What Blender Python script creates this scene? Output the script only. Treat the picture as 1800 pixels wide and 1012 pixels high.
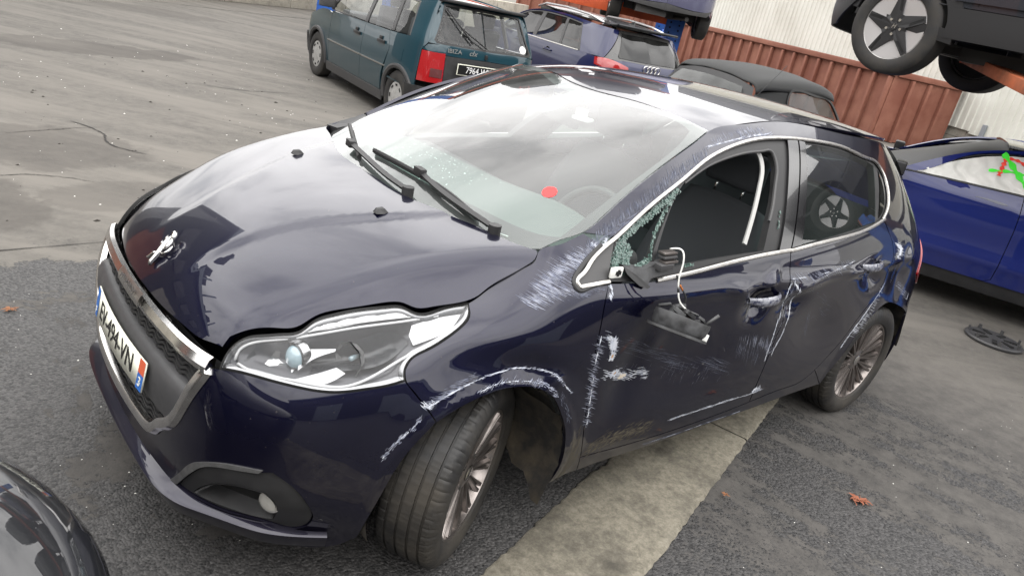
import bpy, bmesh, math, random
import numpy as np
from mathutils import Vector, Matrix
from mathutils.geometry import delaunay_2d_cdt
for _o in list(bpy.data.objects): bpy.data.objects.remove(_o, do_unlink=True)
R = math.radians
scene = bpy.context.scene
COL = scene.collection
# ------------------------------------------------------------------ camera
cam = bpy.data.cameras.new('camera'); camo = bpy.data.objects.new('camera', cam); COL.objects.link(camo)
cam.sensor_width = 36; cam.lens = 36*1344/1800; cam.clip_start = .05; cam.clip_end = 400
def _cam_matrix(loc, yaw, pitch, roll):
    fw = Vector((math.cos(yaw)*math.cos(pitch), math.sin(yaw)*math.cos(pitch), math.sin(pitch)))
    r = fw.cross(Vector((0, 0, 1))).normalized(); u = r.cross(fw)
    r2 = math.cos(roll)*r+math.sin(roll)*u; u2 = -math.sin(roll)*r+math.cos(roll)*u
    m = Matrix((r2, u2, -fw)).transposed().to_4x4(); m.translation = loc
    return m
camo.matrix_world = _cam_matrix(Vector((1.338, 2.206, 1.7226)), R(-133.39), R(-21.48), R(13.01))
scene.camera = camo
# ------------------------------------------------------------------ sky and light: broken overcast
SUN_EL, SUN_AZ = R(52), R(60)          # sun stands high behind the photographer's left shoulder
world = bpy.data.worlds.new('World'); scene.world = world; world.use_nodes = True
wt = world.node_tree; wt.nodes.clear()
def wn(t, **k):
    n = wt.nodes.new(t)
    for a, b in k.items(): setattr(n, a, b)
    return n
w_out = wn('ShaderNodeOutputWorld'); w_bg = wn('ShaderNodeBackground'); w_bg.inputs['Strength'].default_value = 1.0
sky = wn('ShaderNodeTexSky', sky_type='NISHITA', sun_disc=False, sun_elevation=SUN_EL, sun_rotation=R(90)-SUN_AZ, air_density=1.0, dust_density=2.0, ozone_density=1.0)
w_sc = wn('ShaderNodeVectorMath', operation='SCALE'); w_sc.inputs['Scale'].default_value = .12
wt.links.new(sky.outputs[0], w_sc.inputs[0])
w_co = wn('ShaderNodeTexCoord'); w_sep = wn('ShaderNodeSeparateXYZ'); wt.links.new(w_co.outputs['Generated'], w_sep.inputs[0])
# flat cloud deck: project the view direction on a plane overhead
w_den = wn('ShaderNodeMath', operation='ADD'); w_den.inputs[1].default_value = .22
w_abs = wn('ShaderNodeMath', operation='MAXIMUM'); w_abs.inputs[1].default_value = 0
wt.links.new(w_sep.outputs['Z'], w_abs.inputs[0]); wt.links.new(w_abs.outputs[0], w_den.inputs[0])
w_div = wn('ShaderNodeVectorMath', operation='DIVIDE'); wt.links.new(w_co.outputs['Generated'], w_div.inputs[0]); wt.links.new(w_den.outputs[0], w_div.inputs[1])
w_no = wn('ShaderNodeTexNoise'); w_no.inputs['Scale'].default_value = 2.6; w_no.inputs['Detail'].default_value = 7; w_no.inputs['Roughness'].default_value = .52; w_no.inputs['Distortion'].default_value = .35
wt.links.new(w_div.outputs[0], w_no.inputs['Vector'])
w_cov = wn('ShaderNodeMapRange', interpolation_type='SMOOTHSTEP')
for a, b in (('From Min', .30), ('From Max', .48), ('To Min', .72), ('To Max', 1.0)): w_cov.inputs[a].default_value = b
wt.links.new(w_no.outputs['Fac'], w_cov.inputs['Value'])
w_lum = wn('ShaderNodeMapRange')
for a, b in (('From Min', .35), ('From Max', .68), ('To Min', .92), ('To Max', 1.28)): w_lum.inputs[a].default_value = b
wt.links.new(w_no.outputs['Fac'], w_lum.inputs['Value'])
# an overcast sky is brighter overhead than near the horizon
w_zen = wn('ShaderNodeMapRange')
for a, b in (('From Min', 0), ('From Max', .55), ('To Min', 1.3), ('To Max', 3.6)): w_zen.inputs[a].default_value = b
wt.links.new(w_sep.outputs['Z'], w_zen.inputs['Value'])
w_mul = wn('ShaderNodeMath', operation='MULTIPLY'); wt.links.new(w_lum.outputs[0], w_mul.inputs[0]); wt.links.new(w_zen.outputs[0], w_mul.inputs[1])
w_cc = wn('ShaderNodeVectorMath', operation='SCALE'); w_cc.inputs[0].default_value = (1.0, .985, .975)
wt.links.new(w_mul.outputs[0], w_cc.inputs['Scale'])
w_mix = wn('ShaderNodeMix', data_type='RGBA'); wt.links.new(w_cov.outputs[0], w_mix.inputs['Factor'])
wt.links.new(w_sc.outputs[0], w_mix.inputs[6]); wt.links.new(w_cc.outputs[0], w_mix.inputs[7])
wt.links.new(w_mix.outputs[2], w_bg.inputs['Color']); wt.links.new(w_bg.outputs[0], w_out.inputs[0])
sun = bpy.data.lights.new('sun', 'SUN'); sun.energy = .7; sun.angle = R(64); sun.color = (1, .95, .88)
suno = bpy.data.objects.new('sun', sun); COL.objects.link(suno)
suno.rotation_euler = Vector((math.cos(SUN_AZ)*math.cos(SUN_EL), math.sin(SUN_AZ)*math.cos(SUN_EL), math.sin(SUN_EL))).to_track_quat('Z', 'Y').to_euler()
suno.location = (0, 0, 12)
scene.view_settings.view_transform = 'Standard'; scene.view_settings.look = 'None'
scene.view_settings.exposure = 0.0; scene.view_settings.gamma = 1.0; scene.view_settings.use_curve_mapping = False
# ---- master surfaces of the navy hatchback (x forward, y left, z up, metres) ----
def nspline(xs, ys):
    """natural cubic spline; ys may be (n,k)"""
    xs = np.asarray(xs, float); ys = np.asarray(ys, float)
    n = len(xs); h = np.diff(xs)
    A = np.eye(n); B = np.zeros(ys.shape)
    for i in range(1, n-1):
        A[i, i-1] = h[i-1]; A[i, i] = 2*(h[i-1]+h[i]); A[i, i+1] = h[i]
        B[i] = 6*((ys[i+1]-ys[i])/h[i]-(ys[i]-ys[i-1])/h[i-1])
    M = np.linalg.solve(A, B)
    def f(x):
        x = np.asarray(x, float)
        i = np.clip(np.searchsorted(xs, x)-1, 0, n-2)
        hh = h[i]; a = xs[i+1]-x; b = x-xs[i]
        if ys.ndim == 2:
            hh = hh[..., None]; a = a[..., None]; b = b[..., None]
        return (M[i]*a**3+M[i+1]*b**3)/(6*hh)+(ys[i]/hh-M[i]*hh/6)*a+(ys[i+1]/hh-M[i+1]*hh/6)*b
    return f
def pchip(xs, ys):
    xs = np.asarray(xs, float); ys = np.asarray(ys, float)
    h = np.diff(xs); d = np.diff(ys)/h
    m = np.zeros_like(ys); m[0] = d[0]; m[-1] = d[-1]
    for i in range(1, len(xs)-1):
        if d[i-1]*d[i] > 0:
            w1 = 2*h[i]+h[i-1]; w2 = h[i]+2*h[i-1]
            m[i] = (w1+w2)/(w1/d[i-1]+w2/d[i])
    def f(x):
        x = np.clip(np.asarray(x, float), xs[0], xs[-1])
        i = np.clip(np.searchsorted(xs, x)-1, 0, len(xs)-2)
        t = (x-xs[i])/h[i]
        return ((1+2*t)*(1-t)**2*ys[i]+t*(1-t)**2*h[i]*m[i]+t*t*(3-2*t)*ys[i+1]+t*t*(t-1)*h[i]*m[i+1])
    return f
class Shell:
    """plan curve (front centre -> left side -> rear centre) and an inset that depends on height"""
    def __init__(self, plan, keys, rows, table, disp=None):
        plan = np.asarray(plan, float)
        c = np.concatenate([[0], np.cumsum(np.hypot(*np.diff(plan, axis=0).T))])
        f0 = nspline(c, plan)
        t = np.linspace(0, c[-1], 1500); p = f0(t)
        s = np.concatenate([[0], np.cumsum(np.hypot(*np.diff(p, axis=0).T))])
        self.s = s; self.p = p; self.L = s[-1]
        d = np.gradient(p, s, axis=0); d /= np.linalg.norm(d, axis=1)[:, None]
        self.n = np.stack([-d[:, 1], d[:, 0]], 1)
        if self.n[len(s)//2, 1] < 0: self.n = -self.n
        # keys: given as index positions on plan: ('x',val) along the side or ('y',val) round the front/rear
        ks = []
        for k, v in keys:
            if k == 'x': j = np.argmin(abs(p[:, 0]-v))
            elif k == 'y': j = np.argmin(abs(p[:len(s)//3, 1]-v))
            else: j = len(s)-400+np.argmin(abs(p[-400:, 1]-v))
            ks.append(s[j])
        self.ks = np.array(ks)
        self.zf = pchip_rows(rows, np.asarray(table, float))
        self.disp = disp
    def plan(self, s):
        return np.interp(s, self.s, self.p[:, 0]), np.interp(s, self.s, self.p[:, 1])
    def s_of_x(self, x):
        """arc position on the left flank for plan x"""
        return np.interp(-np.asarray(x, float), -self.p[:, 0], self.s)
    def s_of_y(self, y, rear=True):
        h = len(self.s)//2
        return np.interp(-np.asarray(y, float), -self.p[h:, 1], self.s[h:]) if rear else np.interp(y, self.p[:h, 1], self.s[:h])
    def inset(self, s, z):
        cols = self.zf(z)                      # (n, ncol)
        out = np.empty(len(s))
        return cubic_cols(self.ks, cols, s)
    def P(self, s, z):
        s = np.atleast_1d(np.asarray(s, float)); z = np.atleast_1d(np.asarray(z, float))
        x, y = self.plan(s)
        nx = np.interp(s, self.s, self.n[:, 0]); ny = np.interp(s, self.s, self.n[:, 1])
        l = np.hypot(nx, ny); nx /= l; ny /= l
        i = self.inset(s, z)
        X = np.stack([x-nx*i, y-ny*i, z], 1)
        if self.disp is not None:
            d = self.disp(X)
            X[:, 0] += nx*d; X[:, 1] += ny*d
        return X
    def N(self, s, z, e=1e-3):
        a = self.P(s+e, z)-self.P(s-e, z); b = self.P(s, z+e)-self.P(s, z-e)
        n = np.cross(b, a); n /= np.linalg.norm(n, axis=1)[:, None]
        x, y = self.plan(s)
        return n
def pchip_rows(rows, table):
    fs = [nspline(rows, table[:, j]) for j in range(table.shape[1])]
    return lambda z: np.stack([f(z) for f in fs], 1)
def cubic_cols(ks, cols, s):
    """Catmull-Rom (non-uniform) across the columns, per point"""
    n = len(ks)
    i = np.clip(np.searchsorted(ks, s)-1, 0, n-2)
    h = ks[i+1]-ks[i]; t = np.clip((s-ks[i])/h, 0, 1)
    r = np.arange(len(s))
    y0 = cols[r, i]; y1 = cols[r, i+1]
    def slope(j):
        jm = np.maximum(j-1, 0); jp = np.minimum(j+1, n-1)
        return (cols[r, jp]-cols[r, jm])/(ks[jp]-ks[jm])*np.where((j == 0) | (j == n-1), 0, 1)
    m0 = slope(i); m1 = slope(i+1)
    return (1+2*t)*(1-t)**2*y0+t*(1-t)**2*h*m0+t*t*(3-2*t)*y1+t*t*(t-1)*h*m1
class Field:
    """z = f(x, y) surface"""
    def __init__(self, f): self.f = f
    def P(self, x, y):
        x = np.atleast_1d(np.asarray(x, float)); y = np.atleast_1d(np.asarray(y, float))
        return np.stack([x, y, self.f(x, y)], 1)
    def N(self, x, y, e=2e-3):
        a = (self.f(x+e, y)-self.f(x-e, y))/(2*e); b = (self.f(x, y+e)-self.f(x, y-e))/(2*e)
        n = np.stack([-a, -b, np.ones_like(a)], 1); return n/np.linalg.norm(n, axis=1)[:, None]
def sm(a, b, x):
    t = np.clip((x-a)/(b-a), 0, 1); return t*t*(3-2*t)
def gauss(X, cx, cz, sx, sz, ang=0):
    c, s = math.cos(ang), math.sin(ang)
    dx = X[:, 0]-cx; dz = X[:, 2]-cz
    u = c*dx+s*dz; v = -s*dx+c*dz
    return np.exp(-(u/sx)**2-(v/sz)**2)
HPLAN = [(.800, 0), (.797, .15), (.787, .30), (.765, .44), (.715, .565), (.63, .672), (.51, .752), (.36, .805), (.18, .838), (0, .853),
         (-.30, .858), (-.7, .862), (-1.3, .864), (-1.7, .860), (-2.0, .847), (-2.3, .827), (-2.6, .811), (-2.85, .785), (-3.03, .705), (-3.12, .57), (-3.16, .3), (-3.17, 0)]
HKEYS = [('y', 0), ('y', .30), ('y', .50), ('y', .70), ('x', .33), ('x', .05), ('x', -.2), ('x', -.55), ('x', -1.0), ('x', -1.5), ('x', -2.1), ('x', -2.54), ('x', -2.85), ('r', .6), ('r', 0)]
HROWS = [.12, .20, .26, .34, .45, .56, .66, .74, .81, .87, .93, 1.0, 1.1, 1.2, 1.3, 1.38, 1.43]
HTAB = np.array([
 # f0   .30   .50   .70   x.33  x.05  -.2   -.55  -1.0  -1.5  -2.1  -2.54 -2.85 r.6   r0
 [.050, .055, .060, .070, .060, .060, .080, .080, .078, .078, .075, .060, .060, .06, .06],
 [.030, .034, .045, .060, .045, .030, .056, .056, .055, .055, .050, .030, .030, .02, .02],
 [.028, .030, .036, .044, .026, .018, .040, .040, .040, .040, .036, .018, .015, .01, .01],
 [.022, .025, .022, .016, .010, .010, .024, .024, .024, .024, .020, .008, .005, .00, .00],
 [.026, .028, .024, .012, .004, .003, .010, .009, .008, .008, .006, .001, .000, .00, .00],
 [.036, .038, .032, .022, .008, .001, .003, .002, .001, .001, .000, .000, .002, .02, .02],
 [.060, .062, .062, .056, .030, .008, .003, .001, .000, .000, .000, .002, .008, .03, .03],
 [.095, .100, .105, .105, .070, .034, .010, .005, .003, .002, .002, .005, .016, .05, .05],
 [.145, .155, .165, .170, .125, .062, .026, .012, .008, .006, .006, .010, .026, .08, .08],
 [.205, .22 , .24 , .245, .190, .112, .050, .024, .018, .015, .014, .019, .042, .12, .12],
 [.28 , .30 , .32 , .325, .270, .185, .087, .046, .036, .032, .030, .037, .070, .17, .17],
 [.37 , .39 , .41 , .415, .365, .28 , .148, .080, .066, .060, .056, .066, .112, .23, .23],
 [.52 , .54 , .55 , .55 , .48 , .40 , .225, .136, .118, .112, .108, .124, .186, .31, .31],
 [.66 , .66 , .66 , .66 , .60 , .56 , .300, .200, .182, .174, .170, .196, .272, .40, .40],
 [.80 , .80 , .80 , .80 , .72 , .67 , .380, .276, .256, .244, .242, .286, .372, .50, .50],
 [.92 , .92 , .92 , .92 , .82 , .75 , .450, .348, .330, .314, .314, .370, .470, .60, .60],
 [1.0 , 1.0 , 1.0 , 1.0 , .90 , .82 , .500, .405, .390, .372, .372, .440, .545, .68, .68]])
def arch_r(X, cx): return np.hypot(X[:, 0]-cx, X[:, 2]-.315)
def hero_disp(X):
    d = np.zeros(len(X))
    left = 1.0
    for cx in (0.0, -2.538):
        r = arch_r(X, cx)
        d += .010*(1-sm(.36, .46, r))*(1-sm(.62, .80, X[:, 2]))        # flared arches
        d += .006*(1-sm(.358, .388, r))*(1-sm(.60, .72, X[:, 2]))       # arch lip step
    # shoulder crease of the doors
    k = sm(-.3, -.7, X[:, 0])*sm(-2.9, -2.3, X[:, 0])
    d += .010*k*np.exp(-((X[:, 2]-.885)/.030)**2)
    return d
def dents(X):
    d = np.zeros(len(X))
    g = lambda *a: gauss(X, *a)
    d -= .034*g(-.80, .62, .34, .17)                       # front door pushed in
    d -= .020*g(-.56, .60, .08, .16, .2)                   # behind the shut line
    d += .010*g(-.64, .72, .05, .05)
    d -= .038*g(-1.21, .805, .080, .055, -.3)               # around the front handle
    d += .017*g(-1.25, .895, .045, .022, -.5)
    d += .010*g(-1.08, .86, .09, .03, .3)
    d -= .030*g(-1.78, .64, .30, .16, .25)                 # rear door
    d += .020*g(-1.50, .850, .16, .026, -.13)
    d -= .026*g(-1.46, .775, .10, .045, -.1)
    d -= .026*g(-2.16, .83, .10, .048, .2)
    d += .018*g(-2.05, .895, .12, .022, -.2)
    d -= .020*g(-2.52, .80, .10, .09)                      # rear quarter
    d += .012*g(-2.60, .90, .07, .05, -.5)
    d -= .018*g(-.13, .705, .08, .040, .35)                 # front wing
    d += .012*g(-.20, .665, .045, .026, .5)
    d -= .008*g(-.04, .72, .04, .025, .2)
    return d
def hero_disp_left(X): return hero_disp(X)+dents(X)
H = Shell(HPLAN, HKEYS, HROWS, HTAB, hero_disp_left)
HR = Shell(HPLAN, HKEYS, HROWS, HTAB, hero_disp)
# bonnet
_hz = nspline([-.30, -.10, .137, .30, .42, .52, .60, .665, .71, .74, .765], [1.055, 1.036, .998, .957, .915, .868, .822, .775, .728, .685, .635])
_ha0 = nspline([-.30, -.17, -.1, 0, .1, .2, .3, .45, .6, .8], [.73, .69, .665, .634, .608, .588, .572, .528, .474, .40])
def hood_z(x, y):
    a = np.abs(y)
    # plan bow: sections swept back with |y|
    xs = x+.115*(a/.6)**2*sm(-.1, .5, x)
    z = _hz(np.clip(xs, -.30, .79))-np.maximum(xs-.765, 0)*2.2
    a0 = _ha0(x); k = .76-.06*sm(.12, .5, x)
    q = (a-a0)/.016
    z = z-(.020-.007*sm(.0, .4, x))*(a/.6)**2-k*.016*np.logaddexp(0, np.clip(q, -30, 60))
    w = .17+.24*sm(.62, -.15, x)                                # raised centre panel widening to the screen
    z = z+.007*(1-sm(w-.035, w+.02, a))*sm(.72, .5, x)
    return z
HOOD = Field(hood_z)
# screen: ruled between base and top curve, bowed
_wx0 = .0
def screen_z(x, y):
    a = np.abs(y)
    xc = x+.30*(a/.62)**2.0*.55                                   # sweep: edges sit further back
    return nspline([-1.25, -.93, -.6, -.3, 0, .3], [1.468, 1.405, 1.293, 1.166, 1.020, .86])(xc)-.012*(a/.6)**4
SCREEN = Field(screen_z)
_rz = nspline([-3.2, -2.9, -2.6, -2.2, -1.8, -1.4, -1.1, -.9, -.7], [1.335, 1.378, 1.410, 1.440, 1.458, 1.460, 1.440, 1.398, 1.335])
def roof_z(x, y):
    a = np.abs(y)
    return _rz(x)-.030*(a/.5)**2-.035*(a/.58)**5
ROOF = Field(roof_z)
# ------------------------------------------------------------------ helpers
random.seed(5); RNG = np.random.default_rng(5)
def tag(o, label=None, cat=None, group=None, kind=None):
    if label: o['label'] = label
    if cat: o['category'] = cat
    if group: o['group'] = group
    if kind: o['kind'] = kind
    return o
def empty(name, loc=(0, 0, 0), rz=0, label=None, cat=None, group=None):
    o = bpy.data.objects.new(name, None); COL.objects.link(o)
    o.location = loc; o.rotation_euler = (0, 0, rz); o.empty_display_size = .1
    return tag(o, label, cat, group)
def link(name, me, mat, parent=None):
    o = bpy.data.objects.new(name, me); COL.objects.link(o)
    if mat is not None and not me.materials: me.materials.append(mat)
    if parent is not None: o.parent = parent
    return o
def mk(name, verts, faces, mat, parent=None, smooth=True, normals=None, auto=None):
    me = bpy.data.meshes.new(name)
    me.from_pydata([tuple(map(float, v)) for v in verts], [], [tuple(map(int, f)) for f in faces])
    if smooth: me.polygons.foreach_set('use_smooth', [True]*len(me.polygons))
    me.update()
    if normals is not None:
        me.normals_split_custom_set_from_vertices([tuple(map(float, n)) for n in normals])
    o = link(name, me, mat, parent)
    if auto is not None: sharp(me, auto)
    return o
def sharp(me, deg):
    bm = bmesh.new(); bm.from_mesh(me)
    for e in bm.edges:
        if len(e.link_faces) == 2 and e.calc_face_angle(0) > R(deg): e.smooth = False
    bm.to_mesh(me); bm.free()
class MB:
    """collects shapes into one mesh"""
    def __init__(s): s.v = []; s.f = []
    def add(s, V, F):
        k = len(s.v); s.v += [tuple(map(float, p)) for p in V]; s.f += [tuple(int(i)+k for i in f) for f in F]; return s
    def box(s, c, d, rz=0, m=None):
        x, y, z = (q/2 for q in d)
        V = [Vector((sx*x, sy*y, sz*z)) for sx in (-1, 1) for sy in (-1, 1) for sz in (-1, 1)]
        M = m if m is not None else Matrix.Rotation(rz, 3, 'Z')
        V = [M @ p+Vector(c) for p in V]
        return s.add(V, [(0, 1, 3, 2), (4, 6, 7, 5), (0, 4, 5, 1), (2, 3, 7, 6), (0, 2, 6, 4), (1, 5, 7, 3)])
    def tube(s, pts, r, n=8, cap=True, close=False):
        V, F = tube_geo(pts, r, n, cap, close); return s.add(V, F)
    def prism(s, poly, z0, z1, tf=None):
        n = len(poly); V = [(x, y, z0) for x, y in poly]+[(x, y, z1) for x, y in poly]
        if tf: V = [tf(p) for p in V]
        F = [tuple(range(n))[::-1], tuple(range(n, 2*n))]+[(i, (i+1) % n, (i+1) % n+n, i+n) for i in range(n)]
        return s.add(V, F)
    def build(s, name, mat, parent=None, smooth=False, auto=None, bevel=0, seg=2):
        o = mk(name, s.v, s.f, mat, parent, smooth)
        if bevel:
            bm = bmesh.new(); bm.from_mesh(o.data)
            ed = [e for e in bm.edges if len(e.link_faces) == 2 and e.calc_face_angle(0) > R(30)]
            bmesh.ops.bevel(bm, geom=ed, offset=bevel, segments=seg, profile=.6, affect='EDGES', clamp_overlap=True)
            for f in bm.faces: f.smooth = True
            bm.to_mesh(o.data); bm.free(); sharp(o.data, 40)
        elif auto: 
            o.data.polygons.foreach_set('use_smooth', [True]*len(o.data.polygons)); sharp(o.data, auto)
        return o
def frames(pts, close=False):
    P = [Vector(p) for p in pts]; n = len(P); T = []
    for i in range(n):
        a = P[(i-1) % n] if (close or i > 0) else P[i]; b = P[(i+1) % n] if (close or i < n-1) else P[i]
        T.append((b-a).normalized())
    u = T[0].orthogonal().normalized(); U = [u]
    for i in range(1, n):
        u = u-T[i]*u.dot(T[i]); u = u.normalized() if u.length > 1e-6 else T[i].orthogonal().normalized(); U.append(u)
    return P, T, U
def tube_geo(pts, r, n=8, cap=True, close=False):
    P, T, U = frames(pts, close); V = []; F = []; m = len(P)
    for i in range(m):
        rr = r[i] if hasattr(r, '__len__') else r
        w = T[i].cross(U[i])
        for k in range(n):
            a = 2*math.pi*k/n; V.append(P[i]+(U[i]*math.cos(a)+w*math.sin(a))*rr)
    for i in range(m if close else m-1):
        j = (i+1) % m
        for k in range(n): F.append((i*n+k, i*n+(k+1) % n, j*n+(k+1) % n, j*n+k))
    if cap and not close: F += [tuple(range(n))[::-1], tuple((m-1)*n+k for k in range(n))]
    return V, F
def tube(name, pts, r, mat, parent=None, n=8, close=False):
    V, F = tube_geo(pts, r, n, True, close); return mk(name, V, F, mat, parent)
def spl(pts, n):
    """smooth 3D curve through points, n samples"""
    p = np.asarray(pts, float); c = np.concatenate([[0], np.cumsum(np.linalg.norm(np.diff(p, axis=0), axis=1))])
    return nspline(c, p)(np.linspace(0, c[-1], n)) if len(p) > 2 else p[0]+(p[-1]-p[0])*np.linspace(0, 1, n)[:, None]
def smooth_poly(pts, step, corner=38):
    """closed 2D outline: spline between sharp corners, resampled to <= step"""
    p = np.asarray(pts, float); n = len(p)
    cs = []
    for i in range(n):
        a = p[i]-p[i-1]; b = p[(i+1) % n]-p[i]
        ang = abs(math.degrees(math.atan2(a[0]*b[1]-a[1]*b[0], a@b)))
        if ang > corner: cs.append(i)
    if not cs:
        q = np.vstack([p[-3:], p, p[:3]]); c = np.concatenate([[0], np.cumsum(np.linalg.norm(np.diff(q, axis=0), axis=1))])
        f = nspline(c, q); return f(np.linspace(c[3], c[3+n], max(8, int((c[3+n]-c[3])/step)), endpoint=False))
    out = []
    for k, i in enumerate(cs):
        j = cs[(k+1) % len(cs)]; m = (j-i) % n or n
        seg = np.array([p[(i+t) % n] for t in range(m+1)])
        L = np.linalg.norm(np.diff(seg, axis=0), axis=1).sum(); q = spl(seg, max(2, int(math.ceil(L/step))+1)); out.append(q[:-1])
    return np.vstack(out)
def offset_poly(p, d):
    """shrink a closed outline by d (either orientation)"""
    n = len(p); A = .5*np.sum(p[:, 0]*np.roll(p[:, 1], -1)-np.roll(p[:, 0], -1)*p[:, 1])
    t = np.roll(p, -1, 0)-np.roll(p, 1, 0); l = np.linalg.norm(t, axis=1)[:, None]; t = t/np.maximum(l, 1e-9)
    nrm = np.stack([-t[:, 1], t[:, 0]], 1)*(1 if A > 0 else -1)
    return p+nrm*d
def inside(poly, q):
    x, y = q[:, 0], q[:, 1]; r = np.zeros(len(q), bool); n = len(poly)
    for i in range(n):
        x0, y0 = poly[i-1]; x1, y1 = poly[i]
        c = ((y0 > y) != (y1 > y))
        if c.any(): r ^= c & (x < (x1-x0)*(y-y0)/(y1-y0+1e-18)+x0)
    return r
def dist_poly(poly, q):
    d = np.full(len(q), 1e9)
    for i in range(len(poly)):
        a = poly[i-1]; b = poly[i]; ab = b-a; t = np.clip(((q-a)@ab)/(ab@ab+1e-18), 0, 1)
        d = np.minimum(d, np.linalg.norm(q-a-t[:, None]*ab, axis=1))
    return d
def tri2d(outline, holes, step):
    loops = [outline]+holes; pts = []; edges = []
    for l in loops:
        k = len(pts); n = len(l); pts += [tuple(q) for q in l]; edges += [(k+i, k+(i+1) % n) for i in range(n)]
    lo = outline.min(0); hi = outline.max(0)
    gx, gy = np.meshgrid(np.arange(lo[0]+step/2, hi[0], step), np.arange(lo[1]+step/2, hi[1], step))
    gx = gx+(np.arange(gx.shape[0]) % 2)[:, None]*step/2
    q = np.stack([gx.ravel(), gy.ravel()], 1)
    ok = inside(outline, q)
    for h in holes: ok &= ~inside(h, q)
    q = q[ok]
    if len(q):
        d = np.min([dist_poly(l, q) for l in loops], axis=0); q = q[d > step*.45]
    allp = [Vector(p) for p in pts]+[Vector(p) for p in q]
    vo, eo, fo, _, _, _ = delaunay_2d_cdt(allp, edges, [], 0, 1e-6)
    V = np.array([tuple(v) for v in vo]); F = np.array([f for f in fo if len(f) == 3])
    cen = V[F].mean(1); ok = inside(outline, cen)
    for h in holes: ok &= ~inside(h, cen)
    return V, F[ok]
def boundary(F):
    s = {}
    for f in F:
        for i in range(3):
            a, b = f[i], f[(i+1) % 3]
            if (b, a) in s: del s[(b, a)]
            else: s[(a, b)] = 1
    return list(s)
def panel(name, surf, outline, mat, parent, holes=(), step=.02, gap=.0018, flange=.014, off=0, mirror=0, corner=38, both=False, raw=False, warp=None):
    """sheet cut out of a master surface: outline in surface coordinates, edges folded inwards"""
    o = np.asarray(outline, float) if raw else smooth_poly(outline, step*.7, corner)
    o = offset_poly(o, gap)
    hs = [offset_poly(smooth_poly(h, step*.7, corner), -gap) for h in holes]
    V2, F = tri2d(o, hs, step)
    P = surf.P(V2[:, 0], V2[:, 1]); N = surf.N(V2[:, 0], V2[:, 1])
    ref = N.copy(); ref[:, 2] += 0
    # outward
    if isinstance(surf, Shell):
        x, y = surf.plan(V2[:, 0]); flip = (N[:, 0]*(x+1.2)*.4+N[:, 1]*y) < 0
    else: flip = N[:, 2] < 0
    N[flip] *= -1
    P = P+N*off
    if warp is not None: P = warp(P, V2)
    # orient the faces
    a, b, c = P[F[:, 0]], P[F[:, 1]], P[F[:, 2]]
    fn = np.cross(b-a, c-a); w = (fn*N[F[:, 0]]).sum(1) < 0
    F = F.copy(); F[w] = F[w][:, ::-1]
    V = [P]; NN = [N]; FF = [tuple(f) for f in F]
    if flange:
        be = boundary([tuple(f) for f in F]); idx = sorted({i for e in be for i in e}); mp = {}
        cen = N[idx]
        k = len(P)
        for j, i in enumerate(idx): mp[i] = (k+2*j, k+2*j+1)
        ev = []; en = []
        tang = {i: np.zeros(3) for i in idx}
        for (p, q) in be:
            d = P[q]-P[p]; m = np.cross(d, N[p]); m /= np.linalg.norm(m)+1e-12; tang[p] += m; tang[q] += m
        for i in idx:
            m = tang[i]/(np.linalg.norm(tang[i])+1e-12)
            ev += [P[i], P[i]-N[i]*flange]; en += [m, m]
        V.append(np.array(ev)); NN.append(np.array(en))
        for (p, q) in be: FF.append((mp[p][0], mp[p][1], mp[q][1], mp[q][0]))
    V = np.vstack(V); NN = np.vstack(NN)
    FF = fixw(V, FF, NN)
    if both:
        k = len(V); V = np.vstack([V, V*[1, -1, 1]]); NN = np.vstack([NN, NN*[1, -1, 1]]); FF = FF+[tuple(i+k for i in f)[::-1] for f in FF]
    elif mirror:
        V = V*[1, -1, 1]; NN = NN*[1, -1, 1]; FF = [f[::-1] for f in FF]
    return mk(name, V, FF, mat, parent, True, NN)
def fixw(V, F, N):
    out = []
    for f in F:
        n = np.cross(V[f[1]]-V[f[0]], V[f[2]]-V[f[0]])
        out.append(f if n@N[f[0]] >= 0 else f[::-1])
    return out
def sweep(name, pts, prof, mat, parent, up=None, close=False, smooth=True, auto=35):
    """extrude a closed 2D profile (a along side, b along up) on a 3D path; up: per point normals"""
    P = np.asarray(pts, float); n = len(P); m = len(prof); V = []; F = []
    for i in range(n):
        a = P[i-1] if (i > 0 or close) else P[i]; b = P[(i+1) % n] if (i < n-1 or close) else P[i]
        t = b-a; t /= np.linalg.norm(t)+1e-12
        u = np.asarray(up[i] if hasattr(up[0], '__len__') else up, float); u = u-t*(u@t); u /= np.linalg.norm(u)+1e-12
        s = np.cross(t, u)
        for (p, q) in prof: V.append(P[i]+s*p+u*q)
    for i in range(n if close else n-1):
        j = (i+1) % n
        for k in range(m): F.append((i*m+k, i*m+(k+1) % m, j*m+(k+1) % m, j*m+k))
    if not close: F += [tuple(range(m))[::-1], tuple((n-1)*m+k for k in range(m))]
    o = mk(name, V, F, mat, parent, smooth)
    bm = bmesh.new(); bm.from_mesh(o.data); bmesh.ops.recalc_face_normals(bm, faces=bm.faces[:]); bm.to_mesh(o.data); bm.free()
    if smooth: sharp(o.data, auto)
    return o
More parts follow.
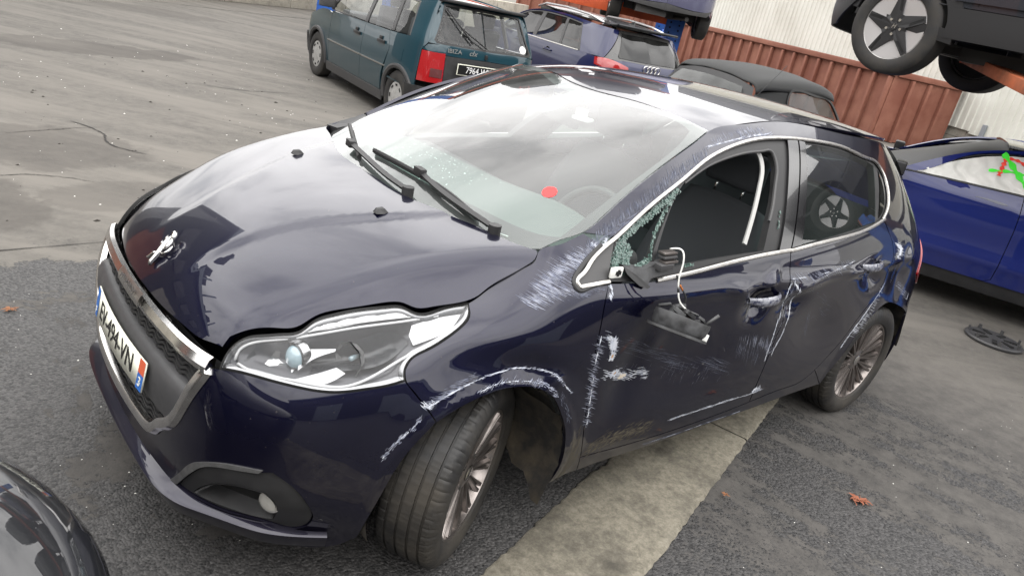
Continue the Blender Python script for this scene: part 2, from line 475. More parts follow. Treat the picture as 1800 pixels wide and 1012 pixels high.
def lathe(name, prof, mat, parent=None, seg=48, rfun=None, close=False, auto=30):
    """profile of (y, r) turned about the y axis"""
    V = []; F = []; m = len(prof)
    for k in range(seg):
        a = 2*math.pi*k/seg
        for j, (y, r) in enumerate(prof):
            rr = r+(rfun(a, j, y, r) if rfun else 0); V.append((rr*math.cos(a), y, rr*math.sin(a)))
    for k in range(seg):
        q = (k+1) % seg
        for j in range(m-1+(1 if close else 0)):
            jj = (j+1) % m; F.append((k*m+j, k*m+jj, q*m+jj, q*m+j))
    o = mk(name, V, F, mat, parent, True)
    bm = bmesh.new(); bm.from_mesh(o.data); bmesh.ops.remove_doubles(bm, verts=bm.verts[:], dist=1e-6); bmesh.ops.recalc_face_normals(bm, faces=bm.faces[:]); bm.to_mesh(o.data); bm.free()
    if auto: sharp(o.data, auto)
    return o
def loft(name, rows, mat, parent, nu=24, nv=24, thick=0, fn=None):
    """smooth sheet through rows of 3D points"""
    Rr = np.array([spl(r, nu) for r in rows])
    c = np.linspace(0, 1, len(rows)); G = np.stack([nspline(c, Rr[:, j])(np.linspace(0, 1, nv)) if len(rows) > 2 else Rr[0, j]+(Rr[1, j]-Rr[0, j])*np.linspace(0, 1, nv)[:, None] for j in range(nu)], 1)
    if fn is not None: G = fn(G)
    V = G.reshape(-1, 3); F = [(i*nu+j, i*nu+j+1, (i+1)*nu+j+1, (i+1)*nu+j) for i in range(nv-1) for j in range(nu-1)]
    o = mk(name, V, F, mat, parent, True)
    if thick:
        md = o.modifiers.new('thick', 'SOLIDIFY'); md.thickness = thick; md.offset = -1
    return o
def text_mesh(name, body, size, mat, parent, M, extrude=.0006, align='CENTER', shear=0, sx=1.0):
    c = bpy.data.curves.new(name, 'FONT'); c.body = body; c.size = size; c.extrude = extrude; c.align_x = align; c.align_y = 'CENTER'; c.shear = shear; c.resolution_u = 3
    t = bpy.data.objects.new(name+'_tmp', c); COL.objects.link(t)
    dg = bpy.context.evaluated_depsgraph_get(); me = bpy.data.meshes.new_from_object(t.evaluated_get(dg)); bpy.data.objects.remove(t); bpy.data.curves.remove(c)
    me.transform(Matrix.Diagonal((sx, 1, 1, 1))); me.transform(M); me.name = name; me.materials.clear()
    return link(name, me, mat, parent)
def basis(o, x, y):
    """matrix with origin o, x axis and approximate y axis"""
    x = Vector(x).normalized(); z = x.cross(Vector(y)).normalized(); y = z.cross(x)
    m = Matrix((x, y, z)).transposed().to_4x4(); m.translation = Vector(o); return m
def copy_tree(o, parent=None):
    c = o.copy(); COL.objects.link(c)
    if parent is not None: c.parent = parent
    for ch in [q for q in bpy.data.objects if q.parent == o]: copy_tree(ch, c)
    return c
# ------------------------------------------------------------------ materials
MAT = {}
def mat(name, col, rough=.5, metal=0, coat=0, spec=.5, var=None, bump=None, **kw):
    """var=(scale, amount, second colour); bump=(scale, strength)"""
    m = bpy.data.materials.new(name); m.use_nodes = True; nt = m.node_tree; b = nt.nodes['Principled BSDF']
    b.inputs['Base Color'].default_value = (*col, 1); b.inputs['Roughness'].default_value = rough; b.inputs['Metallic'].default_value = metal
    b.inputs['Coat Weight'].default_value = coat; b.inputs['Coat Roughness'].default_value = .02; b.inputs['Coat IOR'].default_value = 1.52; b.inputs['Specular IOR Level'].default_value = spec
    tc = nt.nodes.new('ShaderNodeTexCoord')
    if var:
        n = nt.nodes.new('ShaderNodeTexNoise'); n.inputs['Scale'].default_value = var[0]; n.inputs['Detail'].default_value = 6; n.inputs['Roughness'].default_value = .6
        nt.links.new(tc.outputs['Object'], n.inputs['Vector'])
        mr = nt.nodes.new('ShaderNodeMapRange'); mr.inputs['From Min'].default_value = .38; mr.inputs['From Max'].default_value = .68; mr.inputs['To Max'].default_value = var[1]
        nt.links.new(n.outputs['Fac'], mr.inputs['Value'])
        mx = nt.nodes.new('ShaderNodeMix'); mx.data_type = 'RGBA'; mx.inputs[6].default_value = (*col, 1); mx.inputs[7].default_value = (*var[2], 1)
        nt.links.new(mr.outputs[0], mx.inputs['Factor']); nt.links.new(mx.outputs[2], b.inputs['Base Color'])
        ra = nt.nodes.new('ShaderNodeMapRange'); ra.inputs['To Min'].default_value = rough; ra.inputs['To Max'].default_value = min(1, rough+.35*var[1]); nt.links.new(mr.outputs[0], ra.inputs['Value']); nt.links.new(ra.outputs[0], b.inputs['Roughness'])
    if bump:
        n2 = nt.nodes.new('ShaderNodeTexNoise'); n2.inputs['Scale'].default_value = bump[0]; n2.inputs['Detail'].default_value = 4
        nt.links.new(tc.outputs['Object'], n2.inputs['Vector']); bp = nt.nodes.new('ShaderNodeBump'); bp.inputs['Strength'].default_value = bump[1]; bp.inputs['Distance'].default_value = .002
        nt.links.new(n2.outputs['Fac'], bp.inputs['Height']); nt.links.new(bp.outputs[0], b.inputs['Normal'])
    for k, v in kw.items(): b.inputs[k].default_value = v
    MAT[name] = m; return m
def nodes_of(m): return m.node_tree.nodes, m.node_tree.links
def glass_mat(name, tint, dust=.06, ior=1.5, rough=0.0, refl=1.75):
    """thin pane: straight-through view, Fresnel reflection on both faces, a film of dust"""
    m = bpy.data.materials.new(name); m.use_nodes = True; nt = m.node_tree; nt.nodes.clear()
    N = nt.nodes.new; L = nt.links.new
    out = N('ShaderNodeOutputMaterial'); tr = N('ShaderNodeBsdfTransparent'); tr.inputs[0].default_value = (*tint, 1)
    gl = N('ShaderNodeBsdfGlossy'); gl.inputs['Roughness'].default_value = rough; gl.inputs['Color'].default_value = (1, 1, 1, 1)
    df = N('ShaderNodeBsdfDiffuse'); df.inputs[0].default_value = (.55, .56, .55, 1)
    fr = N('ShaderNodeFresnel'); ge = N('ShaderNodeNewGeometry'); io = N('ShaderNodeMapRange'); io.inputs['To Min'].default_value = ior; io.inputs['To Max'].default_value = 1/ior; L(ge.outputs['Backfacing'], io.inputs['Value']); L(io.outputs[0], fr.inputs['IOR'])
    x2 = N('ShaderNodeMath'); x2.operation = 'MULTIPLY'; x2.inputs[1].default_value = refl; x2.use_clamp = True; L(fr.outputs[0], x2.inputs[0])
    m1 = N('ShaderNodeMixShader'); L(x2.outputs[0], m1.inputs[0]); L(tr.outputs[0], m1.inputs[1]); L(gl.outputs[0], m1.inputs[2])
    tc = N('ShaderNodeTexCoord'); no = N('ShaderNodeTexNoise'); no.inputs['Scale'].default_value = 5; no.inputs['Detail'].default_value = 8; L(tc.outputs['Object'], no.inputs['Vector'])
    mr = N('ShaderNodeMapRange'); mr.inputs['From Min'].default_value = .3; mr.inputs['From Max'].default_value = .75; mr.inputs['To Min'].default_value = dust*.5; mr.inputs['To Max'].default_value = dust*1.5; L(no.outputs['Fac'], mr.inputs['Value'])
    m2 = N('ShaderNodeMixShader'); L(mr.outputs[0], m2.inputs[0]); L(m1.outputs[0], m2.inputs[1]); L(df.outputs[0], m2.inputs[2]); L(m2.outputs[0], out.inputs[0])
    MAT[name] = m; return m
def paint(name, col, dirt=(.16, .14, .12), zlo=.2, zhi=.75, amt=.30, flake=0.0, rough=.32):
    """clear-coated car paint with road dust that thins out upwards and stray dried-dirt specks"""
    m = mat(name, col, rough, flake, 1.0, spec=.08); n, L = nodes_of(m); b = n['Principled BSDF']; N = n.new
    geo = N('ShaderNodeNewGeometry'); sp = N('ShaderNodeSeparateXYZ'); L.new(geo.outputs['Position'], sp.inputs[0])
    mr = N('ShaderNodeMapRange'); mr.inputs['From Min'].default_value = zhi; mr.inputs['From Max'].default_value = zlo; mr.inputs['To Max'].default_value = 1; L.new(sp.outputs['Z'], mr.inputs['Value'])
    no = N('ShaderNodeTexNoise'); no.inputs['Scale'].default_value = 6; no.inputs['Detail'].default_value = 9; no.inputs['Roughness'].default_value = .65; L.new(geo.outputs['Position'], no.inputs['Vector'])
    m1 = N('ShaderNodeMath'); m1.operation = 'MULTIPLY'; L.new(mr.outputs[0], m1.inputs[0]); L.new(no.outputs['Fac'], m1.inputs[1])
    n2 = N('ShaderNodeTexNoise'); n2.inputs['Scale'].default_value = 90; n2.inputs['Detail'].default_value = 2; L.new(geo.outputs['Position'], n2.inputs['Vector'])
    sp2 = N('ShaderNodeMapRange'); sp2.inputs['From Min'].default_value = .74; sp2.inputs['From Max'].default_value = .80; sp2.inputs['To Max'].default_value = .35; L.new(n2.outputs['Fac'], sp2.inputs['Value'])
    m2 = N('ShaderNodeMath'); m2.operation = 'MULTIPLY_ADD'; m2.inputs[1].default_value = amt; L.new(m1.outputs[0], m2.inputs[0])
    n3 = N('ShaderNodeTexNoise'); n3.inputs['Scale'].default_value = 3; n3.inputs['Detail'].default_value = 8; L.new(geo.outputs['Position'], n3.inputs['Vector'])
    film = N('ShaderNodeMapRange'); film.inputs['From Min'].default_value = .35; film.inputs['From Max'].default_value = .8; film.inputs['To Min'].default_value = .0; film.inputs['To Max'].default_value = .018; L.new(n3.outputs['Fac'], film.inputs['Value'])
    ad = N('ShaderNodeMath'); ad.operation = 'ADD'; L.new(sp2.outputs[0], ad.inputs[0]); L.new(film.outputs[0], ad.inputs[1]); L.new(ad.outputs[0], m2.inputs[2])
    mx = N('ShaderNodeMix'); mx.data_type = 'RGBA'; mx.inputs[6].default_value = (*col, 1); mx.inputs[7].default_value = (*dirt, 1); L.new(m2.outputs[0], mx.inputs['Factor']); L.new(mx.outputs[2], b.inputs['Base Color'])
    cw = N('ShaderNodeMapRange'); cw.inputs['From Max'].default_value = .5; cw.inputs['To Min'].default_value = 1; cw.inputs['To Max'].default_value = .25; L.new(m2.outputs[0], cw.inputs['Value']); L.new(cw.outputs[0], b.inputs['Coat Weight'])
    cr = N('ShaderNodeMapRange'); cr.inputs['From Min'].default_value = .06; cr.inputs['From Max'].default_value = .5; cr.inputs['To Min'].default_value = .012; cr.inputs['To Max'].default_value = .40; L.new(m2.outputs[0], cr.inputs['Value']); L.new(cr.outputs[0], b.inputs['Coat Roughness'])
    return m
paint('navy', (.0030, .0034, .0165), amt=.13, zhi=.72, flake=.6, rough=.30)
paint('teal', (.009, .036, .050), amt=.2)
paint('audi_blue', (.009, .012, .052), amt=.1)
paint('royal_blue', (.008, .016, .115), amt=.1)
paint('charcoal', (.028, .030, .036), amt=.1)
paint('black_paint', (.006, .007, .009), amt=.15)
mat('plastic', (.013, .013, .014), .5, var=(14, .5, (.03, .03, .03)))
mat('plastic_grey', (.045, .045, .047), .45, var=(10, .5, (.07, .068, .065)))
mat('gloss_black', (.006, .006, .007), .12, coat=.6)
mat('void', (.004, .004, .004), .9)
mat('rubber', (.012, .012, .0125), .7, var=(9, .8, (.045, .040, .034)), bump=(120, .15))
mat('rubber_dusty', (.009, .0088, .009), .55, var=(6, .9, (.036, .031, .024)), bump=(120, .2))
mat('chrome', (.72, .71, .70), .12, 1.0, var=(30, .4, (.42, .40, .38)))
mat('trim_metal', (.50, .49, .47), .26, 1.0, var=(40, .6, (.24, .22, .20)))
mat('alloy', (.25, .226, .214), .28, .85, var=(20, .6, (.08, .066, .058)))
mat('alloy_bright', (.55, .54, .53), .28, .9, var=(20, .5, (.22, .2, .18)))
mat('steel_dark', (.06, .058, .055), .6, .6)
mat('white_plastic', (.72, .72, .69), .45)
mat('cloth_dark', (.050, .052, .058), .9, bump=(300, .3))
mat('dash', (.030, .033, .033), .75); mat('dash_top', (.105, .125, .118), .8)
mat('scrape', (.52, .54, .58), .7, var=(60, .8, (.26, .29, .37)))
mat('scrape_mid', (.27, .285, .34), .65, var=(60, .8, (.11, .125, .19)))
mat('scrape_dim', (.13, .14, .18), .6, var=(60, .8, (.06, .07, .11)))
mat('rust', (.42, .25, .11), .85)
mat('mud', (.20, .165, .105), .95)
mat('plate_white', (.70, .70, .60), .4)
mat('plate_black', (.006, .006, .006), .4)
mat('plate_blue', (.02, .12, .42), .4)
mat('plate_red', (.55, .10, .04), .4)
mat('red_paint', (.75, .02, .02), .5)
mat('lamp_red', (.30, .010, .012), .12, coat=1)
mat('lamp_grey', (.055, .055, .06), .25, .3)
mat('reflector', (.42, .42, .42), .16, 1.0)
mat('reflector_satin', (.33, .33, .335), .26, .95)
mat('lamp_black', (.02, .021, .024), .25)
mat('lens_core', (.25, .33, .36), .03, 0, coat=1)
mat('orange_paint', (.62, .10, .025), .5, var=(8, .6, (.42, .06, .02)))
mat('rack_blue', (.012, .10, .42), .45, var=(8, .5, (.02, .06, .25)))
mat('green_paint', (.04, .65, .03), .6)
mat('yellow_green', (.55, .62, .06), .6)
mat('copper', (.6, .2, .06), .35, .8)
glass_mat('screen_glass', (.70, .79, .76), .05, refl=1.6)
glass_mat('side_glass', (.46, .60, .56), .02, refl=1.4)
glass_mat('dark_glass', (.12, .13, .13), .02, refl=1.0)
glass_mat('clear_glass', (.80, .84, .83), .02, refl=.9)
glass_mat('lamp_lens', (.95, .96, .97), .006, 1.45, refl=.75)
mat('frit', (.020, .019, .021), .4)
mat('dull_glass', (.010, .011, .013), .4, spec=.25)
mat('handle', (.02, .022, .045), .22, coat=.8, var=(60, .8, (.30, .31, .34)))
mat('crumb', (.80, .90, .87), .15)
mat('liner', (.010, .009, .008), .95, var=(14, .9, (.050, .040, .026)), bump=(90, .6))
def crazed():
    m = mat('crazed_glass', (.018, .042, .035), .1, spec=.8, var=(240, 1.0, (.13, .22, .19))); return m
crazed()
mat('lamp_smoke', (.10, .03, .03), .15, coat=1)
mat('gloss_grey', (.03, .030, .030), .25, coat=.5, var=(4, .6, (.06, .058, .055)))
mat('spray_green', (.06, .85, .04), .6)
mat('spray_red', (.85, .06, .04), .6)
mat('handle_grey', (.10, .105, .13), .35, .4)
glass_mat('smoke_glass', (.05, .05, .05), .02, refl=.9)

glass_mat('pale_glass', (.30, .33, .32), .10, refl=.8)
mat('mortar', (.12, .11, .10), .95)
mat('white_sheet', (.58, .58, .53), .55, var=(.9, .5, (.40, .39, .34)))
mat('galvanised', (.30, .33, .36), .5, .4)
mat('dark_cladding', (.05, .052, .055), .6)
mat('cream_wall', (.46, .44, .37), .7, var=(1.2, .4, (.52, .50, .42)))
mat('plastic_worn', (.018, .018, .019), .45, var=(25, .9, (.07, .072, .075)))
mat('orange_rust', (.40, .10, .035), .6, var=(5, .9, (.12, .06, .035)))
mat('seal_pale', (.34, .34, .33), .6)
mat('trim_satin', (.22, .22, .22), .35, .7, var=(30, .6, (.10, .10, .10)))
mat('bar_grey', (.042, .042, .044), .42, var=(12, .5, (.026, .026, .027)))
mat('building_dark', (.030, .034, .034), .5, var=(.5, .6, (.055, .055, .05)))
mat('rust_red', (.165, .055, .034), .75, var=(1.6, .9, (.25, .11, .075)), bump=(30, .3))
mat('fog_lens', (.42, .41, .38), .12, .2, coat=1)
mat('primer', (.50, .44, .36), .85)
mat('mud_thin', (.070, .060, .043), .95)
mat('strip_pale', (.46, .46, .46), .3)
BK = {
 'APIL': [(1.5504, 1.0127), (1.6117, 1.0328), (1.6742, 1.0554), (1.7074, 1.0686)],
 'ARCHB': [(1.1729, 0.5994), (1.1331, 0.5556), (1.0935, 0.4979), (1.0579, 0.4045), (1.0292, 0.2986), (1.0167, 0.2081)],
 'ARCHF': [(1.1729, 0.5994), (1.2218, 0.6274), (1.3085, 0.6592), (1.3705, 0.6707), (1.4436, 0.6686), (1.5294, 0.6434), (1.5769, 0.6102), (1.6255, 0.5504), (1.6654, 0.4892), (1.7012, 0.4068), (1.7223, 0.3266), (1.7237, 0.2674), (1.7158, 0.2246)],
 'BELT': [(1.7736, 0.9433), (1.9779, 0.9391), (2.1578, 0.9542), (2.5577, 0.9882), (2.7702, 0.9975)],
 'BPIL1': [(2.899, 1.3691), (2.981, 1.3718), (2.7708, 1.0035), (2.6899, 1.001)],
 'BPIL2': [(2.9903, 1.3722), (3.0347, 1.3662), (2.8514, 1.0123), (2.7792, 1.0052)],
 'BRK': [(1.8303, 0.9867), (1.9198, 0.9791), (1.9613, 0.9896), (2.0306, 0.9961), (2.0508, 0.9751), (2.0086, 0.9598), (1.9421, 0.9506), (1.922, 0.9268), (1.8786, 0.9448), (1.8456, 0.9679)],
 'BRKBAR': [(2.0207, 1.0263), (2.0192, 1.0147), (2.0203, 1.0014), (1.9974, 0.987)],
 'BUMPBOT': [(1.0167, 0.2081), (0.9769, 0.1707), (0.9297, 0.1564), (0.8445, 0.1586), (0.7739, 0.1661), (0.6834, 0.1695)],
 'BUMPSEAM': [(1.0879, 0.7025), (1.1054, 0.6822), (1.1307, 0.6545), (1.1499, 0.6322), (1.1726, 0.6011)],
 'CHR_IN': [(0.4969, 0.6389), (0.4822, 0.5938), (0.4576, 0.5413), (0.3909, 0.4504), (0.3312, 0.3818)],
 'CHR_OUT': [(0.5362, 0.6687), (0.5365, 0.6384), (0.4986, 0.5732), (0.4428, 0.4784), (0.3871, 0.4056), (0.3186, 0.3352)],
 'CLIPW': [(1.7996, 0.9702)],
 'DITCH': [(2.3957, 1.3757), (2.6164, 1.4053), (2.7748, 1.4199), (2.8945, 1.4273)],
 'DOORBOT': [(1.8378, 0.2974), (2.0666, 0.2894), (2.4562, 0.2928), (2.7471, 0.3105)],
 'DOORF': [(1.7685, 0.9404), (1.7483, 0.8833), (1.7387, 0.826), (1.7315, 0.752), (1.7393, 0.6798), (1.7499, 0.6082), (1.7645, 0.5385), (1.7762, 0.4753), (1.7917, 0.4208), (1.8378, 0.2974)],
 'FENBOT': [(1.8378, 0.2974), (1.858, 0.2259), (1.7158, 0.2246)],
 'FOG': [(0.4337, 0.2513), (0.5188, 0.3493), (0.5551, 0.3832), (0.63, 0.4133), (0.7246, 0.4293), (0.7603, 0.4376), (0.7921, 0.4188), (0.8365, 0.38), (0.8641, 0.3363), (0.8786, 0.3028), (0.8777, 0.2715), (0.8646, 0.2451), (0.8373, 0.231), (0.7872, 0.2357), (0.7458, 0.247), (0.6299, 0.2514), (0.5193, 0.2529), (0.4505, 0.2511)],
 'FOGHOLE': [(0.5049, 0.2641), (0.5899, 0.3372), (0.6834, 0.3678), (0.7412, 0.3659), (0.7702, 0.3363), (0.7773, 0.2994), (0.7679, 0.258), (0.7025, 0.2578), (0.6458, 0.2631), (0.5438, 0.2625)],
 'FOGTRIM': [(0.3939, 0.2451), (0.4339, 0.2535), (0.5188, 0.3493), (0.5551, 0.3832), (0.63, 0.4133), (0.7013, 0.4262), (0.7246, 0.4293), (0.7357, 0.4407), (0.6998, 0.4387), (0.6282, 0.4272), (0.545, 0.395), (0.512, 0.3747), (0.4731, 0.3309)],
 'MIRPATCH': [(-0.6296, 0.0047), (-0.6653, -0.0165), (-0.7641, -0.0139), (-0.8224, -0.0085), (-0.8203, 0.0525), (-0.7182, 0.085), (-0.6571, 0.0957), (-0.625, 0.0788), (-0.6122, 0.0449)],
 'REDDOT': [(-0.3644, 0.5132), (-0.3688, 0.5024), (-0.3678, 0.491), (-0.3615, 0.4812), (-0.3512, 0.4751), (-0.3389, 0.474), (-0.3272, 0.478), (-0.3183, 0.4862), (-0.3141, 0.497), (-0.3153, 0.5082), (-0.3217, 0.5176), (-0.3319, 0.5235), (-0.3439, 0.5248), (-0.3555, 0.5211)],
 'STICKER': [(-0.3659, -0.4965), (-0.4353, -0.4649), (-0.4586, -0.4945), (-0.3959, -0.5345)],
 'VIN': [(-0.1286, 0.5287), (-0.1507, 0.5663), (-0.1448, 0.5695), (-0.1245, 0.5322)],
 'WBOX': [(-0.7512, 0.1509)],
 'WIPE1_ARM': [(-0.0875, 0.1517), (-0.0804, 0.2855), (-0.0977, 0.4426), (-0.1188, 0.5384)],
 'WIPE1_BLADE': [(-0.0736, -0.1352), (-0.0792, 0.0888), (-0.1001, 0.3547), (-0.1044, 0.4578)],
 'WIPE2_ARM': [(-0.0535, -0.2597), (-0.023, -0.0781), (-0.0072, 0.1095), (-0.0115, 0.2131)],
 'WIPE2_BLADE': [(-0.1786, -0.522), (-0.1058, -0.3586), (-0.055, -0.2328), (-0.02, -0.138)],
 'HANDLE1': [(2.4913, 0.832), (2.7125, 0.8391)],
 'HANDLE2': [(3.3329, 0.9008), (3.5902, 0.9051)],
 'HOODFRONT': [(0.736, 0.0408), (0.7311, 0.1364), (0.7203, 0.2312), (0.704, 0.3208), (0.6861, 0.3944), (0.6565, 0.463)],
 'HOODLAMP': [(0.6551, 0.4624), (0.6358, 0.4607), (0.6057, 0.4796), (0.5487, 0.5223), (0.4927, 0.5579), (0.4609, 0.5626), (0.4062, 0.5839), (0.3391, 0.6163), (0.286, 0.6377), (0.2537, 0.6541), (0.2255, 0.6778), (0.1789, 0.6949), (0.0905, 0.7185)],
 'HOODREAR': [(-0.1667, 0.69), (-0.1691, 0.6772), (-0.16, 0.6691), (-0.1316, 0.6352), (-0.0973, 0.543), (-0.0741, 0.4765), (-0.0516, 0.4161), (-0.0197, 0.3335), (0.007, 0.2546), (0.0174, 0.1942), (0.0217, 0.117), (0.0209, 0.0427)],
 'HOODSEAM': [(1.2949, 0.8819), (1.3298, 0.896), (1.371, 0.9154), (1.4515, 0.9498), (1.5053, 0.9744), (1.5329, 0.99), (1.5464, 1.0004)],
 'LAMP': [(0.5436, 0.6596), (0.5472, 0.7049), (0.5701, 0.7358), (0.6364, 0.7606), (0.7133, 0.7746), (0.7685, 0.7874), (0.8004, 0.8063), (0.8614, 0.8263), (0.9615, 0.8467), (1.0546, 0.8599), (1.0989, 0.8613), (1.1282, 0.853), (1.2092, 0.866), (1.2944, 0.8808), (1.2928, 0.8659), (1.2635, 0.8341), (1.2152, 0.8063), (1.1474, 0.774), (1.0992, 0.7495), (1.0853, 0.7295), (1.0847, 0.7052), (1.0391, 0.6931), (0.9793, 0.683), (0.9007, 0.6712), (0.8407, 0.6694), (0.7773, 0.6714), (0.7093, 0.673), (0.6381, 0.6723), (0.5736, 0.6654)],
 'LP_BLADE': [(0.7773, 0.6879), (0.8956, 0.7273), (0.9214, 0.7161), (0.8619, 0.6858), (0.818, 0.682)],
 'LP_BULB': [(0.938, 0.7522)],
 'LP_CUP': [(0.6676, 0.7056), (0.693, 0.743), (0.7359, 0.7549), (0.7763, 0.7554), (0.7807, 0.7265), (0.7608, 0.6981), (0.7134, 0.7006)],
 'LP_DARK': [(0.5962, 0.6942), (0.6159, 0.7278), (0.6818, 0.7545), (0.8334, 0.7779), (0.9734, 0.7971), (1.0738, 0.8124), (1.0982, 0.8021), (1.1031, 0.7905), (1.0683, 0.7649), (1.0033, 0.7357), (0.9091, 0.72), (0.8154, 0.6956), (0.749, 0.6913), (0.6592, 0.6877)],
 'LP_DRL': [(0.5747, 0.6913), (0.575, 0.7158), (0.604, 0.7381), (0.6929, 0.7621), (0.8176, 0.7873), (0.9591, 0.8148), (1.0927, 0.8351), (1.2001, 0.8532)],
 'LP_IND': [(0.7851, 0.7882), (0.8121, 0.8064), (0.9124, 0.8333), (1.0077, 0.8478), (1.089, 0.8553), (1.1153, 0.8477), (1.0052, 0.8303), (0.8649, 0.8031)],
 'LP_LOWSTRIP': [(0.5883, 0.6868), (0.6397, 0.6807), (0.752, 0.6841), (0.8624, 0.682), (0.9194, 0.6856), (0.9985, 0.7142), (1.082, 0.7558), (1.1708, 0.7945), (1.2452, 0.8334)],
 'LP_PROJ': [(0.7608, 0.737)],
 'LP_SIDE': [(1.1176, 0.8292), (1.2077, 0.8513), (1.2681, 0.8602), (1.2369, 0.833), (1.1625, 0.8004), (1.1155, 0.7862), (1.1055, 0.8072)],
 'LP_TOPLINE': [(0.7851, 0.7882), (0.9127, 0.8151), (1.0944, 0.843), (1.1979, 0.8564)],
 'LP_WEDGE': [(0.7763, 0.7554), (0.8898, 0.7677), (0.8876, 0.7618), (0.8081, 0.73), (0.7807, 0.7077)],
 'MUD1': [(1.8496, 0.3283), (1.9243, 0.3461), (2.0369, 0.3508), (2.1628, 0.3451)],
 'MUD2': [(1.7733, 0.2337), (1.7854, 0.2856), (1.7693, 0.3574), (1.755, 0.4107)],
 'OPEN_MAIN': [(2.1879, 1.2221), (2.3422, 1.274), (2.4891, 1.3062), (2.6442, 1.327), (2.7223, 1.3332), (2.7803, 1.3269), (2.7874, 1.2976), (2.7523, 1.2308), (2.7015, 1.1535), (2.6595, 1.1018), (2.5976, 1.0049), (2.0721, 0.9776), (1.9959, 0.9704), (1.982, 0.9908), (2.0022, 1.0266)],
 'OPEN_QL': [(2.1422, 1.2054), (1.9997, 1.146), (1.8654, 1.0769), (1.8365, 1.0422), (1.7964, 0.9657), (1.8689, 0.9642), (1.9615, 0.9913), (1.9815, 1.0269)],
 'RARCH': [(3.5064, 0.2609), (3.5075, 0.3355), (3.5471, 0.4163), (3.5772, 0.4758), (3.6176, 0.5469), (3.684, 0.6137), (3.7709, 0.6592), (3.8386, 0.6711), (3.963, 0.6476), (4.0469, 0.6064)],
 'RBELT': [(2.7701, 0.9955), (2.9843, 1.013), (3.2285, 1.0281), (3.5354, 1.0565), (3.6581, 1.077)],
 'RDOORBOT': [(2.8287, 0.3179), (3.0773, 0.3342), (3.2556, 0.3457)],
 'RDOORREAR': [(3.2556, 0.3457), (3.3272, 0.385), (3.3936, 0.4373), (3.4804, 0.5109), (3.5542, 0.6152), (3.6247, 0.6894), (3.6977, 0.7564), (3.7121, 0.8064), (3.7081, 0.8756), (3.7489, 0.9213), (3.7324, 0.9726), (3.6882, 1.024), (3.6542, 1.068)],
 'RGLASS': [(3.0309, 1.3623), (3.193, 1.3571), (3.3988, 1.34), (3.6404, 1.3027), (3.7004, 1.2885), (3.6354, 1.2023), (3.5603, 1.0701), (3.232, 1.0453), (2.8514, 1.0123)],
 'RQUART': [(3.748, 1.2721), (3.7634, 1.2321), (3.7307, 1.1658), (3.6745, 1.1108), (3.6053, 1.0817)],
 'RUBBER': [(1.7654, 1.0404), (1.7073, 1.0019), (1.6551, 0.9623), (1.6403, 0.9406), (1.6486, 0.9264), (1.6868, 0.9288), (1.7731, 0.9403)],
 'SEAM': [(2.77, 0.9935), (2.7603, 0.9053), (2.7552, 0.865), (2.8344, 0.7476), (2.8051, 0.6518), (2.7958, 0.5446), (2.799, 0.4337), (2.8287, 0.3179)],
 'SH_BELT': [(2.1225, 0.9719), (2.1495, 0.9741), (2.1739, 0.9746)],
 'SH_BOT': [(1.8641, 0.9643), (1.9075, 0.9794), (1.9624, 0.9994)],
 'SH_LEFT': [(1.8574, 1.0581), (1.8366, 1.0191), (1.8132, 0.9807), (1.8414, 0.9711), (1.8575, 0.9958), (1.8746, 1.0271)],
 'SH_PIL': [(2.7387, 1.1344), (2.7218, 1.1062), (2.7056, 1.0742)],
 'SH_RIGHT': [(2.1191, 1.181), (2.0135, 1.0916), (1.9789, 1.0432), (1.9654, 1.0026)],
 'SH_TOP': [(2.1423, 1.1973), (2.0404, 1.1513), (1.9399, 1.1005), (1.8748, 1.0662)],
 'SILLBOT': [(1.858, 0.2259), (1.9813, 0.2361), (2.2235, 0.2377), (2.4849, 0.2543), (2.7865, 0.2638), (3.1377, 0.2729), (3.5064, 0.2609)],
 'SKIRT': [(1.8244, 0.9913), (1.843, 0.9804), (1.8737, 0.9641), (1.9038, 0.9471), (1.9326, 0.9296), (1.919, 0.9237), (1.8847, 0.9332), (1.8553, 0.9535), (1.8362, 0.9681)],
 'SMALLTRI': [(1.6785, 0.9405), (1.8222, 1.0481), (1.7764, 0.9569)],
 'TRIMTOP': [(1.66, 0.9307), (1.6516, 0.9449), (1.6725, 0.9604), (1.7189, 0.9964), (1.7671, 1.0293), (1.8296, 1.0636), (2.0038, 1.1619), (2.1638, 1.2273), (2.315, 1.285), (2.5063, 1.3351), (2.6687, 1.3613), (2.831, 1.3729), (2.9886, 1.3749), (3.2073, 1.37), (3.4136, 1.3523), (3.6538, 1.3133), (3.7418, 1.2942), (3.7828, 1.2499), (3.7738, 1.1893), (3.7396, 1.1358), (3.6906, 1.1009), (3.6368, 1.0757)],
 'WHITESEAL': [(2.6908, 1.3313), (2.7196, 1.3033), (2.7196, 1.2667), (2.6836, 1.2119), (2.6393, 1.1577), (2.58, 1.0856), (2.5245, 1.0136)],
 'WSEAM': [(1.7074, 1.0686), (1.7791, 1.1106), (1.8417, 1.1503), (2.031, 1.2459), (2.1652, 1.2974), (2.3204, 1.35), (2.3957, 1.3757)],
 'HOODSEAM_F': [(0.0855, 0.7231), (0.0542, 0.7211), (0.0168, 0.7156), (-0.0604, 0.7118), (-0.1156, 0.7092), (-0.1455, 0.7043), (-0.1616, 0.6979)],
 'WSEAM_F': [(-0.3349, 0.6894), (-0.4111, 0.6788), (-0.48, 0.6627), (-0.6716, 0.6227), (-0.7925, 0.5999), (-0.9271, 0.5714), (-0.9962, 0.5517)],
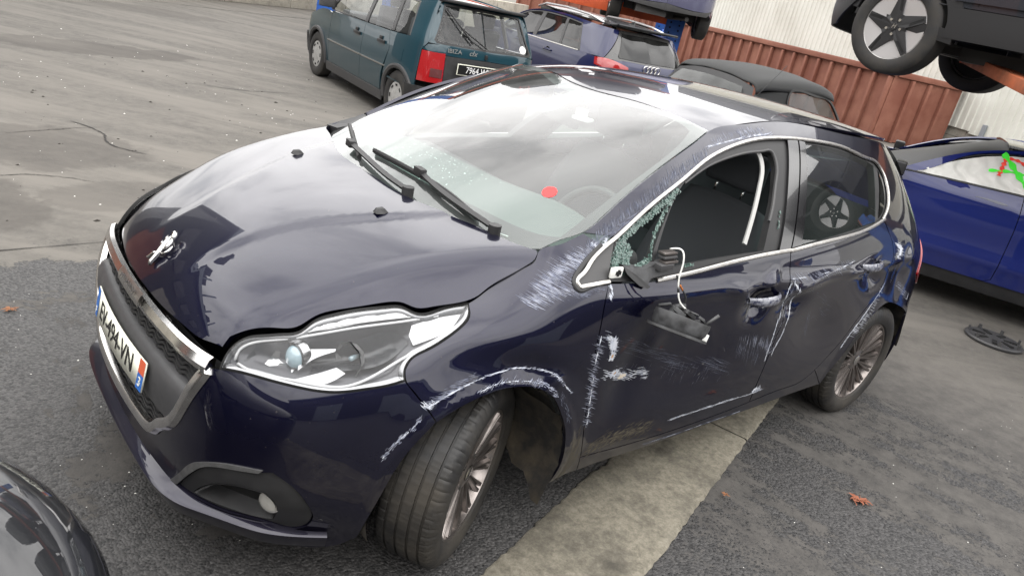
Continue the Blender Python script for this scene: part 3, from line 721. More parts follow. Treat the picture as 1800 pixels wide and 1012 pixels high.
 'FRIT_IN': [(-0.0838, 0.1215), (-0.1197, 0.3284), (-0.1697, 0.4942), (-0.2395, 0.6252), (-0.2719, 0.6567), (-0.3059, 0.6523), (-0.4822, 0.6253), (-0.6917, 0.5907), (-0.8745, 0.5413), (-0.9343, 0.5129), (-0.9408, 0.4737), (-0.9059, 0.2985), (-0.8451, 0.1538), (-0.8248, 0.0899), (-0.8248, -0.0899), (-0.8451, -0.1538), (-0.9059, -0.2985), (-0.9408, -0.4737), (-0.9343, -0.5129), (-0.8745, -0.5413), (-0.6917, -0.5907), (-0.4822, -0.6253), (-0.3059, -0.6523), (-0.2719, -0.6567), (-0.2395, -0.6252), (-0.1697, -0.4942), (-0.1197, -0.3284), (-0.0838, -0.1215)],
}
SCR = {
 'door_edge': ([(1.746, 0.7856), (1.7447, 0.709), (1.76, 0.624), (1.7773, 0.5351), (1.7941, 0.454)], (0.0476, -0.0213), 90, 0.0022, 0.55, 0.0164),
 'door_patch1': ([(1.78, 0.7813), (1.8114, 0.7477), (1.8223, 0.7051)], (0.0399, -0.0151), 60, 0.003, 0.75, 0.0127),
 'door_patch2': ([(1.8077, 0.6304), (1.8748, 0.6266), (1.9352, 0.5964), (1.9877, 0.5883)], (0.0385, -0.013), 90, 0.003, 0.75, 0.0174),
 'door_patch3': ([(1.9929, 0.5878), (2.0297, 0.6016), (2.0529, 0.5811)], (0.044, 0.0028), 34, 0.0018, 0.6, 0.0119),
 'door_lines': ([(1.8266, 0.7592), (1.9194, 0.7238), (2.0236, 0.6818), (2.1179, 0.6493), (2.2204, 0.5981), (2.3803, 0.5893), (2.4881, 0.5644)], (0.1263, -0.0407), 60, 0.0011, 0.33, 0.0282),
 'door_mid': ([(1.9393, 0.6402), (2.0998, 0.5844), (2.2628, 0.5692), (2.4699, 0.53), (2.5752, 0.5275)], (0.0145, 0.0349), 36, 0.0011, 0.24, 0.0382),
 'door_vert': ([(2.5377, 0.6694), (2.6205, 0.6475), (2.7337, 0.6195), (2.778, 0.5947)], (0.0134, -0.0641), 46, 0.0016, 0.55, 0.0143),
 'door_vert2': ([(2.5534, 0.6258), (2.7086, 0.5589)], (0.0115, -0.071), 30, 0.0012, 0.36, 0.0191),
 'seam_left': ([(2.7692, 0.8779), (2.7535, 0.8358), (2.8136, 0.7633), (2.7776, 0.7123), (2.7741, 0.6516), (2.7733, 0.5954), (2.7776, 0.5398)], (-0.0046, -0.0206), 80, 0.003, 0.85, 0.0048),
 'seam_right': ([(2.7927, 0.8806), (2.8698, 0.7923), (2.8672, 0.7342), (2.8523, 0.6898), (2.8483, 0.6499), (2.8282, 0.6071), (2.8153, 0.5624)], (-0.0006, -0.0226), 80, 0.003, 0.85, 0.0049),
 'seam_cross': ([(2.773, 0.853), (2.8389, 0.7471), (2.8015, 0.6726), (2.7921, 0.5716)], (0.0265, 0.0184), 40, 0.0013, 0.55, 0.0121),
 'rdoor_crease': ([(2.7751, 0.8965), (2.8902, 0.895), (3.0278, 0.9003), (3.1819, 0.9106), (3.3101, 0.9281)], (0.0499, -0.0289), 60, 0.0014, 0.55, 0.0151),
 'rdoor_fine': ([(2.8861, 0.8793), (3.0645, 0.7919), (3.1934, 0.7059), (3.0614, 0.6817)], (0.0706, -0.0311), 24, 0.001, 0.3, 0.0373),
 'rdoor_arc': ([(3.0869, 0.6102), (3.0614, 0.6817), (3.0441, 0.7257)], (0.0281, -0.0587), 16, 0.001, 0.3, 0.0129),
 'arch_rear_line': ([(3.5075, 0.4763), (3.5409, 0.5388), (3.5871, 0.6021), (3.6422, 0.6693), (3.6896, 0.7283), (3.728, 0.7818)], (0.0118, 0.0163), 120, 0.0032, 0.8, 0.0074),
 'arch_rear_tick': ([(3.571, 0.5449), (3.6325, 0.6125), (3.6995, 0.6919), (3.723, 0.7621)], (0.0528, -0.017), 70, 0.0016, 0.6, 0.021),
 'quarter': ([(3.7993, 0.9603), (3.8423, 0.9312), (3.79, 0.9059)], (0.075, -0.0183), 50, 0.0028, 0.7, 0.0184),
 'quarter2': ([(3.9509, 0.7382), (4.0286, 0.7061), (4.1004, 0.6732)], (0.0788, -0.0281), 26, 0.0018, 0.5, 0.0194),
 'quarter3': ([(4.1096, 0.6599), (4.1215, 0.6877)], (-0.0093, -0.0164), 14, 0.003, 0.7, 0.0066),
 'sill_line': ([(2.285, 0.3584), (2.488, 0.3671), (2.6746, 0.3717), (2.8364, 0.3753), (2.8942, 0.3842)], (0.0539, 0.003), 90, 0.0022, 0.6, 0.0061),
 'sill_blob': ([(2.8047, 0.3882), (2.8474, 0.3881)], (-0.0074, 0.0256), 26, 0.003, 0.7, 0.0101),
 'sill_edge': ([(2.1821, 0.2609), (2.3478, 0.2616), (2.5598, 0.2685), (2.7934, 0.2752)], (0.0456, 0.0005), 90, 0.0022, 0.42, 0.0048),
 'fender_top': ([(1.4707, 0.8889), (1.528, 0.9058), (1.5881, 0.9237), (1.6414, 0.9378)], (-0.039, 0.0163), 120, 0.0018, 0.5, 0.0184),
 'fender_top2': ([(1.5159, 0.9237), (1.5586, 0.947), (1.6043, 0.9712), (1.6469, 0.9958), (1.6904, 1.0201)], (-0.042, 0.0176), 150, 0.0018, 0.5, 0.0169),
 'fender_top3': ([(1.6589, 0.9796), (1.6932, 1.0087), (1.74, 1.0366)], (-0.0199, 0.0121), 60, 0.0016, 0.45, 0.0104),
 'fender_low': ([(1.6144, 0.9095), (1.6886, 0.9154), (1.75, 0.9258)], (-0.0327, 0.0066), 44, 0.0016, 0.42, 0.0103),
 'arch_line': ([(1.1481, 0.6395), (1.1848, 0.6587), (1.2266, 0.6781), (1.2792, 0.6963), (1.3341, 0.7113), (1.3946, 0.7173), (1.4597, 0.7138), (1.5259, 0.6999), (1.5726, 0.6844), (1.6159, 0.6482), (1.6652, 0.6059)], (0.0163, 0.0013), 150, 0.0022, 0.55, 0.0032),
 'arch_tick': ([(1.148, 0.6452), (1.2016, 0.6749), (1.2535, 0.7003), (1.2981, 0.7121)], (-0.0291, -0.0043), 90, 0.0014, 0.42, 0.0094),
 'arch_corner': ([(1.137, 0.651), (1.1481, 0.6395), (1.1607, 0.6507)], (-0.0142, 0.0087), 30, 0.003, 0.6, 0.0062),
 'arch_low': ([(1.3036, 0.6727), (1.3506, 0.6857), (1.4101, 0.6876), (1.4753, 0.6774), (1.5313, 0.659)], (0.0131, 0.0089), 80, 0.0016, 0.45, 0.0081),
 'arch_blue': ([(1.5182, 0.6724), (1.534, 0.6616), (1.5775, 0.6287), (1.5945, 0.6065)], (0.0173, -0.0095), 40, 0.0028, 0.5, 0.0086),
 'arch_rear_side': ([(1.6057, 0.6216), (1.6455, 0.5644), (1.6801, 0.5031)], (0.0136, -0.0177), 34, 0.0016, 0.4, 0.0107),
 'bump_edge': ([(1.0376, 0.5), (1.0607, 0.5335), (1.0809, 0.5578), (1.109, 0.586), (1.1306, 0.6116)], (0.0096, 0.0126), 80, 0.0018, 0.45, 0.0062),
 'pillar_a': ([(1.7198, 1.0358), (1.7784, 1.0741), (1.85, 1.1121), (1.9271, 1.1504), (2.0119, 1.1905), (2.1091, 1.2338), (2.2155, 1.2713), (2.3316, 1.3103)], (-0.0033, 0.0297), 420, 0.0018, 0.42, 0.0114),
 'pillar_a2': ([(1.7515, 1.043), (1.846, 1.0919), (1.9489, 1.1417), (2.0658, 1.1916), (2.2044, 1.2467), (2.3391, 1.294)], (0.0263, 0.0116), 200, 0.002, 0.38, 0.0077),
 'pillar_c': ([(2.3833, 1.342), (2.4993, 1.3634), (2.6214, 1.3823), (2.7624, 1.392)], (-0.0088, 0.0195), 120, 0.0018, 0.45, 0.0092),
 'pillar_d': ([(2.358, 1.3278), (2.5269, 1.3546), (2.6881, 1.375), (2.7941, 1.3847)], (0.0465, 0.0089), 70, 0.0016, 0.5, 0.0047),
 'flap': ([(1.7311, 1.0422), (1.7499, 1.0355), (1.7758, 1.0408), (1.7874, 1.0563)], (0.0119, 0.0064), 40, 0.0028, 0.6, 0.0053),
 'fdoor_top': ([(1.77, 0.9358), (1.7813, 0.92), (1.7695, 0.8969)], (0.0053, -0.0143), 36, 0.0032, 0.7, 0.0053),
}
# ------------------------------------------------------------------ ground
def ground_mat():
    m = mat('yard_asphalt', (.1, .1, .1), .85); n, L = nodes_of(m); b = n['Principled BSDF']; N = n.new
    geo = N('ShaderNodeNewGeometry'); P = geo.outputs['Position']
    def noise(scale, det=6, rough=.6, vec=None, dist=0):
        q = N('ShaderNodeTexNoise'); q.inputs['Scale'].default_value = scale; q.inputs['Detail'].default_value = det; q.inputs['Roughness'].default_value = rough; q.inputs['Distortion'].default_value = dist
        L.new(vec if vec is not None else P, q.inputs['Vector']); return q.outputs['Fac']
    def rng(v, a, b_, c=0, d=1, sm_=True):
        q = N('ShaderNodeMapRange'); q.interpolation_type = 'SMOOTHSTEP' if sm_ else 'LINEAR'
        for k, x in (('From Min', a), ('From Max', b_), ('To Min', c), ('To Max', d)): q.inputs[k].default_value = x
        L.new(v, q.inputs['Value']); return q.outputs[0]
    def math_(op, a, b_):
        q = N('ShaderNodeMath'); q.operation = op
        for i, v in enumerate((a, b_)):
            if isinstance(v, (int, float)): q.inputs[i].default_value = v
            else: L.new(v, q.inputs[i])
        return q.outputs[0]
    def mix(f, a, c):
        q = N('ShaderNodeMix'); q.data_type = 'RGBA'; L.new(f, q.inputs['Factor'])
        for i, v in ((6, a), (7, c)):
            if isinstance(v, tuple): q.inputs[i].default_value = (*v, 1)
            else: L.new(v, q.inputs[i])
        return q.outputs[2]
    sp = N('ShaderNodeSeparateXYZ'); L.new(P, sp.inputs[0]); X, Y = sp.outputs['X'], sp.outputs['Y']
    def stretched(ang, sx, sy):
        r_ = N('ShaderNodeMapping'); r_.inputs['Rotation'].default_value = (0, 0, R(ang)); L.new(P, r_.inputs['Vector'])
        s_ = N('ShaderNodeMapping'); s_.inputs['Scale'].default_value = (sx, sy, 1); L.new(r_.outputs[0], s_.inputs['Vector']); return s_.outputs[0]
    vo = N('ShaderNodeTexVoronoi'); vo.inputs['Scale'].default_value = 105; vo.inputs['Randomness'].default_value = 1; L.new(P, vo.inputs['Vector'])
    vs = N('ShaderNodeSeparateColor'); L.new(vo.outputs['Color'], vs.inputs[0]); cell = vs.outputs[0]
    grain = noise(160, 4, .7); patch = noise(1.9, 12, .68, dist=.3); big = noise(.42, 6, .55); fine = noise(9, 10, .72)
    streak = noise(1.0, 11, .66, stretched(-13.9, 2.1, .42), .25)          # tyre lanes run across behind the wreck
    lanes = noise(1.0, 9, .62, stretched(38, .5, 2.4), .3)                 # sweeping marks over the open yard
    # stones of the worn surface
    base = mix(rng(cell, 0, 1, 0, 1, False), (.013, .013, .0135), (.066, .064, .063))
    base = mix(math_('MULTIPLY', rng(grain, .45, .75), .6), base, (.085, .082, .078))
    dust = mix(rng(fine, .3, .72), (.076, .071, .064), (.116, .108, .096))
    dust = mix(rng(lanes, .38, .66), dust, (.134, .124, .110))
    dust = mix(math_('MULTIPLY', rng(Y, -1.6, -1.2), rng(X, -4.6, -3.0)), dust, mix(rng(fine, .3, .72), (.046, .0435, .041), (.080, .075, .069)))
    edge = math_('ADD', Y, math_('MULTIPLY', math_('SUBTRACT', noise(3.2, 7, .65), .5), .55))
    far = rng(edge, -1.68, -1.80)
    near = math_('MULTIPLY', rng(patch, .555, .60), .80)
    rear = math_('MULTIPLY', rng(X, -.35, -1.5), rng(math_('ADD', streak, math_('MULTIPLY', math_('SUBTRACT', fine, .5), .30)), .45, .57))
    rear = math_('MAXIMUM', rear, rng(X, -2.7, -3.2, 0, .95))
    D = math_('MAXIMUM', math_('MULTIPLY', far, rng(math_('ADD', patch, math_('MULTIPLY', lanes, .5)), .50, .80, .72, 1)), math_('MAXIMUM', near, math_('MULTIPLY', rear, .93)))
    # stones poke through where the dust is thin
    D = rng(math_('ADD', D, math_('MULTIPLY', math_('SUBTRACT', cell, .5), .55)), .30, .72)
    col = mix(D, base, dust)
    def blot(cx, cy, ax, ay, k):
        q = math_('ADD', math_('POWER', math_('DIVIDE', math_('SUBTRACT', X, cx), ax), 2.0), math_('POWER', math_('DIVIDE', math_('SUBTRACT', Y, cy), ay), 2.0))
        return math_('MULTIPLY', rng(math_('ADD', q, math_('MULTIPLY', math_('SUBTRACT', noise(2.6, 9, .68), .5), 2.6)), 1.15, .75), k)
    for args in ((-.75, -7.75, 1.25, .42, .62), (.45, -3.75, .75, .55, .45), (.1, -2.7, .5, .28, .35), (-2.2, -11.8, 1.6, .5, .4), (.95, -2.6, .4, .5, .5), (-3.4, -3.3, .9, .5, .3)):
        col = mix(blot(*args), col, (.050, .045, .040))
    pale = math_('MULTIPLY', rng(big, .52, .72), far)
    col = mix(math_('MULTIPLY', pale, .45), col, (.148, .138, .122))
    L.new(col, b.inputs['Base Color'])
    hh = math_('ADD', math_('MULTIPLY', vo.outputs['Distance'], -1.0), math_('MULTIPLY', grain, .35))
    hh = math_('MULTIPLY', hh, math_('SUBTRACT', 1.0, math_('MULTIPLY', D, .86)))
    bp = N('ShaderNodeBump'); bp.inputs['Strength'].default_value = .75; bp.inputs['Distance'].default_value = .006; L.new(hh, bp.inputs['Height']); L.new(bp.outputs[0], b.inputs['Normal'])
    ro = rng(D, 0, 1, .62, .95, False); L.new(ro, b.inputs['Roughness']); b.inputs['Specular IOR Level'].default_value = .4
    return m
ground_mat()
mk('ground', [(-160, -160, 0), (160, -160, 0), (160, 160, 0), (-160, 160, 0)], [(0, 1, 2, 3)], MAT['yard_asphalt'])
GROUND = bpy.data.objects['ground']; GROUND['kind'] = 'structure'
mat('crack_dark', (.022, .020, .018), .95)
def crack(pts, w, seed):
    rg = np.random.default_rng(seed); q = spl([(x, y, 0) for x, y in pts], 60); V = []
    q[:, :2] += np.cumsum(rg.normal(0, .0035, (60, 2)), axis=0)*np.sin(np.linspace(0, math.pi, 60))[:, None]
    for i in range(60):
        d = q[min(i+1, 59)]-q[max(i-1, 0)]; d /= np.linalg.norm(d)+1e-9; n = np.array([-d[1], d[0], 0])*w*rg.uniform(.25, 1)*math.sin(math.pi*(i+.5)/60)**.4; V += [q[i]+n+[0, 0, .004], q[i]-n+[0, 0, .004]]
    mk('crack', V, [(2*i, 2*i+1, 2*i+3, 2*i+2) for i in range(59)], MAT['crack_dark'], GROUND, False)
crack([(2.2, -1.84), (.85, -1.91), (.26, -1.97), (-1.2, -2.06), (-2.6, -2.1)], .006, 1)
crack([(.06, -4.45), (-.11, -4.08), (-.10, -3.82), (-.27, -3.60)], .011, 2); crack([(.54, -4.02), (.23, -4.17), (-.09, -4.27)], .006, 3)
crack([(.9, -3.0), (.5, -3.1), (.2, -2.95)], .005, 4); crack([(-1.2, -6.4), (-1.9, -6.1), (-2.6, -6.2)], .008, 5); crack([(-2.76, -13.18), (-4.69, -13.6), (-7.0, -14.4)], .02, 6)
def concrete_mat(name, c0, c1, c2):
    m = mat(name, c0, .9); n, L = nodes_of(m); b = n['Principled BSDF']; N = n.new
    geo = N('ShaderNodeNewGeometry')
    def noise(s, d=7, r=.6):
        q = N('ShaderNodeTexNoise'); q.inputs['Scale'].default_value = s; q.inputs['Detail'].default_value = d; q.inputs['Roughness'].default_value = r; L.new(geo.outputs['Position'], q.inputs['Vector']); return q.outputs['Fac']
    def mx(f, a, c, lo, hi):
        r = N('ShaderNodeMapRange'); r.inputs['From Min'].default_value = lo; r.inputs['From Max'].default_value = hi; L.new(f, r.inputs['Value'])
        q = N('ShaderNodeMix'); q.data_type = 'RGBA'; L.new(r.outputs[0], q.inputs['Factor'])
        for i, v in ((6, a), (7, c)):
            if isinstance(v, tuple): q.inputs[i].default_value = (*v, 1)
            else: L.new(v, q.inputs[i])
        return q.outputs[2]
    c = mx(noise(45, 8, .8), c0, c1, .38, .62); c = mx(noise(3.4, 12, .72), c, c2, .47, .66)
    L.new(c, b.inputs['Base Color'])
    bp = N('ShaderNodeBump'); bp.inputs['Strength'].default_value = .5; bp.inputs['Distance'].default_value = .004; L.new(noise(120, 5, .7), bp.inputs['Height']); L.new(bp.outputs[0], b.inputs['Normal'])
    return m
concrete_mat('concrete_strip', (.110, .099, .075), (.215, .197, .155), (.052, .047, .037))
concrete_mat('concrete_wall', (.25, .235, .20), (.32, .30, .26), (.17, .155, .13))
concrete_mat('concrete_pale', (.36, .34, .29), (.45, .42, .36), (.25, .235, .2))
# flush concrete strip through the yard, ragged edges, cast in bays with open joints
def strip():
    a0, b0 = np.array([-2.234, .591]), np.array([-.558, 1.139]); d = (b0-a0)/np.linalg.norm(b0-a0)     # right-hand edge
    nrm = np.array([d[1], -d[0]])                                     # towards the car
    root = empty('concrete_strip', (0, 0, 0)); tag(root, kind='structure')
    rg = np.random.default_rng(3)
    cuts = [-7.5, -5.3, -3.1, -.95, .55, 2.6, 4.8]
    for i in range(len(cuts)-1):
        t0, t1 = cuts[i]+.004, cuts[i+1]-.004; n = 90; ts = np.linspace(t0, t1, n); V = []
        j0 = np.cumsum(rg.normal(0, .004, n)); j0 -= np.linspace(j0[0], j0[-1], n); j1 = np.cumsum(rg.normal(0, .006, n)); j1 -= np.linspace(j1[0], j1[-1], n)
        for k, t in enumerate(ts):
            p = a0+d*t+nrm*(j0[k]*.25+rg.normal(0, .002)); q = a0+d*t+nrm*(.385+j1[k]*.22+rg.normal(0, .004))
            for w in (0, .03, .5, .97, 1):
                z = .004+(.008 if 0 < w < 1 else 0)
                r = p+(q-p)*w; V.append((r[0], r[1], z))
        F = [(k*5+j, k*5+j+1, (k+1)*5+j+1, (k+1)*5+j) for k in range(n-1) for j in range(4)]
        mk('slab', V, F, MAT['concrete_strip'], root)
strip()
# ------------------------------------------------------------------ the crashed navy hatchback
def wheel(parent, name, loc, rz=0, tr=.308, tw=.195, rim=.216, style='multi', rub='rubber_dusty', alloy='alloy', tread=True, seg=180, side=1, tilt=0):
    """wheel > tyre, rim, spokes, hub; local axis y outward"""
    w = empty(name, loc, rz); w.parent = parent; w.rotation_euler = (tilt, 0, rz if side > 0 else rz+math.pi)
    h = tw/2
    pr = [(h*.80, rim-.004), (h*.93, rim+.006), (h*1.0, rim+.022), (h*1.03, rim+(tr-rim)*.45), (h*1.0, rim+(tr-rim)*.68), (h*.93, tr-.018), (h*.86, tr-.008)]
    cols = []
    if tread:
        g = [-.56, -.19, .19, .56]; xs = [h*.78]
        for q in g[::-1]: xs += [h*(q+.045)+.0, h*(q+.04), h*(q-.04), h*(q-.045)]
        xs += [-h*.78]
        crown = lambda y: tr-.006*(abs(y)/h)**2.5
        tp = [(xs[0], crown(xs[0]))]
        for k in range(4):
            a = xs[1+4*k:5+4*k]; tp += [(a[0], crown(a[0])), (a[1], crown(a[1])-.007), (a[2], crown(a[2])-.007), (a[3], crown(a[3]))]
        tp += [(xs[-1], crown(xs[-1]))]
    else: tp = [(h*.78, tr-.002), (h*.4, tr), (-h*.4, tr), (-h*.78, tr-.002)]
    sh = [(h*.86, tr-.008)]
    prof = pr+tp+[(-y, r) for y, r in pr[::-1]]
    nb = 62
    def rf(a, j, y, r):
        if not tread: return 0
        f = (a*nb/(2*math.pi)) % 1
        if abs(y) > h*.66 and r > tr-.03:
            ff = (f+.35*abs(y)/h) % 1; return -.0035*(1 if ff < .16 else 0)
        if abs(y) < h*.62 and r > tr-.0065: return -.0022*(1 if (f+1.3*y/h) % 1 < .17 else 0)
        return 0
    lathe('tyre', prof, MAT[rub], w, seg*2 if tread else seg, rf, auto=28)
    b = MAT[alloy]
    if side:
        rp = [(h*.80, rim-.003), (h*.86, rim+.004), (h*.84, rim-.006), (h*.70, rim-.012), (h*.2, rim-.022), (-h*.7, rim-.018), (-h*.8, rim-.003)]
        lathe('rim', rp, b, w, 72, auto=35)
        disc = MB(); V, F = [], []
        lathe('brake_disc', [(h*.05, .02), (h*.05, .135), (-h*.05, .135), (-h*.05, .02)], MAT['steel_dark'], w, 40)
        lathe('wheel_well_back', [(-h*.55, .01), (-h*.60, rim-.02)], MAT['void'], w, 40)
    if style == 'multi':
        # seven groups of twin blades and a plain spoke, dished to the hub
        sp = MB(); n = 16
        for k in range(n):
            for dd in (-.052, .052):
                a = 2*math.pi*k/n+dd
                ca, sa = math.cos(a), math.sin(a)
                def pt(r, t, y, tw=0): return (r*ca-t*sa, y, r*sa+t*ca)
                rr = [.052, .10, .15, .185, rim-.010]; yy = [h*.60, h*.66, h*.72, h*.76, h*.80]; ww = [.0042, .0048, .0062, .0080, .0105]
                V = []; 
                for r, y, q in zip(rr, yy, ww): V += [pt(r, -q, y-.012), pt(r, -q*.55, y+.002), pt(r, q*.55, y+.002), pt(r, q, y-.012)]
                F = [(4*i+j, 4*i+j+1, 4*i+j+5, 4*i+j+4) for i in range(4) for j in range(3)]+[(16, 17, 18, 19), (0, 3, 2, 1)]
                sp.add(V, F)
        sp.build('spokes', b, w, auto=40)
        lathe('hub_face', [(h*.70, .001), (h*.70, .020), (h*.66, .028), (h*.63, .050), (h*.56, .066), (h*.30, .066)], b, w, 40)
        for k in range(4):
            bo = MB()
            a = math.pi/4+k*math.pi/2; x, z = .054*math.cos(a), .054*math.sin(a)
            bo.tube([(x, h*.52, z), (x, h*.645, z)], .009, 8); bo.build('wheel_bolt', MAT['steel_dark'], w)
        lathe('centre_cap', [(h*.712, .001), (h*.712, .022), (h*.69, .027)], MAT['chrome'], w, 24)
    return w
HERO = empty('hatchback', (0, 0, 0), 0, 'crashed navy blue hatchback with scraped left side and missing door mirror', 'car')
def sz(x, z): return (float(H.s_of_x(x)), z)
def hpanel(name, outline, m='navy', **k):
    return panel(name, H, outline, MAT[m], HERO, **k)
B = BK
# bonnet
hood_half = [(B['HOODREAR'][-1][0]+.004, 0)]
hr = [p for p in B['HOODREAR'] if p[1] > .02]; hf = [p for p in B['HOODFRONT'] if p[1] > .03]
hood_out = [(hr[-1][0]+.001, 0.0)]+hr[::-1]+B['HOODSEAM_F'][::-1][1:-1]+B['HOODLAMP'][::-1]+hf[::-1][1:]+[(hf[0][0]+.001, 0.0)]
def mirror_outline(o): 
    return o+[(x, -y) for x, y in o[::-1] if y > 1e-6]
hood = panel('bonnet', HOOD, mirror_outline(hood_out), MAT['navy'], HERO, step=.017, gap=.002, flange=.02, corner=30)
# wings
fen = B['HOODSEAM']+[B['HOODSEAM'][-1]]
fen = B['HOODSEAM'][:-1]+B['APIL']+B['RUBBER']+B['DOORF'][1:]+B['FENBOT'][1:]+B['ARCHF'][::-1][1:]+B['BUMPSEAM'][::-1][1:]+[q for q in B['LAMP'][13:20]][::-1]
wing = hpanel('wing', fen, step=.014)
panel('wing', HR, fen, MAT['navy'], HERO, step=.025, mirror=1)
# front bumper: half outline from the chrome corner round the arch to the centre
bp = [B['LAMP'][0]]+B['LAMP'][:0]+B['LAMP'][::-1][0:9]+B['BUMPSEAM'][1:]+B['ARCHB'][1:]+B['BUMPBOT'][1:]
low = [(.45, .215), (.25, .215), (0, .215)]
chr_o = [((a_[0]*.45+b__[0]*.55), (a_[1]*.45+b__[1]*.55)) for a_, b__ in zip(B['CHR_OUT'], [B['CHR_IN'][0]]+B['CHR_IN'])]
CHZ = B['CHR_OUT'][-1][1]
bump_out = bp+low+[(0, CHZ+.012), (.15, CHZ+.014)]+chr_o[::-1]
bump = panel('front_bumper', H, bump_out, MAT['navy'], HERO, holes=[B['FOG'][0:0] or B['FOG']], step=.016, both=True, corner=30)
# chin lip: a ledge standing proud of the bumper
def lip_path(n=60):
    key = [(-.0, .803, .236), (.2, .799, .236), (.34, .790, .235), (.43, .772, .234), (.475, .752, .233), (.53, .712, .232), (.60, .656, .231), (.673, .592, .230), (.724, .517, .229), (.76, .44, .226)]
    p = spl([(x, y, z) for y, x, z in key], n); return p
lp = lip_path(); lp = np.vstack([(lp*[1, -1, 1])[::-1][:-1], lp])
V = []; F = []
for i, p in enumerate(lp):
    a = lp[max(i-1, 0)]; b_ = lp[min(i+1, len(lp)-1)]; t = b_-a; t /= np.linalg.norm(t); o = np.array([t[1], -t[0], 0]); o = o if o[0] > 0 else -o
    if abs(p[1]) < .01: o = np.array([1, 0, 0])
    e = 1-.7*sm(.60, .75, abs(p[1]))
    V += [p-o*.055*e+[0, 0, .022*e], p-o*.012*e+[0, 0, .010*e], p+o*.000, p-o*.003-[0, 0, .014], p-o*.022-[0, 0, .050], p-o*.08-[0, 0, .062]]
F = [(6*i+j, 6*i+j+1, 6*i+j+7, 6*i+j+6) for i in range(len(lp)-1) for j in range(5)]
lipo = mk('chin_lip', V, F, MAT['navy'], HERO, True, auto=30)
# fog lamp insert: black bezel with a scooped recess and a lamp
for mir in (0, 1):
    S = HR if mir else H
    fz = panel('fog_bezel', S, B['FOG'], MAT['plastic'], HERO, holes=[B['FOGHOLE']], step=.016, off=-.006, mirror=mir, gap=.002, flange=.02)
    hole = smooth_poly(B['FOGHOLE'], .014); n = len(hole); c = hole.mean(0)+[.03, -.006]
    V = []; F = []
    for k, (sc, dp) in enumerate(((1, .004), (.97, .02), (.86, .05), (.6, .075), (.0, .085))):
        q = c+(hole-c)*sc; P = S.P(q[:, 0], q[:, 1]); Nn = S.N(q[:, 0], q[:, 1]); Nn[(Nn[:, 1] < 0)] *= -1
        V.append(P-Nn*dp)
    V = np.vstack(V)*([1, -1, 1] if mir else [1, 1, 1]); F = [(k*n+i, k*n+(i+1) % n, (k+1)*n+(i+1) % n, (k+1)*n+i) for k in range(4) for i in range(n)]
    mk('recess', V, F, MAT['plastic'], fz)
    pc = S.P(*B['FOGHOLE'][5])[0]; 
    fl = MB()
    ctr = np.array([.570, .660, .315]); ax = np.array([.80, .55, 0.05]); ax /= np.linalg.norm(ax)
    if mir: ctr = ctr*[1, -1, 1]; ax = ax*[1, -1, 1]
    M4 = basis(ctr, np.cross([0, 0, 1], ax), (0, 0, 1)).to_3x3()
    V = []; F = []; ns = 24
    for k, (r, d) in enumerate(((.034, 0), (.032, .004), (.020, .008), (.0, .010))):
        for i in range(ns):
            a = 2*math.pi*i/ns; V.append(Vector(ctr)+M4 @ Vector((r*math.cos(a), r*math.sin(a), 0))+Vector(ax)*d)
    F = [(k*ns+i, k*ns+(i+1) % ns, (k+1)*ns+(i+1) % ns, (k+1)*ns+i) for k in range(3) for i in range(ns)]
    mk('fog_lamp', V, F, MAT['fog_lens'], fz)
    panel('fog_trim', S, B['FOGTRIM'], MAT['trim_satin'], HERO, step=.012, off=.004, mirror=mir, gap=.0005, flange=.012, corner=30)
# grille: chrome surround, mesh rows, number plate bar
ci = B['CHR_IN']
_ny = np.linspace(0, .56, 57); _nz = np.linspace(.27, .73, 47); _nx = []
_ss = H.s[:360:3]
for z_ in _nz:
    P_ = HR.P(_ss, np.full(len(_ss), z_)); _nx.append(np.interp(_ny, P_[:, 1], P_[:, 0]))
_nx = np.array(_nx)
def nose_x(y, z):
    y = abs(y); i = min(max(np.searchsorted(_nz, z)-1, 0), 45); t = (z-_nz[i])/(_nz[i+1]-_nz[i])
    return np.interp(y, _ny, _nx[i])*(1-t)+np.interp(y, _ny, _nx[i+1])*t
def fx(y, z, off=0):
    """point on the nose at lateral y"""
    p = np.array([nose_x(y, z), y, z])
    if off:
        e = .01; n = np.array([1, -(nose_x(y+e, z)-nose_x(y-e, z))/(2*e), -(nose_x(y, z+e)-nose_x(y, z-e))/(2*e)]); p = p+n/np.linalg.norm(n)*off
    return p
topz = 0.642; botz = CHZ+.012
half = [(0, botz+.002), (.10, botz+.002), (.20, botz+.003), (.26, botz+.006), (.300, botz+.020), (.330, botz+.05), (.385, .435), (.435, .515), (.468, .60), (.480, .638), (.470, .652), (.40, .654), (.30, .655), (.15, .656), (0, .656)]
yz = np.vstack([half, [(-a, b_) for a, b_ in half[::-1][1:-1]]])
yz = smooth_poly(yz, .02, 50)
ring = np.array([fx(a, b_, .006) for a, b_ in yz]); ringn = []
for a, b_ in yz:
    e = .004; n = np.cross(fx(a+e, b_)-fx(a-e, b_), fx(a, b_+e)-fx(a, b_-e)); n /= np.linalg.norm(n); ringn.append(n if n[0] > 0 else -n)
gr = sweep('grille_surround', ring, [(-.020, -.012), (-.018, .004), (-.006, .011), (.009, .010), (.019, -.003), (.019, -.02)], MAT['chrome'], HERO, up=ringn, close=True)
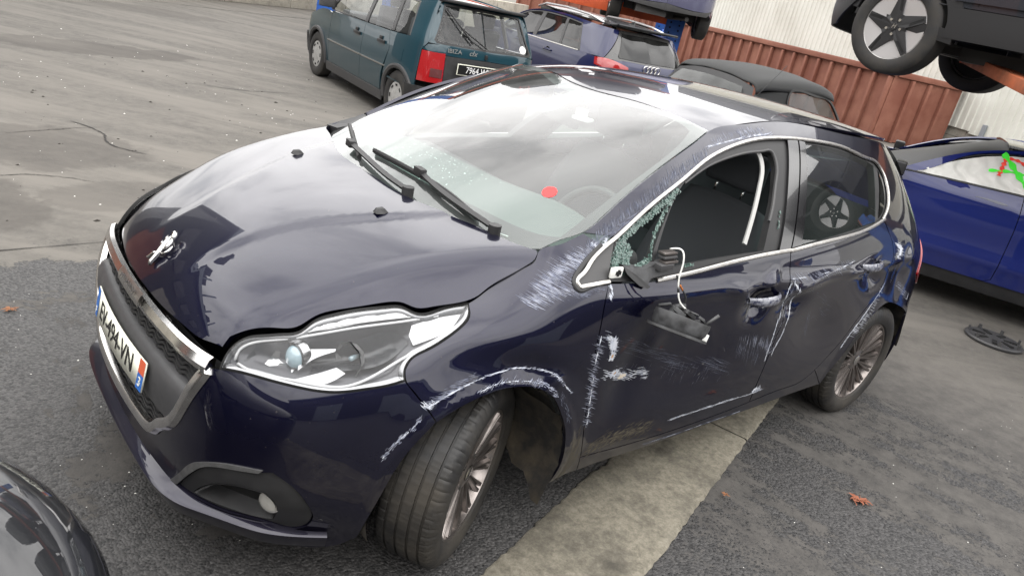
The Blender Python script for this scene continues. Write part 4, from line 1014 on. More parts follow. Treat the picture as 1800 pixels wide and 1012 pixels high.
# broad upper chrome bar with the badge plinth
ub = []; ubn = []
for y in np.linspace(-.485, .485, 61):
    ub.append(fx(y, .659, .008)); ubn.append((.85, 0, .5))
sweep('grille_top_bar', ub, [(-.020, -.012), (-.022, .002), (-.011, .010), (.011, .010), (.022, -.001), (.020, -.015)], MAT['chrome'], gr, up=ubn)
def patch_yz(name, m, z0, z1, y0, y1, off, par, n=50, nz=6, bulge=0):
    V = []
    for a in np.linspace(0, 1, nz):
        for y in np.linspace(y0(a) if callable(y0) else y0, y1(a) if callable(y1) else y1, n):
            V.append(fx(y, z0+(z1-z0)*a, off+bulge*math.sin(a*math.pi)))
    F = [(i*n+j, i*n+j+1, (i+1)*n+j+1, (i+1)*n+j) for i in range(nz-1) for j in range(n-1)]
    return mk(name, V, F, m, par)
bdg = patch_yz('badge_plinth', MAT['trim_metal'], .644, .684, -.105, .105, .024, gr, 24, 5, .006)
text_mesh('badge_lettering', 'PEUGEOT', .022, MAT['plastic_grey'], gr, basis(fx(0, .668, .032), (0, 1, 0), (-.5, 0, .85)), sx=1.5)
patch_yz('grille_backing', MAT['void'], .33, .66, lambda a: -.30-.17*min(1, a*1.3), lambda a: .30+.17*min(1, a*1.3), -.055, gr, 40, 10)
def rib_row(z, hw, amp, per, off, parent, dz=0):
    pts = []; n = int(hw*2/per*6)
    for i in range(n+1):
        y = -hw+2*hw*i/n; ph = y/per*2*math.pi; pts.append(fx(y, z+amp*max(-1, min(1, 1.6*math.sin(ph))), off))
    return sweep('grille_rib', pts, [(-.004, -.02), (-.004, .003), (.004, .003), (.004, -.02)], MAT['plastic'], parent, up=(1, 0, 0), smooth=False)
for z, hw in ((.586, .44), (.600, .45), (.614, .456), (.628, .460)): rib_row(z, hw, .006, .075, -.016, gr)
for k, (z, hw) in enumerate(((.355, .285), (.372, .30), (.389, .315), (.406, .335), (.423, .352))): rib_row(z, hw, .006, .075, -.012, gr)
# crossbar that carries the plate
V = []; zz = [(.438, -.02), (.443, .006), (.50, .012), (.540, .013), (.562, .007), (.574, -.005), (.578, -.03)]; n = 60
for z, o_ in zz:
    hw = .385+(z-.44)*.54
    for y in np.linspace(-hw, hw, n): V.append(fx(y, z, o_))
F = [(i*n+j, i*n+j+1, (i+1)*n+j+1, (i+1)*n+j) for i in range(len(zz)-1) for j in range(n-1)]
mk('plate_bar', V, F, MAT['bar_grey'], HERO, True, auto=50)
# number plate
pc = np.array([.800, 0, .511]); pm = basis(pc, (0, 1, 0), (-.14, 0, 1))
pl = MB(); 
cv = lambda u: -.014*(u/.26)**2
def plate_sheet(name, y0, y1, z0, z1, off, m, par, n=20):
    V = []
    for z in (z0, z1):
        for y in np.linspace(y0, y1, n): V.append(pm @ Vector((y, z, off+cv(y))))
    F = [(j, j+1, n+j+1, n+j) for j in range(n-1)]
    return mk(name, V, F, m, par)
plate = plate_sheet('number_plate', -.26, .26, -.046, .046, .0, MAT['plate_white'], HERO)
md = plate.modifiers.new('thick', 'SOLIDIFY'); md.thickness = .004; md.offset = -1
plate_sheet('euro_band', -.26, -.222, -.046, .046, .0015, MAT['plate_blue'], plate, 5)
plate_sheet('region_band', .222, .26, -.046, .002, .0015, MAT['plate_blue'], plate, 5)
plate_sheet('region_flag', .222, .26, .002, .046, .0015, MAT['plate_red'], plate, 5)
def bend_text(o):
    for v in o.data.vertices:
        l = pm.inverted() @ v.co; l.z += cv(l.x); v.co = pm @ l
tx = text_mesh('plate_lettering', 'EV-494-VN', .084, MAT['plate_black'], plate, pm @ Matrix.Translation((0, 0, .0022)), sx=.94); bend_text(tx)
tx = text_mesh('region_number', '3', .040, MAT['plate_white'], plate, pm @ Matrix.Translation((.241, -.022, .0026))); bend_text(tx)
tx = text_mesh('country_letter', 'F', .035, MAT['plate_white'], plate, pm @ Matrix.Translation((-.241, -.03, .0026))); bend_text(tx)
# headlamps
def lamp_pt(q, S, d):
    q = np.atleast_2d(q); P = S.P(q[:, 0], q[:, 1]); Nn = S.N(q[:, 0], q[:, 1]); Nn[Nn[:, 0]+Nn[:, 1] < 0] *= -1
    return P-Nn*d
for mir in (0, 1):
    S = HR if mir else H; fl = np.array([1, -1 if mir else 1, 1])
    L0 = np.array(B['LAMP']); st = .014 if not mir else .025
    lens = panel('headlamp', S, B['LAMP'], MAT['lamp_lens'], HERO, step=st, off=.003, mirror=mir, gap=.004, flange=0, corner=45)
    o = offset_poly(smooth_poly(B['LAMP'], st*.7, 45), .003); n = len(o)
    # housing: chrome lip, then a dark bowl
    def ring_(ins, d):
        q = offset_poly(o, ins); return lamp_pt(q, S, d)*fl
    def band(name, seq, m):
        V = np.vstack([ring_(a, d) for a, d in seq]); F = [(k*n+i, k*n+(i+1) % n, (k+1)*n+(i+1) % n, (k+1)*n+i) for k in range(len(seq)-1) for i in range(n)]
        return mk(name, V, F, m, lens)
    band('lamp_gasket', [(-.007, .012), (-.005, .001), (.002, .0)], MAT['void'])
    band('chrome_edge', [(0, .004), (.005, .006), (.012, .014)], MAT['reflector_satin'])
    P2 = lambda s_, z_, d: lamp_pt([(s_, z_)], S, d)[0]*fl
    # satin bowl
    q = offset_poly(o, .011); V2, F2 = tri2d(q, [], .014); P = lamp_pt(V2, S, .014)*fl
    dd = dist_poly(q, V2); Nn = S.N(V2[:, 0], V2[:, 1]); Nn[Nn[:, 0]+Nn[:, 1] < 0] *= -1
    P = P-(Nn*fl)*(.055*sm(0, .06, dd))[:, None]
    mk('lamp_bowl', P, [tuple(f) for f in F2], MAT['lamp_grey'], lens)
    if not mir:
        LP = {k: hv for k, hv in B.items() if k.startswith('LP_')}
    # inner pieces, given in lamp pixels baked to the surface
    def inner(name, key, m, d0, d1=None, st_=.012):
        pl_ = offset_poly(smooth_poly(B[key], .008, 40), 0); V2, F2 = tri2d(pl_, [], st_); P = lamp_pt(V2, S, d0)*fl
        if d1 is not None:
            dd = dist_poly(pl_, V2); Nn = S.N(V2[:, 0], V2[:, 1]); Nn[Nn[:, 0]+Nn[:, 1] < 0] *= -1; P = P-(Nn*fl)*((d1-d0)*sm(0, .035, dd))[:, None]
        return mk(name, P, [tuple(f) for f in F2], m, lens)
    inner('lamp_mask', 'LP_DARK', MAT['lamp_black'], .022, .060)
    inner('inner_wedge', 'LP_WEDGE', MAT['reflector_satin'], .020, .034)
    inner('indicator', 'LP_IND', MAT['reflector'], .010, .022)
    inner('side_reflector', 'LP_SIDE', MAT['reflector_satin'], .012, .016)
    inner('lower_blade', 'LP_BLADE', MAT['reflector_satin'], .014, .020)
    inner('left_cup', 'LP_CUP', MAT['reflector'], .024, .060)
    for key, nm, w_ in (('LP_DRL', 'light_strip', .0036), ('LP_LOWSTRIP', 'light_strip', .0042), ('LP_TOPLINE', 'light_strip', .0024)):
        pts = spl(lamp_pt(np.array(B[key]), S, .010)*fl, 40)
        tube(nm, pts, w_, MAT['strip_pale'] if w_ > .003 else MAT['reflector'], lens, 6)
    # projector lens and bulb reflector
    for key, rad, nm in (('LP_PROJ', .030, 'projector_lens'), ('LP_BULB', .040, 'bulb_reflector')):
        c = lamp_pt([B[key][0]], S, .030)[0]*fl; ax = np.array([.93, .34, .0])*fl; ax /= np.linalg.norm(ax); M3 = basis(c, np.cross([0, 0, 1], ax), (0, 0, 1)).to_3x3(); ns = 28; V = []; F = []
        seq = ((1.25, -.02), (1.2, .004), (1.02, .006), (1.0, .0)) if nm == 'projector_lens' else ((1.1, .012), (1.0, .008), (.8, -.014), (.45, -.03), (0, -.036))
        for r, d in seq:
            for i in range(ns):
                a = 2*math.pi*i/ns; rr = r*rad*(1 if nm == 'projector_lens' else (1+.05*math.cos(8*a))); V.append(Vector(c)+M3 @ Vector((rr*math.cos(a), rr*math.sin(a)*1.15, 0))+Vector(ax)*d)
        F = [(k*ns+i, k*ns+(i+1) % ns, (k+1)*ns+(i+1) % ns, (k+1)*ns+i) for k in range(len(seq)-1) for i in range(ns)]
        ho = mk(nm, V, F, MAT['reflector' if nm == 'projector_lens' else 'trim_satin'], lens, auto=12)
        if nm == 'projector_lens':
            V = []; seq = ((1.0, 0), (.85, .010), (.55, .018), (0, .022))
            for r, d in seq:
                for i in range(ns):
                    a = 2*math.pi*i/ns; V.append(Vector(c)+M3 @ Vector((r*rad*math.cos(a), r*rad*math.sin(a)*1.15, 0))+Vector(ax)*d)
            mk('lens_dome', V, F[:3*ns], MAT['lens_core'], lens)
        else:
            tube('bulb', [Vector(c)-Vector(ax)*.03, Vector(c)+Vector(ax)*.004], .007, MAT['lens_core'], lens)
# doors, sill, quarter
fd = B['DOORF']+B['DOORBOT'][1:]+[B['SEAM'][-1]]+B['SEAM'][::-1][1:]+B['BELT'][::-1][1:-1]
rd = B['SEAM']+B['RDOORBOT'][1:]+B['RDOORREAR'][1:]+B['RBELT'][::-1][1:-1]
def door_dip(o): return o
front_door = hpanel('front_door', fd, step=.012, gap=.0028)
rear_door = hpanel('rear_door', rd, step=.012, gap=.0026)
sill = hpanel('sill', B['FENBOT'][1:2]+B['DOORBOT']+B['RDOORBOT']+[B['RDOORREAR'][1], B['RARCH'][0]]+B['SILLBOT'][::-1][1:-1], step=.018)
ditch = B['DITCH']; dzl = ditch[-1]
back = [sz(-2.0, 1.408), sz(-2.4, 1.385), sz(-2.70, 1.350), sz(-2.84, 1.30), sz(-2.93, 1.20), sz(-2.99, 1.05), sz(-3.02, .98), sz(-2.90, .93), sz(-2.82, .86), sz(-2.78, .78), sz(-2.90, .70), sz(-2.86, .64)]
rarch = B['RARCH'][:-1]+[sz(-2.72, .60), sz(-2.80, .55)]
quarter = B['WSEAM']+ditch[1:]+back+[sz(-2.80, .56)]+rarch[:-1][::-1]+B['RDOORREAR'][2:]+B['TRIMTOP'][::-1][:-5]+[B['TRIMTOP'][5]]+[B['RUBBER'][0]]
# keep the outline simple: trim loop from rear to front, then the pillar foot
quarter = B['WSEAM']+ditch[1:]+back+[sz(-2.80, .56)]+rarch[:-1][::-1][:]+B['RDOORREAR'][1:]+B['TRIMTOP'][::-1][:17]
side_frame = hpanel('side_frame', quarter, step=.014, gap=.0018, corner=30)
for nm, o_ in (('front_door', fd), ('rear_door', rd), ('side_frame', quarter)):
    panel(nm, HR, o_, MAT['navy'], HERO, step=.03, mirror=1, corner=30)
rb = [sz(-2.80, .55), sz(-2.72, .60), sz(-2.86, .64), sz(-2.95, .66)]
ss = [H.L-.66, H.L-.4, H.L-.2, H.L]
rbo = [sz(-2.795, .555), sz(-2.86, .635), sz(-2.92, .69)]+[(s_, .70) for s_ in ss]+[(s_, .26) for s_ in ss[::-1]]+[sz(-2.93, .235), sz(-2.885, .25), sz(-2.87, .36), sz(-2.85, .45)]
panel('rear_bumper', HR, rbo, MAT['navy'], HERO, step=.03, both=True)
tlo = [sz(-2.90, .93), sz(-3.02, .985), (H.L-.50, .99), (H.L-.44, .90), (H.L-.48, .80), sz(-3.0, .745), sz(-2.90, .705), sz(-2.79, .78), sz(-2.83, .86)]
for mir in (0, 1): panel('tail_lamp', HR, tlo, MAT['lamp_red'], HERO, step=.02, mirror=mir, off=.006)
hatch_o = [(H.L-.50, .99), (H.L, .99), (H.L, .71), (H.L-.50, .71), (H.L-.46, .80), (H.L-.43, .90)]
panel('tailgate', HR, hatch_o, MAT['navy'], HERO, step=.03, both=True)
gl = []
for z, x, y in ((1.0, -3.0, .52), (1.12, -2.965, .49), (1.25, -2.90, .44), (1.335, -2.82, .38)): gl.append([(x+.0, -y, z), (x-.06, -y*.5, z), (x-.08, 0, z), (x-.06, y*.5, z), (x, y, z)])
loft('rear_window', gl, MAT['dark_glass'], HERO, 20, 12)
# roof skin and spoiler
dl = [tuple(H.P(*q)[0]) for q in ditch]
ro = [(-.885, 0), (-.895, .1), (-.940, .25), (-.972, .40), (-1.008, .540)]
ro = ro+[(-1.235, .513), (-1.40, .49), (-1.55, .472), (-1.9, .465), (-2.3, .44), (-2.6, .40), (-2.8, .36), (-2.9, .22), (-2.92, 0)]
panel('roof', ROOF, mirror_outline(ro), MAT['navy'], HERO, step=.03, gap=.003, flange=.012, corner=30)
# windscreen with its black printed border
wl = [(-.885, 0), (-.895, .1), (-.940, .25), (-.972, .40)]+B['WSEAM_F'][::-1]+[(-.262, .672), (-.20, .665), (-.12, .60), (-.03, .42), (.045, .2), (.06, 0)]
ws = panel('windscreen', SCREEN, mirror_outline(wl), MAT['screen_glass'], HERO, step=.035, gap=.003, flange=0, corner=30)
fritin = B['FRIT_IN']
panel('screen_border', SCREEN, mirror_outline(wl), MAT['frit'], ws, holes=[fritin], step=.03, gap=.004, flange=0, off=-.005, corner=30)
panel('mirror_patch', SCREEN, B['MIRPATCH'], MAT['frit'], ws, step=.02, off=-.006, flange=0)
panel('red_dot', SCREEN, B['REDDOT'], MAT['red_paint'], ws, step=.02, off=.0012, flange=0)
panel('sticker', SCREEN, B['STICKER'], MAT['yellow_green'], ws, step=.02, off=-.003, flange=0)
panel('number_strip', SCREEN, B['VIN'], MAT['white_plastic'], ws, step=.02, off=-.003, flange=0)
# cowl at the foot of the screen
cw = [(.075, 0), (.03, .30), (-.06, .50), (-.16, .64), (-.22, .68), (-.17, .69), (-.05, .58), (.05, .30), (.11, 0)]
CW = Field(lambda x, y: screen_z(x, y)-.045)
panel('cowl', CW, mirror_outline([(.13, 0), (.08, .3), (-.02, .52), (-.14, .67), (-.30, .695), (-.25, .62), (-.10, .45), (-.02, .25), (.02, 0)]), MAT['plastic'], HERO, step=.03, flange=0)
for mir in (-1,):
    V = [(-.165, mir*.70, 1.012), (-.335, mir*.695, 1.068), (-.30, mir*.62, 1.052), (-.17, mir*.62, 1.020)]
    V += [(x, y, z-.03) for x, y, z in V]
    mk('pillar_foot', V, [(0, 1, 2, 3), (4, 7, 6, 5), (0, 4, 5, 1), (1, 5, 6, 2), (2, 6, 7, 3), (3, 7, 4, 0)], MAT['plastic'], HERO, False)
# wipers
def on_screen(q, up): return SCREEN.P(q[0], q[1])[0]+SCREEN.N(np.array([q[0]]), np.array([q[1]]))[0]*up
for key, hs in (('WIPE1', 1), ('WIPE2', 1)):
    w = empty('wiper', (0, 0, 0)); w.parent = HERO
    bl = spl([on_screen(q, .014) for q in B[key+'_BLADE']], 16); up = [SCREEN.N(np.array([p[0]]), np.array([p[1]]))[0] for p in bl]
    sweep('blade', bl, [(-.003, -.012), (-.008, -.001), (-.006, .007), (0, .011), (.006, .007), (.008, -.001), (.003, -.012)], MAT['plastic'], w, up=up)
    ar = spl([on_screen(q, .026-.0*i) for i, q in enumerate(B[key+'_ARM'])], 14); up = [SCREEN.N(np.array([p[0]]), np.array([p[1]]))[0] for p in ar]
    sweep('arm', ar, [(-.008, -.005), (-.008, .005), (.008, .005), (.008, -.005)], MAT['plastic'], w, up=up)
    j = ar[0]; MB().box((float(j[0]), float(j[1]), float(j[2])), (.05, .026, .026), math.atan2(*(ar[1]-ar[0])[1::-1])).build('clip', MAT['plastic'], w, bevel=.004)
    j = ar[-1]; lp_ = MB(); lp_.tube([j-[0, 0, .03], j+[0, 0, .012]], .020, 12); lp_.build('pivot_cap', MAT['plastic'], w, auto=40)
# washer jets
for y in (.30, -.30):
    p = HOOD.P(.140, y)[0]; V = []; F = []
    for (a, b_, c_) in ((-.022, -.012, 0), (.022, -.014, 0), (.022, .014, 0), (-.022, .012, 0), (-.016, -.007, .014), (.006, -.009, .016), (.006, .009, .016), (-.016, .007, .014)): V.append((p[0]-a, p[1]+b_, p[2]+c_-.001-.4*0))
    mk('washer_jet', V, [(4, 5, 6, 7), (0, 1, 5, 4), (1, 2, 6, 5), (2, 3, 7, 6), (3, 0, 4, 7)], MAT['plastic'], HERO, True)
# lion badge: chrome figure on the nose
em = basis(HOOD.P(.663, 0)[0]+np.array([.005, 0, .005]), (0, 1, 0), (-.70, 0, .72))
lion = MB()
def stroke(pts, r): 
    pts = [em @ Vector((u*1.05, v*1.05, w)) for u, v, w in pts]; rr = [r*.55]+[r]*(len(pts)-2)+[r*.5]; lion.tube(pts, rr, 8)
stroke([(-.010, .040, .006), (-.004, .020, .010), (.004, -.004, .010), (.010, -.026, .008), (.006, -.048, .004), (.014, -.058, .003)], .0085)   # back and hind leg
stroke([(-.018, .046, .006), (-.008, .050, .010), (.002, .044, .010), (.008, .034, .008)], .0085)      # head
stroke([(.006, .036, .009), (.016, .024, .010), (.018, .010, .009), (.012, -.002, .008)], .007)        # mane
stroke([(-.004, .022, .008), (-.022, .022, .007), (-.036, .030, .004)], .0055)                        # fore legs
stroke([(-.002, .008, .008), (-.020, .004, .007), (-.034, .010, .004)], .0055)
stroke([(.006, -.018, .008), (-.012, -.028, .007), (-.020, -.046, .004), (-.030, -.050, .003)], .0065)  # hind leg
stroke([(.012, -.014, .006), (.028, -.010, .006), (.036, .008, .006), (.030, .022, .005)], .0045)      # tail
lion.build('lion_badge', MAT['chrome'], HERO, smooth=True)
# ---- glasshouse, left
def trim(name, keys, w, m, off, closed=False, n=120, S=H, mir=0, prof=None):
    q = spl(keys, n); P = S.P(q[:, 0], q[:, 1]); Nn = S.N(q[:, 0], q[:, 1]); Nn[Nn[:, 1] < 0] *= -1
    P = P+Nn*off
    if mir: P = P*[1, -1, 1]; Nn = Nn*[1, -1, 1]
    pr = prof or [(-w, -.006), (-w*.9, .001), (-w*.4, .004), (w*.4, .004), (w*.9, .001), (w, -.006)]
    return sweep(name, P, pr, MAT[m], HERO, up=Nn)
TT = B['TRIMTOP']
for mir in (0, 1):
    S = HR if mir else H
    trim('window_trim', TT[5:], .0075, 'trim_metal', .002, S=S, mir=mir)
    trim('belt_trim', [B['BELT'][0]]+B['BELT'][2:] if mir else B['BELT'][1:], .0085, 'trim_metal', .003, S=S, mir=mir)
    trim('belt_trim', B['RBELT'], .0085, 'trim_metal', .003, S=S, mir=mir)
    trim('quarterlight_trim', TT[0:6], .008, 'trim_metal', .003, S=S, mir=mir)
    trim('quarterlight_trim', [TT[0], B['SMALLTRI'][2][0:1] and (B['BELT'][0][0], B['BELT'][0][1])], .008, 'trim_metal', .003, S=S, mir=mir, n=12)
    panel('quarterlight_blank', S, [TT[0], TT[2], TT[3], TT[4], TT[5], B['BELT'][0]], MAT['plastic_grey'], HERO, step=.02, off=-.008, mirror=mir, flange=0)
    panel('pillar_cover', S, B['BPIL1'], MAT['gloss_black'], HERO, step=.02, off=.0005, mirror=mir, gap=.001)
    panel('pillar_cover', S, B['BPIL2'], MAT['gloss_black'], HERO, step=.02, off=.0005, mirror=mir, gap=.001)
    panel('rear_door_glass', S, B['RGLASS'], MAT['side_glass'], HERO, step=.03, off=-.006, mirror=mir, flange=0, corner=30)
    panel('rear_quarter_glass', S, B['RQUART'], MAT['dark_glass'], HERO, step=.02, off=-.006, mirror=mir, flange=0)
    # black frames: whole daylight opening minus the panes
    dlo = TT[5:]+B['RBELT'][::-1][1:]+B['BELT'][::-1][1:]
    fr = panel('window_frame', S, dlo, MAT['plastic'], HERO, holes=[B['OPEN_MAIN'], B['OPEN_QL'], B['RGLASS'], B['RQUART']], step=.02, off=-.010, mirror=mir, flange=.03, corner=30)
# A seal round the open window: lighter inner edge
trim('window_seal', B['OPEN_MAIN'][0:10], .006, 'plastic_grey', -.012, n=60)
pts = H.P(*np.array(B['WHITESEAL']).T); pts = spl(pts-np.array([0, .045, 0]), 30)
sweep('pillar_seal', pts, [(-.008, -.004), (-.008, .004), (.008, .004), (.008, -.004)], MAT['seal_pale'], HERO, up=(.5, 1, .2))
# rubber round the small quarterlight
trim('rubber_seal', B['RUBBER'], .008, 'plastic', .002)
# shattered quarterlight: jagged rim of crazed glass left in the frame
rg = np.random.default_rng(11)
def shards(path, width, n, name):
    q = spl(path, 200); Q = []; D = []; F = []
    for _ in range(n):
        i = rg.integers(0, 200); c = q[i]+rg.normal(0, 1, 2)*width*.5
        r = abs(rg.normal(0, .0022))+.0014; k = int(rg.integers(3, 6)); a0 = rg.uniform(0, 6.28); b0 = len(Q); d = rg.uniform(-.014, -.006)
        for j in range(k):
            a = a0+j*2*math.pi/k; Q.append(c+np.array([math.cos(a), math.sin(a)])*r*rg.uniform(.7, 1.2)); D.append(d+rg.normal(0, .0012))
        F.append(tuple(range(b0, b0+k)))
    Q = np.array(Q); V = H.P(Q[:, 0], Q[:, 1]); V[:, 1] += D
    o = mk(name, V, F, MAT['crazed_glass'], HERO, False); o['kind'] = 'stuff'; return o
shards(B['SH_TOP'], .008, 1100, 'broken_glass'); shards(B['SH_LEFT'], .014, 1500, 'broken_glass'); shards(B['SH_BOT'], .006, 420, 'broken_glass'); shards(B['SH_RIGHT'], .0035, 260, 'broken_glass')
shards(B['SH_BELT'], .004, 60, 'broken_glass'); shards(B['SH_PIL'], .003, 50, 'broken_glass')
# handles
for key in ('HANDLE1', 'HANDLE2'):
    a, b_ = (H.P(*q)[0] for q in B[key]); mid = (a+b_)/2; t = b_-a; t /= np.linalg.norm(t); L_ = .20
    nrm = np.array([0, 1, .12]); nrm -= t*(nrm@t); nrm /= np.linalg.norm(nrm); upv = np.cross(t, nrm); upv = upv if upv[2] > 0 else -upv
    hd = empty('door_handle', (0, 0, 0)); hd.parent = HERO
    pts = [mid+t*(u*L_/2)+nrm*(.034*(1-abs(u)**3)+.002)+upv*(-.004*(1-u*u)) for u in np.linspace(-1, 1, 17)]
    rr = [(.012+.008*(1-abs(u)**2)) for u in np.linspace(-1, 1, 17)]
    V = []; F = []; m = 10
    for p, r in zip(pts, rr):
        for k in range(m):
            an = 2*math.pi*k/m; V.append(p+upv*(r*math.cos(an))+nrm*(r*.55*math.sin(an)))
    F = [(i*m+k, i*m+(k+1) % m, (i+1)*m+(k+1) % m, (i+1)*m+k) for i in range(16) for k in range(m)]+[tuple(range(m)), tuple(range(16*m, 17*m))]
    mk('grip', V, F, MAT['handle'], hd)
    V = []; F = []; m = 20
    for r, d in ((1.0, .002), (.8, -.010), (.4, -.020), (0, -.022)):
        for k in range(m):
            an = 2*math.pi*k/m; V.append(mid+t*(r*.062*math.cos(an))+upv*(r*.034*math.sin(an)-.006)+nrm*(d+.003))
    F = [(i*m+k, i*m+(k+1) % m, (i+1)*m+(k+1) % m, (i+1)*m+k) for i in range(3) for k in range(m)]
    mk('handle_cup', V, F, MAT['navy'], hd)
# inner structure: black tub behind the gaps, arches, floor
V = []; F = []; sx = np.linspace(.02, H.L, 90); zz = [.20, .40, .60, .80, .90]
for z in zz:
    P = HR.P(sx, np.full(90, z)); c = np.array([-1.2, 0, z]); P = P+(c-P)/np.linalg.norm(c-P, axis=1)[:, None]*.055; P[:, 1] -= np.where(abs(P[:, 0]+1.2) < 1.4, .03, 0); V.append(P)
V = np.vstack(V); keep = []
for i in range(len(zz)-1):
    for j in range(89):
        f = (i*90+j, i*90+j+1, (i+1)*90+j+1, (i+1)*90+j); c = V[list(f)].mean(0)
        if min(math.hypot(c[0], c[2]-.31), math.hypot(c[0]+2.538, c[2]-.31)) > .42 and not (c[0] > -.2 and c[2] > .55): keep.append(f)
k = len(V); V = np.vstack([V, V*[1, -1, 1]]); keep += [tuple(i+k for i in f) for f in keep]
mk('inner_tub', V, keep, MAT['void'], HERO)
MB().box((-1.28, 0, .23), (1.62, 1.36, .04)).box((-2.5, 0, .28), (.9, 1.0, .06)).box((-1.15, 0, .205), (3.6, 1.02, .02)).box((.20, 0, .32), (.7, 1.0, .2)).box((.10, 0, .52), (.6, .95, .25)).box((-.17, 0, .72), (.1, 1.2, .36)).build('floor_pan', MAT['void'], HERO)
# wheel-arch liners
for cx, mud_ in ((0.0, 'liner'), (-2.538, 'liner')):
    for s_ in (1, -1):
        V = []; F = []; n = 26
        for y in (.80, .77, .70, .60, .54):
            for i in range(n):
                a = math.radians((-18 if cx == 0 else 2)+(216 if cx == 0 else 172)*i/(n-1)); r = .352+(.012*math.sin(i*2.1) if .56 < y < .78 else 0); V.append((cx+r*math.cos(a), s_*y, .315+r*math.sin(a)))
        F = [(j*n+i, j*n+i+1, (j+1)*n+i+1, (j+1)*n+i) for j in range(4) for i in range(n-1)]
        mk('arch_liner', V, F, MAT[mud_], HERO)
# torn end of the front liner hanging by the sill
V = []; n = 14; rg = np.random.default_rng(4)
tl = [(-.30, .50), (-.325, .42), (-.338, .34), (-.332, .27), (-.315, .215), (-.295, .185)]
for y in np.linspace(.835, .60, 8):
    for i, (x, z) in enumerate(spl([(a, 0, b_) for a, b_ in tl], n)[:, [0, 2]]): V.append((x+rg.normal(0, .004)+.10*(.835-y)*(1-i/n), y, z+(.02*rg.normal() if i == n-1 else 0)+(.835-y)*.35*(i/n)))
F = [(j*n+i, j*n+i+1, (j+1)*n+i+1, (j+1)*n+i) for j in range(7) for i in range(n-1)]
mk('torn_liner', V, F, MAT['liner'], HERO)
# wheels
wheel(HERO, 'wheel', (-.0, .695, .305), R(31), side=1, tilt=R(-2))
wheel(HERO, 'wheel', (-.0, -.71, .305), R(27), side=-1, seg=60)
wheel(HERO, 'wheel', (-2.538, .700, .305), 0, side=1)
wheel(HERO, 'wheel', (-2.538, -.70, .305), 0, side=-1, seg=60)
# cabin
MB().box((-.42, 0, .93), (.50, 1.36, .10)).build('dashboard', MAT['dash'], HERO, bevel=.05, seg=4)
loft('dashboard_top', [[(-.16, -.62, .985), (-.08, -.3, 1.0), (-.06, 0, 1.0), (-.08, .3, 1.0), (-.16, .62, .985)], [(-.35, -.66, .99), (-.32, -.3, 1.0), (-.3, 0, 1.0), (-.32, .3, 1.02), (-.35, .66, .99)], [(-.56, -.66, .985), (-.58, -.3, .99), (-.60, 0, .995), (-.60, .36, 1.02), (-.56, .66, .985)], [(-.66, -.66, .92), (-.68, -.3, .92), (-.68, 0, .92), (-.66, .36, .93), (-.64, .66, .92)]], MAT['dash_top'], HERO, 24, 20)
# crumbs of safety glass lying on the dashboard
V = []; F = []; rg = np.random.default_rng(8)
for _ in range(260):
    t = rg.uniform(0, 1); x = rg.uniform(-.54, -.12); y = rg.uniform(-.5, .55); s_ = abs(rg.normal(0, .0013))+.0011; b0 = len(V); a = rg.uniform(0, 6)
    for k in range(4): V.append((x+s_*math.cos(a+k*1.57), y+s_*math.sin(a+k*1.57), 1.004))
    V.append((x, y, 1.004+s_)); F += [(b0, b0+1, b0+4), (b0+1, b0+2, b0+4), (b0+2, b0+3, b0+4), (b0+3, b0, b0+4)]
o = mk('glass_crumbs', V, F, MAT['crumb'], HERO, False); o['kind'] = 'stuff'
st = empty('steering_wheel', (0, 0, 0)); st.parent = HERO
sm_ = basis((-.70, .36, .93), (0, 1, 0), (-.42, 0, .9)); pts = [sm_ @ Vector((.175*math.cos(a), .165*math.sin(a), 0)) for a in np.linspace(0, 2*math.pi, 33)[:-1]]
tube('steering_rim', pts, .016, MAT['plastic_grey'], st, 8, close=True)
MB().box(sm_ @ Vector((0, 0, -.02)), (.05, .16, .13)).box(sm_ @ Vector((0, 0, -.02)), (.03, .34, .035)).build('steering_hub', MAT['plastic'], st, bevel=.012)
def seat(x, y, name):
    s_ = empty(name, (0, 0, 0)); s_.parent = HERO
    w = .25
    loft('cushion', [[(x+.10, y-w, .40), (x+.12, y, .39), (x+.10, y+w, .40)], [(x+.09, y-w, .52), (x+.10, y, .50), (x+.09, y+w, .52)], [(x-.15, y-w, .50), (x-.15, y, .47), (x-.15, y+w, .50)], [(x-.42, y-w, .46), (x-.42, y, .43), (x-.42, y+w, .46)]], MAT['cloth_dark'], s_, 14, 16, .08)
    loft('backrest', [[(x-.36, y-w, .46), (x-.40, y, .46), (x-.36, y+w, .46)], [(x-.40, y-w-.01, .65), (x-.47, y, .65), (x-.40, y+w+.01, .65)], [(x-.48, y-w+.01, .88), (x-.53, y, .88), (x-.48, y+w-.01, .88)], [(x-.56, y-w+.07, 1.06), (x-.58, y, 1.07), (x-.56, y+w-.07, 1.06)]], MAT['cloth_dark'], s_, 14, 18, .10)
    MB().box((x-.60, y, 1.19), (.09, .27, .16)).build('headrest', MAT['cloth_dark'], s_, bevel=.035, seg=3)
    for q in (-.07, .07): tube('headrest_post', [(x-.58, y+q, 1.05), (x-.60, y+q, 1.14)], .006, MAT['chrome'], s_, 6)
seat(-.95, .36, 'driver_seat'); seat(-.95, -.36, 'passenger_seat')
MB().box((-2.02, 0, .48), (.5, 1.25, .16)).box((-2.30, 0, .78), (.16, 1.25, .62), m=Matrix.Rotation(R(-14), 3, 'Y')).build('rear_bench', MAT['cloth_dark'], HERO, bevel=.04, seg=3)
panel('headliner', Field(lambda x, y: roof_z(x, y)-.035), mirror_outline([(-.95, 0), (-1.02, .3), (-1.10, .46), (-1.6, .44), (-2.4, .43), (-2.8, .40), (-2.85, 0)]), MAT['dash'], HERO, step=.08, flange=0)
